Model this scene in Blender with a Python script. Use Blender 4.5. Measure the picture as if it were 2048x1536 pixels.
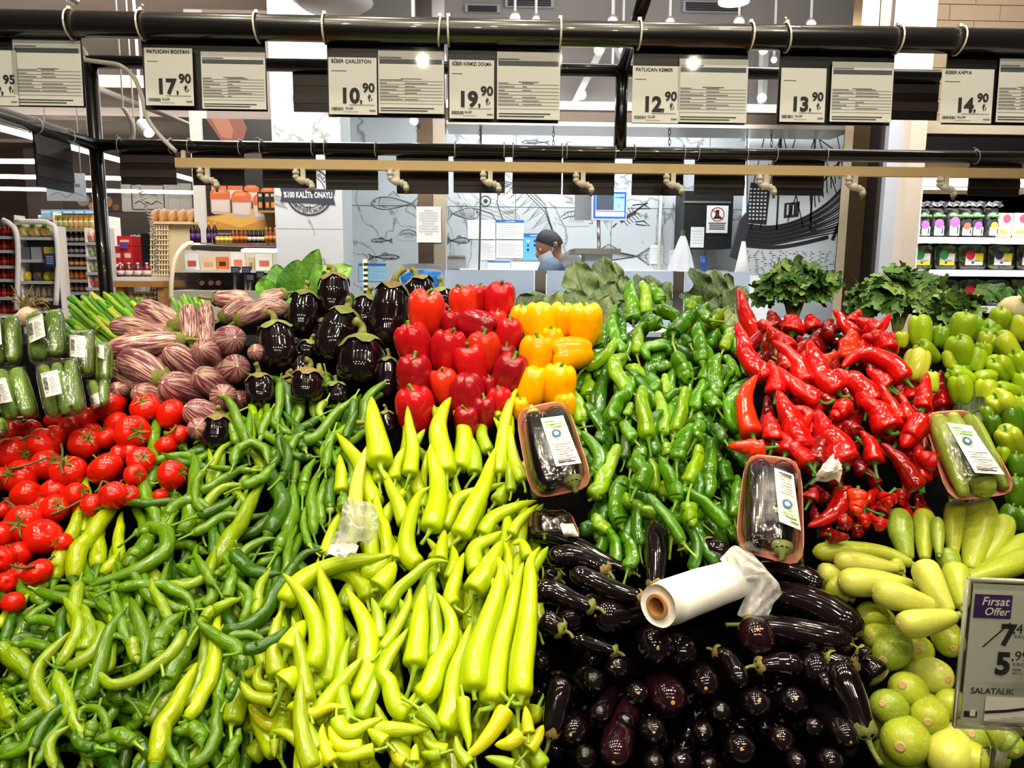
import bpy, bmesh, math, random
import numpy as np
from mathutils import Vector, Matrix

for o in list(bpy.data.objects):
    bpy.data.objects.remove(o, do_unlink=True)
SC = bpy.context.scene
COL = SC.collection
R = random.Random(7)

# ------------------------------------------------------------------ camera
W, HH, F = 2048.0, 1536.0, 1500.0
CAM = np.array([0.0, 0.0, 1.40])
PITCH, YAW, ROLL = math.radians(8.5), math.radians(2.0), math.radians(0.45)
_f = np.array([math.sin(YAW)*math.cos(PITCH), math.cos(YAW)*math.cos(PITCH), -math.sin(PITCH)])
_r0 = np.array([math.cos(YAW), -math.sin(YAW), 0.0])
_u0 = np.cross(_r0, _f)
_r = _r0*math.cos(ROLL) + _u0*math.sin(ROLL)
_u = -_r0*math.sin(ROLL) + _u0*math.cos(ROLL)
cam_data = bpy.data.cameras.new('camera')
cam_data.sensor_width = 36.0
cam_data.lens = F/W*36.0
cam_data.clip_start = 0.02
cam_data.clip_end = 100
cam = bpy.data.objects.new('camera', cam_data)
COL.objects.link(cam)
cam.matrix_world = Matrix(((_r[0], _u[0], -_f[0], CAM[0]), (_r[1], _u[1], -_f[1], CAM[1]), (_r[2], _u[2], -_f[2], CAM[2]), (0, 0, 0, 1)))
SC.camera = cam

# ------------------------------------------------------------------ world, lights, exposure
world = bpy.data.worlds.new('world'); SC.world = world
world.use_nodes = True
bg = world.node_tree.nodes['Background']
bg.inputs[0].default_value = (1.0, 0.95, 0.90, 1)
bg.inputs[1].default_value = 0.04
SC.view_settings.view_transform = 'Standard'
SC.view_settings.look = 'None'
SC.view_settings.gamma = 1.0
SC.view_settings.exposure = 0.48
SC.view_settings.use_curve_mapping = False
SC.cycles.max_bounces = 6
SC.cycles.transparent_max_bounces = 12
SC.cycles.use_denoising = True
SC.cycles.sample_clamp_indirect = 6.0
SC.cycles.caustics_reflective = False
SC.cycles.caustics_refractive = False

def light(name, kind, loc, power, color=(1, 1, 1), size=0.04, target=None, cone=None, sy=None, blend=0.4):
    ld = bpy.data.lights.new(name, kind)
    ld.energy = power; ld.color = color
    if kind == 'AREA':
        ld.shape = 'RECTANGLE'; ld.size = size; ld.size_y = sy or size
    else:
        ld.shadow_soft_size = size
    if kind == 'SPOT':
        ld.spot_size = math.radians(cone or 70); ld.spot_blend = blend
    o = bpy.data.objects.new(name, ld); COL.objects.link(o)
    o.location = loc
    if target is not None:
        d = Vector(target) - Vector(loc)
        o.rotation_euler = d.to_track_quat('-Z', 'Y').to_euler()
    return o

WARM = (1.0, 0.87, 0.64)
COOL = (0.86, 0.94, 1.0)
# track spots over the stand (track out of frame) plus added front fill spots
STAND_SPOTS = []
for row, (yy, n) in enumerate(((-0.75, 5), (0.30, 5), (0.95, 5), (1.75, 5))):  # first row sits behind the camera as added front fill
    for i in range(n):
        x = -1.5 + 3.2*(i + (.5 if row % 2 else .15))/n
        STAND_SPOTS.append(((x, yy, 3.15), (x*.72 + .05, {0: 1.15, 1: 1.10, 2: 1.35, 3: 1.65}[row], 1.1), (22, 36, 32, 20)[row]))
for x in (-1.2, -.4, .5, 1.3):
    STAND_SPOTS.append(((x, -2.3, 3.0), (x*.6+.1, 1.0, 1.15), 38))  # added fill spots far behind the camera, brightening the upright cards
STAND_SPOTS.append(((1.75, .35, 3.1), (.72, .95, .95), 34))  # extra spot added to brighten the zucchinis on the right
for p, t, pw in STAND_SPOTS:
    light('track_and_fill_spot', 'SPOT', p, pw, WARM, 0.03, t, 70, blend=0.8)
# fish counter: cool ceiling panels behind the canopy, grocery aisle: long tubes, salad fridge: tube
light('fish_counter_light', 'AREA', (0.75, 5.6, 2.85), 42, COOL, 2.6, (0.75, 5.7, 0.5), sy=0.4)
light('aisle_light', 'AREA', (-4.2, 8.2, 3.3), 260, (1, .95, .88), 4.0, (-4.2, 8.6, 0), sy=2.0)
light('bakery_light', 'AREA', (-1.6, 4.6, 3.2), 60, (1, .93, .85), 1.2, (-1.6, 5.4, 1.2), sy=1.2)
light('counter_fill_light', 'AREA', (0.9, 3.1, 3.2), 42, (0.95, 0.97, 1.0), 2.4, (0.9, 4.8, 1.2), sy=.25)  # added fill, no fixture: brightens the front of the fish counter
light('fridge_fill_light', 'AREA', (2.6, 2.9, 3.2), 13, (1, .95, .88), 1.0, (2.8, 4.4, 1.3), sy=.25)  # added front fill for the fridge, no fixture behind it
light('fridge_light', 'AREA', (2.95, 4.1, 1.93), 16, (0.95, 0.98, 1.0), 1.3, (2.95, 4.4, 1.0), sy=0.06)
light('ceiling_wash', 'AREA', (1.2, 3.6, 2.4), 30, (1, .93, .85), 2.5, (1.2, 4.2, 4.2), sy=0.6)

# ------------------------------------------------------------------ pixel <-> space
def ray(px, py):
    d = _f + _r*((px - W/2)/F) + _u*((HH/2 - py)/F)
    return d          # depth along the view axis == parameter
def atY(px, py, Y):
    d = ray(px, py)
    return CAM + d*(Y/d[1])
def proj(p):
    v = np.asarray(p, float) - CAM
    z = v@_f
    return (W/2 + F*(v@_r)/z, HH/2 - F*(v@_u)/z)
def mpp(Y):            # metres per pixel at distance Y
    return Y/F
def depth(p):
    return float((np.asarray(p) - CAM)@_f)

# ------------------------------------------------------------------ materials
def hexc(h):
    h = h.lstrip('#')
    c = [int(h[i:i+2], 16)/255 for i in (0, 2, 4)]
    return tuple(x/12.92 if x <= .04045 else ((x+.055)/1.055)**2.4 for x in c) + (1.0,)
MATS = {}
def newmat(name):
    m = bpy.data.materials.new(name); m.use_nodes = True
    nt = m.node_tree
    b = nt.nodes['Principled BSDF']
    return m, nt, b
def nd(nt, typ, **kw):
    n = nt.nodes.new(typ)
    for k, v in kw.items():
        if k.startswith('i_'):
            n.inputs[k[2:].replace('_', ' ')].default_value = v
        else:
            setattr(n, k, v)
    return n
def plain(name, hexcol, rough=0.5, metal=0.0, spec=0.5, coat=0.0, emit=0.0, alpha=1.0, trans=0.0, noise=0.0, nscale=40.0, bump=0.0):
    if name in MATS: return MATS[name]
    m, nt, b = newmat(name)
    c = hexc(hexcol)
    b.inputs['Base Color'].default_value = c
    b.inputs['Roughness'].default_value = rough
    b.inputs['Metallic'].default_value = metal
    b.inputs['Specular IOR Level'].default_value = spec
    b.inputs['Coat Weight'].default_value = coat
    b.inputs['Transmission Weight'].default_value = trans
    b.inputs['Alpha'].default_value = alpha
    if emit:
        b.inputs['Emission Color'].default_value = c
        b.inputs['Emission Strength'].default_value = emit
    if noise or bump:
        tc = nd(nt, 'ShaderNodeTexCoord')
        nz = nd(nt, 'ShaderNodeTexNoise'); nz.inputs['Scale'].default_value = nscale; nz.inputs['Detail'].default_value = 4
        nt.links.new(tc.outputs['Object'], nz.inputs['Vector'])
        if noise:
            hs = nd(nt, 'ShaderNodeHueSaturation'); hs.inputs['Color'].default_value = c
            mr = nd(nt, 'ShaderNodeMapRange'); mr.inputs['To Min'].default_value = 1-noise; mr.inputs['To Max'].default_value = 1+noise
            nt.links.new(nz.outputs['Fac'], mr.inputs['Value']); nt.links.new(mr.outputs['Result'], hs.inputs['Value'])
            nt.links.new(hs.outputs['Color'], b.inputs['Base Color'])
        if bump:
            bp = nd(nt, 'ShaderNodeBump'); bp.inputs['Strength'].default_value = bump; bp.inputs['Distance'].default_value = 0.004
            nt.links.new(nz.outputs['Fac'], bp.inputs['Height']); nt.links.new(bp.outputs['Normal'], b.inputs['Normal'])
    MATS[name] = m
    return m

def skin_mat(name, rough=0.2, coat=0.4, stretch=(3.0, 3.0, 0.6), scale=2.0, var=0.16, bump=0.15, bscale=6.0, streak=None, streak_amt=0.0, tip=None):
    """waxy vegetable skin: object colour, streaks along the body ('skin' attribute), fine relief"""
    m, nt, b = newmat(name)
    oi = nd(nt, 'ShaderNodeObjectInfo')
    at = nd(nt, 'ShaderNodeAttribute'); at.attribute_name = 'skin'
    mp = nd(nt, 'ShaderNodeMapping'); mp.inputs['Scale'].default_value = stretch
    nt.links.new(at.outputs['Vector'], mp.inputs['Vector'])
    mr_ = nd(nt, 'ShaderNodeMath', operation='MULTIPLY'); mr_.inputs[1].default_value = 57.0
    nt.links.new(oi.outputs['Random'], mr_.inputs[0])
    va = nd(nt, 'ShaderNodeVectorMath', operation='ADD')
    nt.links.new(mp.outputs['Vector'], va.inputs[0]); nt.links.new(mr_.outputs[0], va.inputs[1])
    nz = nd(nt, 'ShaderNodeTexNoise'); nz.inputs['Scale'].default_value = scale; nz.inputs['Detail'].default_value = 3
    nt.links.new(va.outputs['Vector'], nz.inputs['Vector'])
    mr = nd(nt, 'ShaderNodeMapRange'); mr.inputs['From Min'].default_value = .3; mr.inputs['From Max'].default_value = .7
    mr.inputs['To Min'].default_value = 1-var; mr.inputs['To Max'].default_value = 1+var
    nt.links.new(nz.outputs['Fac'], mr.inputs['Value'])
    hs = nd(nt, 'ShaderNodeHueSaturation')
    nt.links.new(oi.outputs['Color'], hs.inputs['Color']); nt.links.new(mr.outputs['Result'], hs.inputs['Value'])
    outc = hs.outputs['Color']
    if streak:
        nz2 = nd(nt, 'ShaderNodeTexNoise'); nz2.inputs['Scale'].default_value = streak[1]; nz2.inputs['Detail'].default_value = streak[4] if len(streak) > 4 else 4
        mp2 = nd(nt, 'ShaderNodeMapping'); mp2.inputs['Scale'].default_value = streak[2]
        nt.links.new(at.outputs['Vector'], mp2.inputs['Vector'])
        va2 = nd(nt, 'ShaderNodeVectorMath', operation='ADD')
        nt.links.new(mp2.outputs['Vector'], va2.inputs[0]); nt.links.new(mr_.outputs[0], va2.inputs[1])
        nt.links.new(va2.outputs['Vector'], nz2.inputs['Vector'])
        cr = nd(nt, 'ShaderNodeValToRGB')
        cr.color_ramp.elements[0].position = streak[3][0]; cr.color_ramp.elements[1].position = streak[3][1]
        cr.color_ramp.elements[0].color = (0, 0, 0, 1); cr.color_ramp.elements[1].color = (1, 1, 1, 1)
        nt.links.new(nz2.outputs['Fac'], cr.inputs['Fac'])
        mm = nd(nt, 'ShaderNodeMath', operation='MULTIPLY'); mm.inputs[1].default_value = streak_amt
        nt.links.new(cr.outputs['Color'], mm.inputs[0])
        mx = nd(nt, 'ShaderNodeMix', data_type='RGBA')
        nt.links.new(mm.outputs[0], mx.inputs['Factor']); nt.links.new(outc, mx.inputs['A']); mx.inputs['B'].default_value = hexc(streak[0])
        outc = mx.outputs['Result']
    if tip:
        sx = nd(nt, 'ShaderNodeSeparateXYZ'); nt.links.new(at.outputs['Vector'], sx.inputs[0])
        ab = nd(nt, 'ShaderNodeMath', operation='ABSOLUTE'); nt.links.new(sx.outputs['X'], ab.inputs[0])
        ma = nd(nt, 'ShaderNodeMath', operation='MULTIPLY_ADD'); ma.inputs[1].default_value = -.75; nt.links.new(ab.outputs[0], ma.inputs[0]); nt.links.new(sx.outputs['Y'], ma.inputs[2])
        fq = nd(nt, 'ShaderNodeMath', operation='MULTIPLY'); fq.inputs[1].default_value = 15.0; nt.links.new(ma.outputs[0], fq.inputs[0])
        sn = nd(nt, 'ShaderNodeMath', operation='SINE'); nt.links.new(fq.outputs[0], sn.inputs[0])
        g1 = nd(nt, 'ShaderNodeMath', operation='GREATER_THAN'); g1.inputs[1].default_value = .965; nt.links.new(sn.outputs[0], g1.inputs[0])
        l1 = nd(nt, 'ShaderNodeMath', operation='LESS_THAN'); l1.inputs[1].default_value = .03; nt.links.new(ab.outputs[0], l1.inputs[0])
        mxx = nd(nt, 'ShaderNodeMath', operation='MAXIMUM'); nt.links.new(g1.outputs[0], mxx.inputs[0]); nt.links.new(l1.outputs[0], mxx.inputs[1])
        hf = nd(nt, 'ShaderNodeMath', operation='MULTIPLY'); hf.inputs[1].default_value = .22; nt.links.new(mxx.outputs[0], hf.inputs[0])
        mv = nd(nt, 'ShaderNodeMix', data_type='RGBA'); nt.links.new(hf.outputs[0], mv.inputs['Factor']); nt.links.new(outc, mv.inputs['A']); mv.inputs['B'].default_value = hexc(tip)
        outc = mv.outputs['Result']
    nt.links.new(outc, b.inputs['Base Color'])
    b.inputs['Roughness'].default_value = rough
    b.inputs['Specular IOR Level'].default_value = .38
    b.inputs['Coat Weight'].default_value = coat
    b.inputs['Coat Roughness'].default_value = 0.04
    if bump:
        nb = nd(nt, 'ShaderNodeTexNoise'); nb.inputs['Scale'].default_value = bscale; nb.inputs['Detail'].default_value = 2
        nt.links.new(va.outputs['Vector'], nb.inputs['Vector'])
        bp = nd(nt, 'ShaderNodeBump'); bp.inputs['Strength'].default_value = bump; bp.inputs['Distance'].default_value = 0.004
        nt.links.new(nb.outputs['Fac'], bp.inputs['Height'])
        nt.links.new(bp.outputs['Normal'], b.inputs['Normal']); nt.links.new(bp.outputs['Normal'], b.inputs['Coat Normal'])
    MATS[name] = m
    return m
skin_mat('chili_skin', 0.17, 0.15, (1.2, 1.2, .35), 2.0, 0.22, 0.26, 4.0)
skin_mat('pale_pepper_skin', 0.22, 0.10, (1.0, 1.0, .25), 1.6, 0.12, 0.16, 4.0)
skin_mat('wrinkled_pepper_skin', 0.13, 0.25, (1.4, 1.4, .35), 1.6, 0.25, 0.22, 3.0)
skin_mat('red_pepper_skin', 0.13, 0.25, (1.0, 1.0, .3), 1.5, 0.14, 0.20, 4.0)
skin_mat('bell_skin', 0.18, 0.15, (1.5, 1.5, 1.5), 1.5, 0.10, 0.06, 4.0)
skin_mat('tomato_skin', 0.18, 0.15, (1.2, 1.2, 1.2), 1.5, 0.10, 0.03, 4.0)
skin_mat('eggplant_skin', 0.10, 0.9, (1.0, 1.0, .3), 1.5, 0.3, 0.05, 3.0)
skin_mat('striped_eggplant_skin', 0.28, 0.25, (1.0, 1.0, .3), 1.5, 0.10, 0.04, 3.0, ('#641a3e', 3.4, (2.6, 2.6, .20), (.40, .54), 6), 0.95)
skin_mat('zucchini_skin', 0.34, 0.12, (1.0, 1.0, .3), 1.5, 0.10, 0.06, 5.0, ('#c8cc86', 7.0, (1.6, 1.6, .8), (.55, .72), 4), 0.55)
skin_mat('cucumber_skin', 0.30, 0.2, (1.0, 1.0, .4), 2.0, 0.2, 0.5, 8.0, ('#9fb25a', 3.0, (1.6, 1.6, .3), (.5, .75), 4), 0.5)
skin_mat('stem_skin', 0.55, 0.0, (1, 1, 1), 2.0, 0.15, 0.1, 5.0)
skin_mat('leaf_skin', 0.5, 0.04, (1, 1, 1), 3.0, 0.25, 0.25, 6.0)
skin_mat('veined_leaf_skin', 0.5, 0.05, (1, 1, 1), 3.0, 0.28, 0.3, 7.0, tip='#a8b888')
skin_mat('dry_calyx_skin', 0.65, 0.0, (1, 1, 1), 3.0, 0.3, 0.2, 5.0, ('#8f7f45', 2.0, (1, 1, 1), (.4, .65), 4), 0.6)
# ------------------------------------------------------------------ object helpers
def mesh_obj(name, verts, faces, mat, parent=None, skin=None, smooth=True, color=None, center=True):
    v = np.asarray(verts, dtype=float).reshape(-1, 3)
    if center and parent is None:
        c = v.mean(axis=0)
    elif parent is not None:
        c = np.array(parent.get('_o', (0, 0, 0)))
    else:
        c = np.zeros(3)
    me = bpy.data.meshes.new(name)
    me.from_pydata((v - c).tolist(), [], faces)
    if skin is not None:
        a = me.attributes.new('skin', 'FLOAT_VECTOR', 'POINT')
        a.data.foreach_set('vector', np.asarray(skin, dtype=np.float32).ravel())
    if smooth:
        me.polygons.foreach_set('use_smooth', [True]*len(me.polygons))
    if mat is not None:
        me.materials.append(MATS[mat] if isinstance(mat, str) else mat)
    o = bpy.data.objects.new(name, me)
    COL.objects.link(o)
    if color is not None: o.color = color
    if parent is not None:
        o.parent = parent; o['_o'] = tuple(float(x) for x in c)
    else:
        o.location = c
        o['_o'] = tuple(float(x) for x in c)
    return o
def empty(name, loc=(0, 0, 0)):
    o = bpy.data.objects.new(name, None); COL.objects.link(o)
    o.location = loc; o.empty_display_size = .02
    o['_o'] = tuple(float(x) for x in loc)
    return o
def tag(o, label=None, cat=None, group=None, kind=None):
    if label: o['label'] = label
    if cat: o['category'] = cat
    if group: o['group'] = group
    if kind: o['kind'] = kind
    return o

class MB:
    """collects verts and faces of one mesh"""
    def __init__(s): s.v = []; s.f = []
    def add(s, v, f):
        n = len(s.v); s.v += [tuple(map(float, p)) for p in v]; s.f += [tuple(i+n for i in q) for q in f]; return s
    def box(s, a, b):
        (x0, y0, z0), (x1, y1, z1) = a, b
        v = [(x0, y0, z0), (x1, y0, z0), (x1, y1, z0), (x0, y1, z0), (x0, y0, z1), (x1, y0, z1), (x1, y1, z1), (x0, y1, z1)]
        return s.add(v, [(0, 3, 2, 1), (4, 5, 6, 7), (0, 1, 5, 4), (1, 2, 6, 5), (2, 3, 7, 6), (3, 0, 4, 7)])
    def hexa(s, p):      # 8 corners: front 4 (ccw), back 4
        return s.add(p, [(0, 1, 2, 3), (7, 6, 5, 4), (0, 4, 5, 1), (1, 5, 6, 2), (2, 6, 7, 3), (3, 7, 4, 0)])
    def tube(s, pts, rad, seg=8, cap=True):
        v, f, k = sweep(pts, rad, seg, cap=cap); return s.add(v, f)
    def quad(s, a, b, c, d): return s.add([a, b, c, d], [(0, 1, 2, 3)])
    def lathe(s, c, prof, seg=12, ax=(0, 0, 1)):
        v, f = lathe(c, prof, seg, ax); return s.add(v, f)
    def build(s, name, mat, parent=None, smooth=False, color=None):
        return mesh_obj(name, s.v, s.f, mat, parent, smooth=smooth, color=color)
def nrm(v):
    v = np.asarray(v, float); n = np.linalg.norm(v)
    return v/n if n > 1e-12 else v
def lathe(c, prof, seg=12, ax=(0, 0, 1)):
    ax = nrm(ax); t = np.array((1, 0, 0)) if abs(ax[0]) < .8 else np.array((0, 1, 0))
    e1 = nrm(np.cross(ax, t)); e2 = np.cross(ax, e1)
    v = []; f = []
    for (r, h) in prof:
        for k in range(seg):
            a = 2*math.pi*k/seg
            v.append(np.asarray(c) + ax*h + (e1*math.cos(a) + e2*math.sin(a))*r)
    n = len(prof)
    for i in range(n-1):
        for k in range(seg):
            k2 = (k+1) % seg
            f.append((i*seg+k, i*seg+k2, (i+1)*seg+k2, (i+1)*seg+k))
    f.append(tuple(range(seg-1, -1, -1))); f.append(tuple((n-1)*seg+k for k in range(seg)))
    return v, f
def catmull(P, n, ts=None):
    P = np.asarray(P, float)
    if len(P) == 2:
        t = np.linspace(0, 1, n) if ts is None else ts
        return P[0][None]*(1-t[:, None]) + P[1][None]*t[:, None]
    d = np.r_[0, np.cumsum(np.linalg.norm(np.diff(P, axis=0), axis=1))]; d /= d[-1]
    Q = np.vstack([2*P[0]-P[1], P, 2*P[-1]-P[-2]])
    t = np.linspace(0, 1, n) if ts is None else ts
    out = []
    for x in t:
        i = min(max(np.searchsorted(d, x, side='right')-1, 0), len(P)-2)
        w = (x - d[i])/(d[i+1]-d[i]+1e-12)
        p0, p1, p2, p3 = Q[i], Q[i+1], Q[i+2], Q[i+3]
        out.append(.5*((2*p1) + (-p0+p2)*w + (2*p0-5*p1+4*p2-p3)*w*w + (-p0+3*p1-3*p2+p3)*w**3))
    return np.array(out)
def sweep(pts, rad, seg=12, cap=True, mod=None, squash=None):
    """tube along pts; rad per point; mod(theta, i) multiplies the radius. returns verts, faces, skin"""
    pts = np.asarray(pts, float); n = len(pts)
    rad = np.full(n, rad) if np.isscalar(rad) else np.asarray(rad, float)
    T = np.gradient(pts, axis=0); T /= (np.linalg.norm(T, axis=1)[:, None]+1e-12)
    up = np.array((0, 0, 1.)) if abs(T[0][2]) < .9 else np.array((0, 1., 0))
    N = nrm(np.cross(T[0], up))
    th = np.linspace(0, 2*math.pi, seg, endpoint=False)
    c, s = np.cos(th), np.sin(th)
    L = np.r_[0, np.cumsum(np.linalg.norm(np.diff(pts, axis=0), axis=1))]
    rm = max(rad.max(), 1e-6)
    V = []; S = []
    for i in range(n):
        N = N - T[i]*(N@T[i]); N = nrm(N); B = np.cross(T[i], N)
        rr = rad[i]*(mod(th, i) if mod is not None else np.ones(seg))
        V.append(pts[i][None] + np.outer(rr*c, N) + np.outer(rr*s, B))
        S.append(np.stack([c, s, np.full(seg, L[i]/rm)], axis=1))
    V = np.vstack(V); S = np.vstack(S); Fc = []
    for i in range(n-1):
        for k in range(seg):
            k2 = (k+1) % seg
            Fc.append((i*seg+k, (i+1)*seg+k, (i+1)*seg+k2, i*seg+k2))
    if cap:
        Fc.append(tuple(range(seg))); Fc.append(tuple((n-1)*seg+k for k in range(seg-1, -1, -1)))
    return V, Fc, S

# ------------------------------------------------------------------ the sloping bed of the stand
class Bed:
    def __init__(s, tilt, py, Y, x=1024.0):
        s.t = math.radians(tilt)
        s.p0 = atY(x, py, Y); s.p0[0] = 0
        s.n = np.array((0, -math.sin(s.t), math.cos(s.t)))
        s.v = np.array((0, math.cos(s.t), math.sin(s.t)))
        s.res = .006; s.u0 = -1.5; s.v0 = -.3
        s.H = np.zeros((500, 340))
    def hit(s, px, py, h):
        d = ray(px, py)
        k = ((s.p0 + s.n*h - CAM)@s.n)/(d@s.n)
        return CAM + d*k
    def uvh(s, p):
        q = np.asarray(p) - s.p0
        return q[0], q@s.v, q@s.n
    def pos(s, u, v, h):
        return s.p0 + np.array((u, 0, 0)) + s.v*v + s.n*h
    def cell(s, p):
        u, v, h = s.uvh(p)
        return int((u-s.u0)/s.res), int((v-s.v0)/s.res)
    def top(s, p, r):
        i, j = s.cell(p); k = max(1, int(r*.7/s.res))
        a = s.H[max(0, i-k):i+k+1, max(0, j-k):j+k+1]
        if not a.size: return 0.0
        a = np.sort(a, axis=None); return float(a[int(.7*(a.size-1))])
    def stamp(s, p, r):
        i, j = s.cell(p); k = int(r/s.res)+1; h = s.uvh(p)[2]
        a0, a1, b0, b1 = max(0, i-k), min(500, i+k+1), max(0, j-k), min(340, j+k+1)
        if a1 <= a0 or b1 <= b0: return
        d2 = ((np.arange(a0, a1)-i)[:, None]**2 + (np.arange(b0, b1)-j)[None]**2)*s.res**2
        q = np.where(d2 <= r*r, h + np.sqrt(np.maximum(r*r-d2, 0)), -9)
        s.H[a0:a1, b0:b1] = np.maximum(s.H[a0:a1, b0:b1], q)
BED = Bed(30, 1536, 0.80)

def lay(px, r_px, bed=BED, tau=None, hmin=0.0, hmax=.10, n=9, pct=70, stamp=True, lift=0.0):
    """pixel centre line -> points resting on what is already there. px: list of (x, y)"""
    P2 = catmull(px, n)
    k = int(np.argmax(P2[:, 1]))
    h0 = .02
    for it in range(4):
        anchor = bed.hit(P2[k][0], P2[k][1], h0)
        if tau is None:
            pts = np.array([bed.hit(x, y, h0) for x, y in P2])
        else:
            tt = math.radians(tau); nn = np.array((0, -math.sin(tt), math.cos(tt)))
            pts = []
            for x, y in P2:
                d = ray(x, y); pts.append(CAM + d*(((anchor-CAM)@nn)/(d@nn)))
            pts = np.array(pts)
        rw = r_px*np.array([depth(p) for p in pts])/F
        need = []
        for p, r in zip(pts, rw):
            need.append(bed.top(p, r) + .62*r - (bed.uvh(p)[2] - h0))
        h0 = float(min(max(sorted(need)[int(pct/100*(len(need)-1))], hmin), hmax)) + lift
    if stamp:
        for p, r in zip(catmull(pts, n*2), np.interp(np.linspace(0, 1, n*2), np.linspace(0, 1, n), rw)):
            bed.stamp(p, r*.9)
    return pts, float(rw.mean())

PROF = {
 'chili': ([0, .012, .04, .10, .25, .5, .72, .88, .96, 1], [.25, .60, .82, .95, 1, .95, .78, .48, .24, .02]),
 'charl': ([0, .006, .02, .05, .12, .3, .55, .78, .92, .98, 1], [.30, .72, .92, 1, 1, .92, .78, .55, .30, .12, .02]),
 'kapya': ([0, .006, .02, .05, .12, .3, .55, .78, .92, .98, 1], [.30, .72, .92, 1, 1, .90, .74, .52, .31, .15, .02]),
 'twist': ([0, .01, .03, .08, .2, .5, .78, .92, .98, 1], [.30, .68, .88, .97, 1, .92, .78, .58, .32, .05]),
 'kemer': ([0, .02, .06, .2, .45, .7, .84, .92, .97, .992, 1], [.35, .52, .60, .72, .90, 1, .97, .82, .55, .28, .02]),
 'bostan': ([0, .02, .06, .18, .4, .65, .82, .92, .97, .992, 1], [.30, .50, .64, .82, .96, 1, .90, .68, .44, .22, .02]),
 'striped': ([0, .02, .06, .18, .4, .65, .82, .92, .97, .992, 1], [.30, .48, .60, .78, .93, 1, .93, .72, .46, .23, .02]),
 'zuc': ([0, .02, .06, .2, .45, .7, .84, .93, .97, .992, 1], [.32, .46, .52, .68, .90, 1, .96, .78, .56, .34, .05]),
 'cuke': ([0, .01, .04, .12, .3, .6, .85, .95, .99, 1], [.1, .40, .70, .90, 1, 1, .92, .70, .35, .02]),
}
def body(name, kind, pts, r, mat, color, seg=14, n=22, mod=None, parent=None):
    tt, rr = PROF[kind]
    base = np.linspace(0, 1, n)
    ts = np.unique(np.r_[tt[:5], base[2:-2], tt[-4:]])
    C = catmull(pts, len(ts), ts)
    rad = np.interp(ts, tt, rr)*r
    V, Fc, S = sweep(C, rad, seg, mod=mod)
    o = mesh_obj(name, V, Fc, mat, parent, skin=S, color=color)
    return o, C, rad

def stem_part(parent, base, d, r, length, color, bend=None, n=8, name='stem', cap_r=.7, seg=8, end=None, mat='stem_skin'):
    """calyx cap + stalk leaving the butt"""
    base = np.asarray(base); d = nrm(d)
    if end is not None and len(end):
        P = [base - d*r*.10, base + d*r*.25] + [np.asarray(e) for e in end]
    else:
        b = bend if bend is not None else np.array((R.uniform(-1, 1), R.uniform(-1, 1), R.uniform(-.6, .4)))*.55
        P = [base - d*r*.10, base + d*r*.25, base + d*length*.55 + b*length*.18, base + d*length + b*length*.55]
    ts = np.array([0, .03, .10, .22, .45, .7, .92, 1.0])
    C = catmull(P, len(ts), ts)
    rs = max(r*.17, .0016)
    rad = np.array([r*cap_r, r*cap_r*.92, r*cap_r*.55, rs*1.25, rs, rs*.95, rs*1.15, rs*1.05])
    V, Fc, S = sweep(C, rad, seg)
    return mesh_obj(name, V, Fc, mat, parent, skin=S, color=color)

def vary(hexs, dv=.12, dh=.01):
    c = hexc(hexs); k = 1 + R.uniform(-dv, dv)
    return (max(0, c[0]*k*(1+R.uniform(-dh, dh)*4)), c[1]*k, c[2]*k, 1)
def P(s):
    """'x,y x,y ... ;r [;opts]'"""
    a = [q.strip() for q in s.split(';')]
    pts = [tuple(float(z) for z in w.split(',')) for w in a[0].split()]
    r = float(a[1]); opt = a[2] if len(a) > 2 else ''
    st = []
    if '|' in opt:
        opt, b = opt.split('|'); st = [tuple(float(z) for z in w.split(',')) for w in b.split()]
    return pts, r, opt.strip(), st
def at_like(px, py, p):
    """the point on a pixel's ray as far off as p"""
    return CAM + ray(px, py)*depth(p)

REG = []      # produce registered for labels: (obj, kind words, px, py, attrs)
FILL = []     # items that may turn out to be hidden
# ================================================================== THE PLACE: room shell and the stand
plain('floor_tile', '#a79c8e', .35, noise=.08, nscale=3)
plain('ceiling_paint', '#8f8781', .9, noise=.05, nscale=2)
plain('wall_paint', '#b9b1a6', .85, noise=.04, nscale=2)
plain('black_paint', '#0d0d0e', .45, coat=.1)
plain('black_plastic', '#08080a', .5)
plain('bin_black', '#020202', .9, spec=.05)
plain('white_paint', '#e4e2dd', .5)
plain('white_plastic', '#ecebe6', .35)
plain('dark_grey', '#2a2826', .6)
plain('steel', '#b9b3ab', .28, metal=1.0, noise=.12, nscale=6)
plain('dark_steel', '#6d6158', .25, metal=1.0, noise=.2, nscale=5)
plain('cream_paint', '#e3d3b4', .6)
plain('wood', '#a8773f', .55, noise=.25, nscale=14)

def bxw(mb, x0, y0, x1, y1, Y, dep):
    """box with its front face over a pixel rectangle at distance Y, dep deep"""
    xm, ym = (x0+x1)/2, (y0+y1)/2
    mb.box((atY(x0, ym, Y)[0], Y, atY(xm, y1, Y)[2]), (atY(x1, ym, Y)[0], Y+dep, atY(xm, y0, Y)[2])); return mb
def BX(name, x0, y0, x1, y1, Y, dep, mat, parent=None):
    return bxw(MB(), x0, y0, x1, y1, Y, dep).build(name, mat, parent)
def struct(o): o['kind'] = 'structure'; return o

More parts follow.
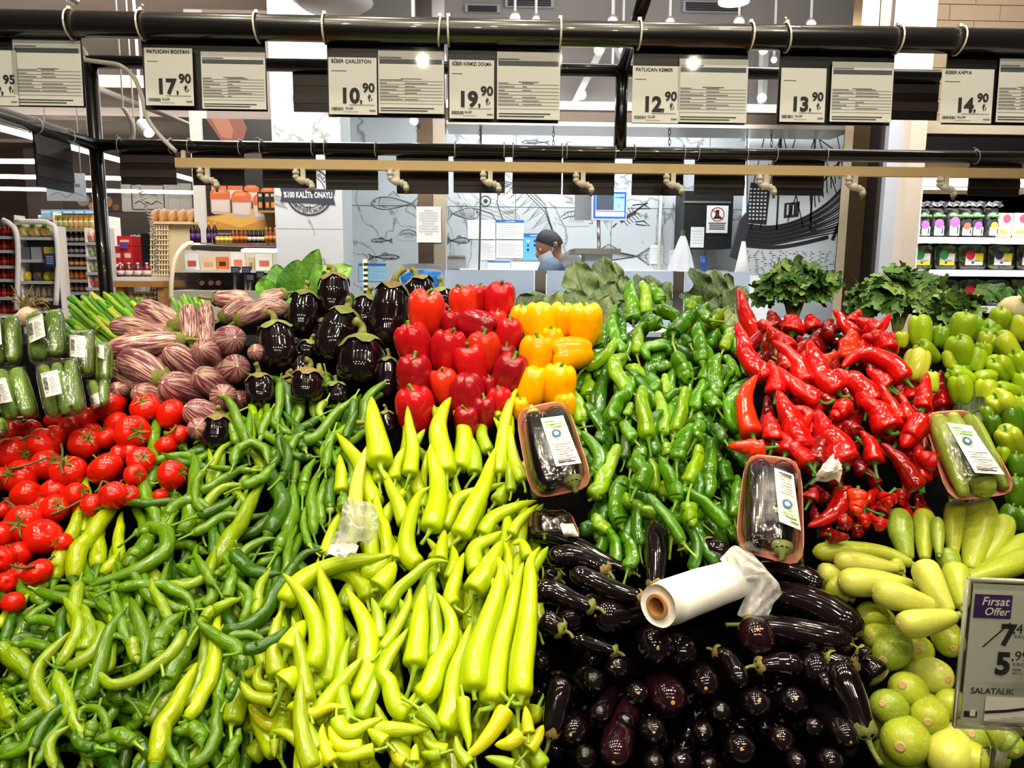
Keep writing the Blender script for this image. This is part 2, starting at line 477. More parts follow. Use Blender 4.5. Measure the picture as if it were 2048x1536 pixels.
struct(MB().box((-11, -3, -.1), (6.2, 17.2, 0)).build('floor', 'floor_tile'))
struct(MB().box((-11, -3, 3.95), (6.2, 17.2, 4.1)).build('ceiling', 'ceiling_paint'))
struct(MB().box((-11, 17, 0), (6.2, 17.2, 3.95)).build('wall_back', plain('far_wall', '#6b625a', .9)))
struct(MB().box((-11.2, -3, 0), (-11, 17.2, 3.95)).build('wall_left', 'wall_paint'))
struct(MB().box((6.0, -3, 0), (6.2, 17.2, 3.95)).build('wall_right', 'wall_paint'))

# the stand: black sloping deck in bins
stand = empty('produce_stand', (0, 1.2, 0))
tag(stand, 'black sloping produce stand divided into bins under the vegetables', 'display stand')
def deckbox(u0, u1, v0, v1, h, th=.012):
    a = [BED.pos(u, v, h) for u, v in ((u0, v0), (u1, v0), (u1, v1), (u0, v1))]
    b = [BED.pos(u, v, h-th) for u, v in ((u0, v0), (u1, v0), (u1, v1), (u0, v1))]
    return MB().hexa(a+b)
vk = BED.uvh(BED.hit(1300, 1075, 0))[1]
uk = BED.uvh(BED.hit(1082, 1300, 0))[0]
deckbox(-1.45, uk, -.20, vk, -.055).build('deck', 'bin_black', stand)
deckbox(-1.45, 1.5, vk, 0.92, -.055).build('deck', 'bin_black', stand)
deckbox(uk, 1.5, -.20, vk, -.20).build('deck', 'bin_black', stand)
def wallbox(u0, v0, u1, v1, h0, h1, th=.004):
    d = nrm(np.array((u1-u0, v1-v0, 0))); n = (-d[1]*th, d[0]*th)
    q = [(u0-n[0], v0-n[1]), (u1-n[0], v1-n[1]), (u1+n[0], v1+n[1]), (u0+n[0], v0+n[1])]
    return MB().hexa([BED.pos(u, v, h1) for u, v in q] + [BED.pos(u, v, h0) for u, v in q])
wallbox(uk, -.2, uk, vk, -.2, -.055).build('bin_wall', 'bin_black', stand)
wallbox(uk, vk, 1.5, vk, -.2, -.055).build('bin_wall', 'bin_black', stand)
for (a, b) in (((480, 1536), (512, 1440)), ):
    pa, pb = BED.uvh(BED.hit(*a, 0)), BED.uvh(BED.hit(*b, 0))
    wallbox(pa[0], pa[1]-.1, pb[0], pb[1], -.055, .0).build('bin_wall', 'bin_black', stand)
fz = BED.pos(0, -.20, -.2)
MB().box((-1.45, fz[1]-.03, 0.05), (1.5, fz[1], BED.pos(0, -.2, -.02)[2])).build('front_panel', 'black_paint', stand)
bz = BED.pos(0, .92, -.055)
MB().box((-1.45, bz[1], 1.215), (1.5, 2.0, 1.23)).build('rear_tray', 'bin_black', stand)
MB().box((-1.45, 1.98, .05), (1.5, 2.0, 1.215)).build('back_panel', 'black_paint', stand)
# ================================================================== PRODUCE
# every line: centre line in the photograph's pixels from stem end to tip ; half width ; shade | stalk
CHILI_UP = """
539,757 564,767 579,797 577,860;9;d
560,765 557,822 539,880;8;m
539,825 524,860 520,888;8;m
628,782 607,800 597,835 587,860;9;m
632,752 627,797 627,847;9;m
653,752 662,785 669,812;8;m
652,802 639,820 647,847;7;l
709,800 704,835 692,872;8;d
634,837 607,855 582,872;8;d
667,865 654,897 642,930;7;m
512,887 534,905 542,935;9;m
557,867 564,902 577,935;8;d
775,785 757,790 745,802 735,830;6;m
497,910 495,880 475,840 457,802 432,792;10;m
475,887 462,852 440,825;9;m
370,897 350,877 327,862;9;m
690,885 700,850 716,820;8;d
610,900 600,880 606,850;8;d
580,905 590,880 612,862;7;m
702,887 717,860 727,830 737,795 762,770 798,752;10;m
569,877 587,885 622,880 652,855 672,825 692,812 712,787;11;m
"""
CHILI = """
66,1180 90,1170 118,1150;9;l
109,1161 120,1130 133,1095 156,1036 186,991;15;y
166,1066 172,1036 173,978 173,938;9;y
195,1136 192,1110 193,1085 193,1046 197,987;15;y
147,1159 152,1130 160,1101 195,1052 234,997 275,955;16;y
205,1151 228,1125 238,1105 240,1056 246,1021;11;y|196,1162
398,923 371,912 332,917 293,927 268,923;8;m
300,972 305,935 307,885 315,845 306,811;12;m
283,952 291,983 305,1021 320,1056 330,1091;12;m|289,939 273,935 252,944
367,1005 293,1006 234,1009 182,1021;8;d
414,940 398,930 352,920 320,905;7;d
361,1068 372,1052 379,1036 383,1007 391,978 389,944 384,903;14;m|347,1072
301,1075 273,1110 242,1142;15;m
273,1067 297,1054 324,1056 340,1073 332,1099 309,1120 264,1144 215,1159 176,1175;13;m|258,1078 236,1095
225,1172 205,1178 176,1181 139,1177 105,1180 80,1202;8;m
233,1177 264,1172 299,1172 324,1172 362,1186 383,1203 388,1232;11;m|212,1184 190,1194
340,1241 324,1211 309,1181 302,1155;10;l
82,1206 53,1186 32,1164 19,1148 0,1143;9;m
47,1269 41,1247 15,1211 -2,1178;11;d
-4,1256 19,1225 41,1208 59,1187;10;y
7,1290 12,1269 20,1241 29,1219 45,1216;9;d
132,1266 117,1247 88,1238 57,1240 61,1229 91,1213 120,1186;9;m
95,1297 59,1288 23,1287 15,1276;8;m
-6,1296 29,1317 56,1342 72,1356;17;o
161,1317 174,1288 182,1262 176,1235 164,1208;13;l
117,1331 139,1298 154,1269 155,1241 141,1215 125,1192;12;l
111,1433 100,1419 83,1393 73,1370 78,1339 95,1313 120,1285 146,1260;13;l|100,1445 91,1462
135,1335 161,1326 189,1303 202,1276 205,1255 189,1241;13;l|110,1335 88,1319
166,1400 182,1384 199,1335 208,1298 220,1262 234,1238 256,1212;13;m|172,1412 180,1425
211,1291 217,1281 231,1271 249,1279;6;m
290,1335 291,1298 286,1262 271,1225 261,1193;13;m
264,1279 268,1303 275,1328;11;l|258,1258 256,1238
22,1440 12,1414 0,1384;14;l
44,1433 63,1447 69,1469 56,1491 29,1506 -4,1516;13;m
7,1474 32,1453 -2,1452;6;m
56,1375 26,1381 6,1389;8;m
62,1415 52,1410 44,1408;12;m|34,1402 25,1375
73,1528 88,1501 100,1475 120,1452 142,1422;8;m
108,1534 101,1509 103,1484 117,1465 141,1450;9;l
240,1494 205,1501 168,1513;11;d
187,1443 180,1465 174,1487;11;m
215,1463 211,1440 195,1419 173,1416 157,1427 161,1443 172,1440;8;m
195,1496 168,1493 151,1479 152,1457;9;d
268,1485 242,1469 217,1472 189,1482;13;m|289,1501
252,1396 235,1392 215,1388;14;d
256,1460 278,1435 305,1393 324,1355 343,1314;12;m
295,1447 317,1416 346,1380 372,1346;14;o|288,1452
327,1377 341,1350 362,1313 385,1276 391,1251;16;m
350,1440 368,1413 390,1377 397,1347 410,1313 412,1284 397,1256;14;o
371,1440 394,1411 412,1377 426,1342 429,1313 429,1284 434,1254 441,1219;14;y|356,1446
369,1259 362,1276 350,1298 324,1319 299,1342 278,1355 249,1367 220,1365 198,1351 177,1326;11;l|368,1247 374,1212
309,1531 315,1494 327,1450 350,1406 375,1362 394,1324;18;y
374,1535 404,1520 428,1487 435,1450 435,1413 426,1380;12;m
402,1484 394,1457 368,1459 339,1472;14;m|402,1501 371,1535
362,1528 341,1501 336,1469;7;m
448,1523 466,1494 482,1456;10;m
453,1402 469,1370 478,1352;9;d
414,1140 442,1105 477,1052 506,997 532,960;15;l
535,1069 561,1026 563,997 549,962 534,937 553,923 556,896;14;d
561,956 575,929 571,890 560,872;9;d
555,1101 579,1056 588,1007 588,962;13;m
627,1067 623,1026 627,974 643,929;11;m|630,1080 634,1092
643,1046 641,997 653,948;10;m|648,1060 656,1072
660,1022 660,987 668,939;10;d|660,1040 657,1056
651,935 656,905 664,878;8;m
605,990 612,950 631,915;9;m
690,1020 686,1000 690,985;12;m
425,985 440,944 450,905;8;m
399,985 424,972 457,952 498,927;9;m
467,927 475,898 504,886 530,901 537,930;9;m
485,974 522,956 551,925;10;m|470,978 448,989
506,941 448,937 405,933;6;m
395,1032 438,1013 475,989;9;d
385,1067 409,1056 438,1036 471,1028 500,1032;9;m
561,1169 573,1134 579,1085 594,1048;8;m
620,1091 608,1056 610,1013;7;m
471,1101 477,1120 498,1136 535,1148 565,1148;13;d|473,1090 470,1080
513,1230 514,1203 523,1167 541,1133;10;l
484,1244 495,1218 498,1189 485,1172 465,1159 459,1137;9;m
450,1206 458,1180 463,1160 466,1128;10;m
394,1218 412,1208 426,1192 425,1167 412,1149 404,1128;11;m
402,1246 409,1235 429,1218 456,1208 484,1193;11;l
317,1310 315,1288 324,1266 343,1244 368,1224;15;m
485,1340 481,1310 463,1288 434,1272 409,1257 391,1238;12;m
456,1279 478,1269 507,1271 535,1284;8;m
485,1303 529,1288 558,1274 579,1250;11;d
444,1259 470,1259 507,1244 536,1215 558,1174 590,1130 620,1103 647,1099;13;d
405,1153 379,1140 348,1130;10;m
428,1169 405,1134 393,1114 373,1118;9;m
432,1153 457,1128;8;m
"""
CHARL = """
833,840 855,823 881,816;9;g
1046,963 1031,930 1022,887 1020,850;12;l
977,905 964,870 971,836 992,817;12;g
999,835 994,822 986,806;8;l
820,905 835,880 850,858;10;g
891,950 883,909 876,855 891,812 902,794;21;l
917,939 928,898 926,855 913,819 904,799;18;l|
949,948 949,909 941,870;14;g|940,962 930,978
790,960 790,941 805,909 825,881;12;l
846,1016 846,963 853,909 854,900;9;l
760,928 756,887 747,844 743,793;22;l
819,950 825,898 818,851 815,812;14;l|815,962 810,980
999,950 1003,898 1010,844 1022,801 1038,772;14;l|997,970 994,990
1022,984 1020,952 1016,920;10;g
683,985 683,952 679,909;13;l
754,1012 732,973 722,930 698,898 673,866;18;l
711,1060 711,1008 715,963 726,920 740,883;15;p
810,1050 799,1012 780,973 767,939;14;l
859,1061 874,1006 874,952 863,913 861,887;20;l|852,1075 842,1089
887,1059 898,1033 919,997 988,973 1010,965;14;l
919,1074 941,1027 967,973 982,926 990,896;19;l|908,1086 898,1098
962,1070 984,1038 1027,1016 1074,1001;14;l
1022,1070 1037,1044 1077,1008;10;l
1001,1112 1014,1076 1014,1038 1007,1008;13;l
700,1092 705,1060 690,1040;12;l
649,1110 666,1059 687,1016;11;l
723,1142 745,1144 768,1122 778,1099 773,1092 769,1049 745,1014;14;l|712,1140
790,1120 800,1095 812,1070;12;l
837,1132 819,1113 813,1089 814,1070 823,1027 840,988 861,973;17;l|846,1150 858,1162 866,1158
880,1120 885,1085 890,1060;13;l
900,1160 908,1120 905,1090;13;l
772,1222 790,1187 823,1156 862,1124 899,1124;13;g
755,1177 774,1152 790,1124;20;l|748,1178 742,1186
735,1201 729,1177 696,1148 647,1142 598,1138;17;l
568,1208 598,1169 639,1142 696,1124 745,1117 786,1107;20;l|560,1228 548,1250 536,1265
1057,1115 1043,1085 1024,1089;11;l
1016,1150 1016,1119 1010,1089 1000,1083;10;l
953,1146 947,1119 951,1095 985,1076 1003,1062;17;l|958,1152
908,1212 901,1197 913,1148 928,1105;15;l|920,1222 943,1233
945,1185 965,1154 990,1109 1006,1080;22;l|942,1206 930,1226
868,1320 872,1275 870,1226 870,1181;14;g
950,1290 955,1226 975,1177;13;g
759,1282 757,1236 743,1195;13;g
764,1300 784,1271 803,1236 819,1201 817,1177;11;l
575,1302 594,1267 612,1240;22;l|566,1330 548,1345 530,1355
569,1369 585,1352 600,1334;24;l|562,1388 550,1415 541,1433
622,1339 635,1304 635,1265 628,1236 612,1203 589,1171 565,1146;18;l|600,1358 570,1378 545,1392
654,1375 663,1314 667,1265 663,1216 647,1169 637,1126;23;l|650,1402 638,1414 621,1412
718,1406 733,1362 737,1324 737,1275 725,1236 706,1201 692,1175;23;l|710,1424 701,1434
817,1430 790,1409 778,1362 764,1349 780,1310 800,1281 817,1255;17;l|824,1436
829,1333 837,1275 842,1216 850,1169;21;l|823,1362 811,1400
839,1397 864,1370 872,1333 895,1294 905,1255 895,1222 874,1185;20;l
948,1381 951,1324 963,1275 985,1216 1000,1158 1002,1119;23;l|950,1400
984,1409 990,1343 1002,1285 1018,1226 1033,1169 1047,1124;24;l|960,1420 952,1440 956,1458
1042,1394 1043,1333 1051,1275 1057,1216 1061,1158 1063,1111 1080,1093;22;l|1040,1410 1020,1404 1001,1384
890,1464 903,1409 912,1343 928,1294 942,1245;21;l|887,1484
522,1339 499,1347 480,1347;11;o
550,1378 519,1370 515,1347 527,1323;12;o
562,1445 538,1450 515,1433 496,1406;13;y
550,1403 507,1394 488,1375 469,1359;12;o
549,1480 549,1515;9;o
597,1412 574,1414;11;l
608,1431 635,1425 663,1414 694,1417;11;y
613,1497 593,1480 569,1466 543,1461;12;o
636,1503 624,1476 608,1448 585,1431;14;g
666,1526 652,1503 644,1472 646,1447;13;y
725,1495 686,1494 668,1476 658,1451;14;y
674,1436 682,1456 702,1464 733,1450 766,1436;15;l
749,1501 725,1506 694,1514 668,1506;13;l
772,1486 749,1469 735,1458;13;l
740,1450 770,1458 817,1459 862,1458;15;l
840,1419 864,1441 880,1462;15;g
926,1395 929,1441 937,1480 936,1501;13;l
1012,1417 989,1456 957,1495 925,1517;17;y
1042,1469 1020,1486 989,1490;15;y
1057,1469 1054,1441 1051,1412;12;y
1056,1501 1071,1480 1087,1450;14;y
895,1501 864,1492 843,1469;11;l
939,1530 918,1503 911,1472;12;g
880,1508 864,1511 843,1505;11;g
1028,1533 997,1522 970,1514;12;g
809,1527 793,1516 782,1500;11;y
828,1525 830,1500 832,1487;10;l
1075,1417 1067,1433 1050,1440;17;l
"""
TWIST = """
1324,605 1306,580 1298,570;12;m
1266,642 1264,610 1260,562;13;m|1268,655
1291,632 1291,597 1286,562;11;l
1311,620 1331,622 1356,640 1365,650;13;m
1379,625 1385,610 1390,592;10;l
1346,668 1364,645 1384,627;14;d
1249,705 1234,685 1224,647 1231,610;11;m
1236,642 1261,632;9;m|1268,628
1209,700 1204,665 1196,632;14;m
1274,710 1276,680 1284,645;11;l
1319,650 1305,645 1292,655;14;m
1346,707 1331,690 1304,692 1289,702 1300,720;11;m
1351,667 1338,672 1324,677;11;m|1368,664 1384,660
1441,627 1430,640 1415,655;12;l
1434,660 1424,680 1420,695;12;m
1446,700 1456,672 1462,655;10;l
1380,690 1372,678 1364,672;9;d
1420,640 1408,630 1402,612;10;m
1404,725 1399,685 1396,645;13;m|1406,742 1392,758 1374,760
1354,710 1374,755 1380,765;14;m
1291,765 1274,740 1249,735;11;l
1261,785 1236,755 1231,725 1251,708;14;l
1339,727 1320,734 1303,728;10;m
1171,735 1209,712 1231,680;11;l|1160,745 1154,757
1199,835 1204,772 1219,722;11;d|1203,850 1204,865
1176,795 1175,770 1174,745;14;l|1182,818 1201,822
1471,758 1464,735 1449,710;11;m
1471,775 1459,755 1444,730;11;m
1444,790 1431,772 1429,735 1439,707;14;m|1447,805 1440,812
1301,785 1312,770 1321,760;9;m
1334,795 1332,770 1329,747;9;l|1340,815 1347,825
1330,800 1345,785 1370,778;8;m
1386,820 1396,797 1404,760;12;m
1226,847 1224,825 1236,800 1261,787;15;m|1233,865 1236,885
1166,847 1154,810 1131,775;14;l
1254,832 1264,805;8;l
1296,877 1291,847 1284,810 1284,770;15;l|1299,895 1302,915
1324,870 1324,822 1314,782;12;l
1350,865 1354,847 1364,810 1371,772;12;l
1434,817 1422,800 1414,785;12;m|1442,830 1447,838
1481,862 1459,840 1459,810 1481,777;13;m|1500,880 1519,897
1386,850 1395,838 1404,825;11;d
1361,885 1384,850;13;m
1269,882 1255,862 1249,842;12;m
1449,882 1438,862 1424,847;10;d
1197,881 1209,867;10;d
1183,949 1200,925 1188,892 1162,862;12;m
1183,996 1202,967 1221,930 1235,888;15;l|1176,1002
1275,974 1289,949 1277,925 1282,893;16;m
1310,985 1310,944 1300,916;10;l|1310,994
1336,913 1333,885;10;l
1354,921 1366,881 1382,853;14;m
1390,880 1396,858 1402,829;12;m
1326,995 1326,963;9;l|1328,1003
1373,967 1389,932 1399,890;14;l
1352,1003 1352,979 1338,949 1319,914;14;m|1348,1015 1344,1026
1406,996 1413,967 1420,921 1425,876;15;m
1457,967 1450,940 1448,918;13;d
1455,905 1462,890 1467,878;9;l
1375,1008 1380,1038 1388,1052;15;l
1366,1085 1338,1042 1317,1014 1293,987;11;m
1310,1026 1284,1019 1256,1003 1252,985;12;l|1318,1024 1314,1012
1455,1056 1443,1040 1418,1012 1382,986 1343,978;12;m|1464,1070
1441,1047 1401,1040;9;l
1214,1064 1183,1031;13;l
1242,1052 1235,1019 1235,982 1251,953;17;m|1249,1064 1258,1078
"""
KAPYA = """
1519,690 1499,647 1484,610 1474,577;17;m
1540,660 1528,650 1515,642;13;m
1551,660 1541,622;15;d
1584,668 1581,628;19;m
1576,705 1556,680 1536,655;21;m|1575,712 1568,712
1626,660 1619,630;15;m|1638,662 1643,650
1671,670 1641,647;15;d
1676,690 1649,675 1621,680;11;d
1754,665 1726,645 1712,640;17;m
1721,700 1706,667 1686,645 1666,620;16;m
1700,650 1721,620;13;m
1794,700 1784,677 1770,665;15;m|1798,706
1776,705 1761,677 1724,675;18;m
1696,722 1699,690 1699,660;19;o
1644,722 1676,705;10;o
1599,742 1609,720 1617,700;17;m|1601,752 1606,757
1561,725 1580,735 1590,750;13;m
1535,760 1499,722 1486,685 1474,643;18;m
1811,760 1786,732 1749,712 1711,712 1684,735;18;m
1774,775 1749,747 1735,735;15;m
1676,785 1644,755 1631,722 1621,680;21;m|1688,795 1699,792
1551,790 1551,755 1539,720;17;m
1636,802 1611,790 1581,765 1551,733;17;m|1655,808 1669,800
1696,812 1669,832 1664,838;17;m|1660,835
1504,870 1489,822 1491,785 1514,750;18;o
1744,812 1729,782 1706,760 1671,738;22;m|1748,818
1804,810 1801,768;14;m
1824,802 1826,747;14;m
1844,820 1849,785 1854,745;15;m
1886,820 1886,780 1880,740;16;m
1799,842 1779,805 1761,768;14;m
1629,875 1616,830 1586,812;15;m
1546,880 1536,825;16;m
1711,870 1691,842;17;d
1779,862 1756,822 1721,800;24;m|1790,868 1798,866
1604,905 1591,865 1574,822 1554,780;24;m|1598,915 1605,918
1691,930 1676,897 1649,860 1634,820;27;m|1690,938
1749,925 1741,890 1720,862;16;m
1814,925 1811,890;10;m
1838,978 1815,945 1793,915 1761,887;17;d|1844,984
1839,842 1824,867 1801,893;21;m|1840,826 1838,818
1866,925 1845,915 1835,905;17;m|1868,915
1530,897 1500,895 1456,890;16;o
1681,975 1685,1003 1652,1037 1615,1053;17;m
1714,990 1714,1032;16;o
1805,985 1801,1012;12;m
1830,1016 1862,1020;9;m
1776,992 1774,1012;15;m
1760,1040 1760,1062;12;m
1730,1030 1730,1055;13;m
1689,1040 1689,1060;13;d
1714,1055 1714,1075;11;d
1660,1070 1700,1076;11;d
1620,1000 1630,975;13;d
"""
# blossom end first for these three
KEMER = """
1052,1059 1138,1084 1216,1124 1265,1145;17
1083,1114 1105,1125 1120,1140;13
1091,1145 1120,1160;15
1095,1118 1138,1112 1186,1125 1216,1145;21
1140,1143 1186,1163 1235,1182 1286,1196;20
1061,1188 1099,1182 1147,1202 1190,1215;22
1313,1045 1313,1108 1311,1180;23
1134,1272 1177,1284 1235,1304;18
1083,1237 1105,1250 1130,1262;22
1454,1105 1425,1096 1408,1082;20
1646,1182 1614,1158 1566,1141 1500,1137;22
1712,1278 1693,1250 1644,1217 1575,1193 1505,1187;33
1708,1287 1634,1273 1556,1256 1485,1250;28
1482,1374 1476,1353 1458,1318 1425,1300;19
1605,1336 1566,1328 1510,1332;22
1700,1340 1673,1324 1650,1310;20
1763,1361 1741,1340 1702,1322;27
1735,1312 1715,1296;14
"""
# end-on: scar x,y ; disc centre x,y ; r ; scar visible
KEMER_END = """
1126,1243 1140,1233 28 1
1190,1232 1214,1228 33 1
1316,1297 1311,1293 37 1
1372,1312 1366,1304 33 0
1515,1259 1511,1271 37 1
1640,1353 1632,1340 33 1
1083,1321 1082,1322 21 1
1103,1386 1108,1393 25 1
1184,1361 1186,1363 25 0
1224,1334 1234,1336 23 1
1277,1386 1275,1388 23 1
1346,1406 1340,1396 37 1
1412,1377 1408,1370 30 1
1141,1470 1147,1465 31 1
1193,1436 1198,1428 18 0
1227,1526 1233,1508 31 1
1308,1465 1306,1462 26 1
1405,1470 1406,1466 21 1
1519,1402 1510,1410 30 1
1592,1397 1586,1405 30 1
1483,1499 1480,1500 31 1
1556,1472 1560,1482 25 1
1625,1450 1626,1455 19 0
1702,1485 1693,1476 26 1
1707,1415 1703,1410 16 1
1660,1526 1660,1522 26 0
1596,1530 1592,1528 20 0
1311,1532 1310,1530 20 0
1418,1536 1416,1532 16 1
1660,1379 1655,1372 13 1
1250,1440 1252,1444 20 0
1365,1520 1362,1525 24 0
1440,1420 1442,1425 21 0
1170,1510 1168,1514 24 0
"""
ZUC = """
1635,1146 1665,1150 1700,1160;21;p
1655,1166 1675,1180 1700,1196;22;m
1792,1020 1797,1038 1803,1076 1816,1120;23;g
1848,1020 1848,1081 1850,1120;20;m
1874,1035 1877,1092 1878,1110;12;g
1916,1000 1908,1058 1906,1110;20;m
2014,1035 1989,1087 1960,1130;22;m
2060,1075 2004,1119 1950,1152;20;m
2064,1112 1993,1141 1930,1160;22;m
1964,998 1955,1070 1940,1142;29;m
1626,1105 1702,1103 1769,1108 1823,1128;20;m
1785,1120 1805,1150;15;m
1671,1126 1702,1123 1758,1132 1797,1137;20;p
1890,1100 1899,1125 1905,1150;21;g
1908,1128 1917,1181 1925,1215;24;m
1843,1122 1868,1177 1900,1225;26;p
1677,1164 1747,1166 1825,1172;27;p
1745,1182 1792,1193 1868,1212;27;p
1794,1249 1836,1247 1910,1232;26;p
"""
ZUC_END = """
1727,1226 1738,1228 25 1 m
1738,1273 1747,1270 23 1 m
1836,1300 1838,1298 29 1 m
1766,1320 1779,1311 32 1 g
1906,1298 1900,1288 28 1 m
1804,1371 1816,1375 33 1 m
1764,1407 1776,1413 33 1 g
1897,1359 1878,1352 34 1 p
1856,1445 1855,1437 33 1 m
1800,1494 1804,1484 43 1 m
1894,1535 1895,1520 42 0 p
1944,1468 1936,1470 33 1 g
2034,1504 2024,1496 26 1 g
1894,1413 1898,1410 27 0 m
1952,1536 1950,1528 27 0 m
1980,1480 1985,1470 30 0 m
2020,1440 2030,1440 28 0 g
"""
STRIPED = """
505,642 515,632 530,625;20
520,602 545,595 575,587;16
500,600 462,600 424,597;19
510,605 475,617 440,640;18
575,620 537,615 495,632 470,645;20
377,612 380,660 382,690;19
410,608 415,645 416,670;14
410,652 412,685 414,700;17
275,617 312,632 362,657;26
220,652 275,657 345,672;21
250,668 290,680 330,690;14
212,702 287,690 370,680;24
210,730 250,757 300,775;21
240,717 287,735 330,765;29
"""
STRIPED_END = """
330,697 348,712 28
470,675 462,682 29
400,695 408,704 26
475,732 472,736 27
392,747 407,757 27
325,765 343,772 31
447,790 448,795 25
370,812 390,825 29
270,782 284,788 23
232,777 236,779 17
508,702 514,704 17
392,856 396,858 21
"""
BOSTAN = """
834,556 838,575 832,625;29
882,578 884,600 886,640;26
737,592 732,620 727,668;26
667,550 668,580 664,645;31
612,583 608,620 604,676;28
622,682 615,705 612,720;18
789,568 782,605 770,700;36
694,618 680,660 655,728;36
549,645 554,680 560,745;34
619,738 615,770 612,812;30
777,715 776,760 774,800;19
724,672 724,710 722,778;42
517,748 520,780 523,818;25
672,765 676,790 678,812;18
772,822 774,850 774,870;15
435,830 434,860 432,905;26
"""
BELL = """
957,600 24 r 0 -1
1000,605 33 r .1 -1
929,612 33 o -.1 -1
902,650 24 d 0 -1
955,652 36 d .9 .3
994,645 20 o 0 -1
1014,672 30 r .2 -1
852,627 38 o .1 -.8
828,692 37 r -.25 -1
897,705 37 r .1 -1
1013,715 22 d 0 -1
967,708 36 o 0 -1
942,732 37 r -.2 -.9
829,757 39 d 0 -1
979,775 19 d 0 -1
1018,752 37 d .3 -1
889,775 31 o -.2 -1
934,790 37 d 0 1
1000,808 27 r 0 -1
969,825 27 d 0 -1
832,822 40 r -.1 -1
932,845 27 d 0 -1
1044,640 24 y 0 -1
1124,640 28 y .1 -1
1079,647 35 y 0 1
1171,650 36 y 0 -1
1104,685 24 y 0 -1
1141,707 37 y -1 .1
1073,715 36 y .1 -1
1066,772 33 y -.2 1
1116,772 36 y .1 -1
1129,812 23 y 0 -1
1041,818 19 y 0 -1
"""
DOLMA = """
1803,680 16 l 0 -1
1998,640 22 m 0 -1
2038,658 24 l .2 -1
1841,665 28 m 0 -1
1878,674 20 g .2 -1
1923,660 28 m .1 -1
1968,687 19 l 0 -1
1963,707 20 m 0 -1
1856,705 24 m -.8 -.5
1918,707 31 m -.2 -1
2013,697 31 l -.6 -.8
1951,722 22 m .3 -1
2036,732 24 m -.4 -1
1833,732 30 y .3 -1
1863,765 18 l 0 -1
1923,753 24 m -.9 -.4
2001,740 27 m -.7 -.7
1970,755 21 m -1 .2
1921,782 28 m -.1 -1
1971,790 25 l .1 -1
2018,783 24 m -1 -.2
2043,770 20 m 0 -1
2006,812 31 l -.7 -.6
2043,822 23 m 0 -1
1973,832 17 g 0 -1
1986,852 19 d -.1 -1
2023,847 26 d 0 -1
2021,885 31 l -.5 -.8
2006,910 16 m 0 -1
2034,932 22 d 0 -1
2030,985 25 d 0 -1
2014,1032 20 d .5 -1
1965,960 18 d 0 -1
2040,1040 22 d 0 -1
1900,720 18 l 0 -1
"""
TOMATO = """
107,842 17
185,860 17
140,853 23
167,838 25
217,810 34
25,862 24
65,862 22
291,815 28
342,830 30
232,846 23
265,866 34
107,876 25
6,890 16
90,888 32
210,877 24
170,887 30
357,870 20
332,892 23
32,908 33
240,908 19
262,905 18
95,930 29
282,921 26
137,944 33
211,937 33
344,950 29
0,958 23
41,954 33
270,950 21
53,991 29
109,980 24
150,990 25
320,993 15
228,991 28
258,990 19
6,1022 16
76,1024 19
109,1017 28
47,1046 34
2,1070 25
86,1073 34
125,1085 19
39,1107 23
3,1118 26
76,1144 28
41,1148 19
12,1165 21
26,1205 21
185,1010 22
-5,915 20
"""
# ------------------------------------------------------------------ produce builders
SHADE = {
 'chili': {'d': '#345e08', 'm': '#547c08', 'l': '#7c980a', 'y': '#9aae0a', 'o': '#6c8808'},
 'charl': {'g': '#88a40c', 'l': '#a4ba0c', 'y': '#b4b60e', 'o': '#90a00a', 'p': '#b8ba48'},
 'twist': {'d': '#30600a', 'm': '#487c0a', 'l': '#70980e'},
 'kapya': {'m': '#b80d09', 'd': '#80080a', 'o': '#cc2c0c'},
}
SWORD = {'d': 'dark green', 'm': 'mid green', 'l': 'light green', 'y': 'yellow-green', 'o': 'olive green', 'g': 'grass green', 'p': 'pale whitish green'}
KWORD = {'m': 'red', 'd': 'dark red', 'o': 'orange-red'}
GREENSTEM = ['#5d8a1c', '#6f9a24', '#557a1a', '#86a038']

def shape_word(px):
    a = np.asarray(px, float); arc = np.linalg.norm(np.diff(a, axis=0), axis=1).sum(); ch = np.linalg.norm(a[-1]-a[0])
    q = ch/max(arc, 1)
    return 'straight' if q > .985 else 'slightly curved' if q > .93 else 'bent' if q > .75 else 'curled'
def dir_word(px):
    dx, dy = px[-1][0]-px[0][0], px[-1][1]-px[0][1]
    if abs(dy) > 2.2*abs(dx): return 'tip up' if dy < 0 else 'tip down'
    if abs(dx) > 2.2*abs(dy): return 'tip left' if dx < 0 else 'tip right'
    return 'tip up-' + ('left' if dx < 0 else 'right') if dy < 0 else 'tip down-' + ('left' if dx < 0 else 'right')

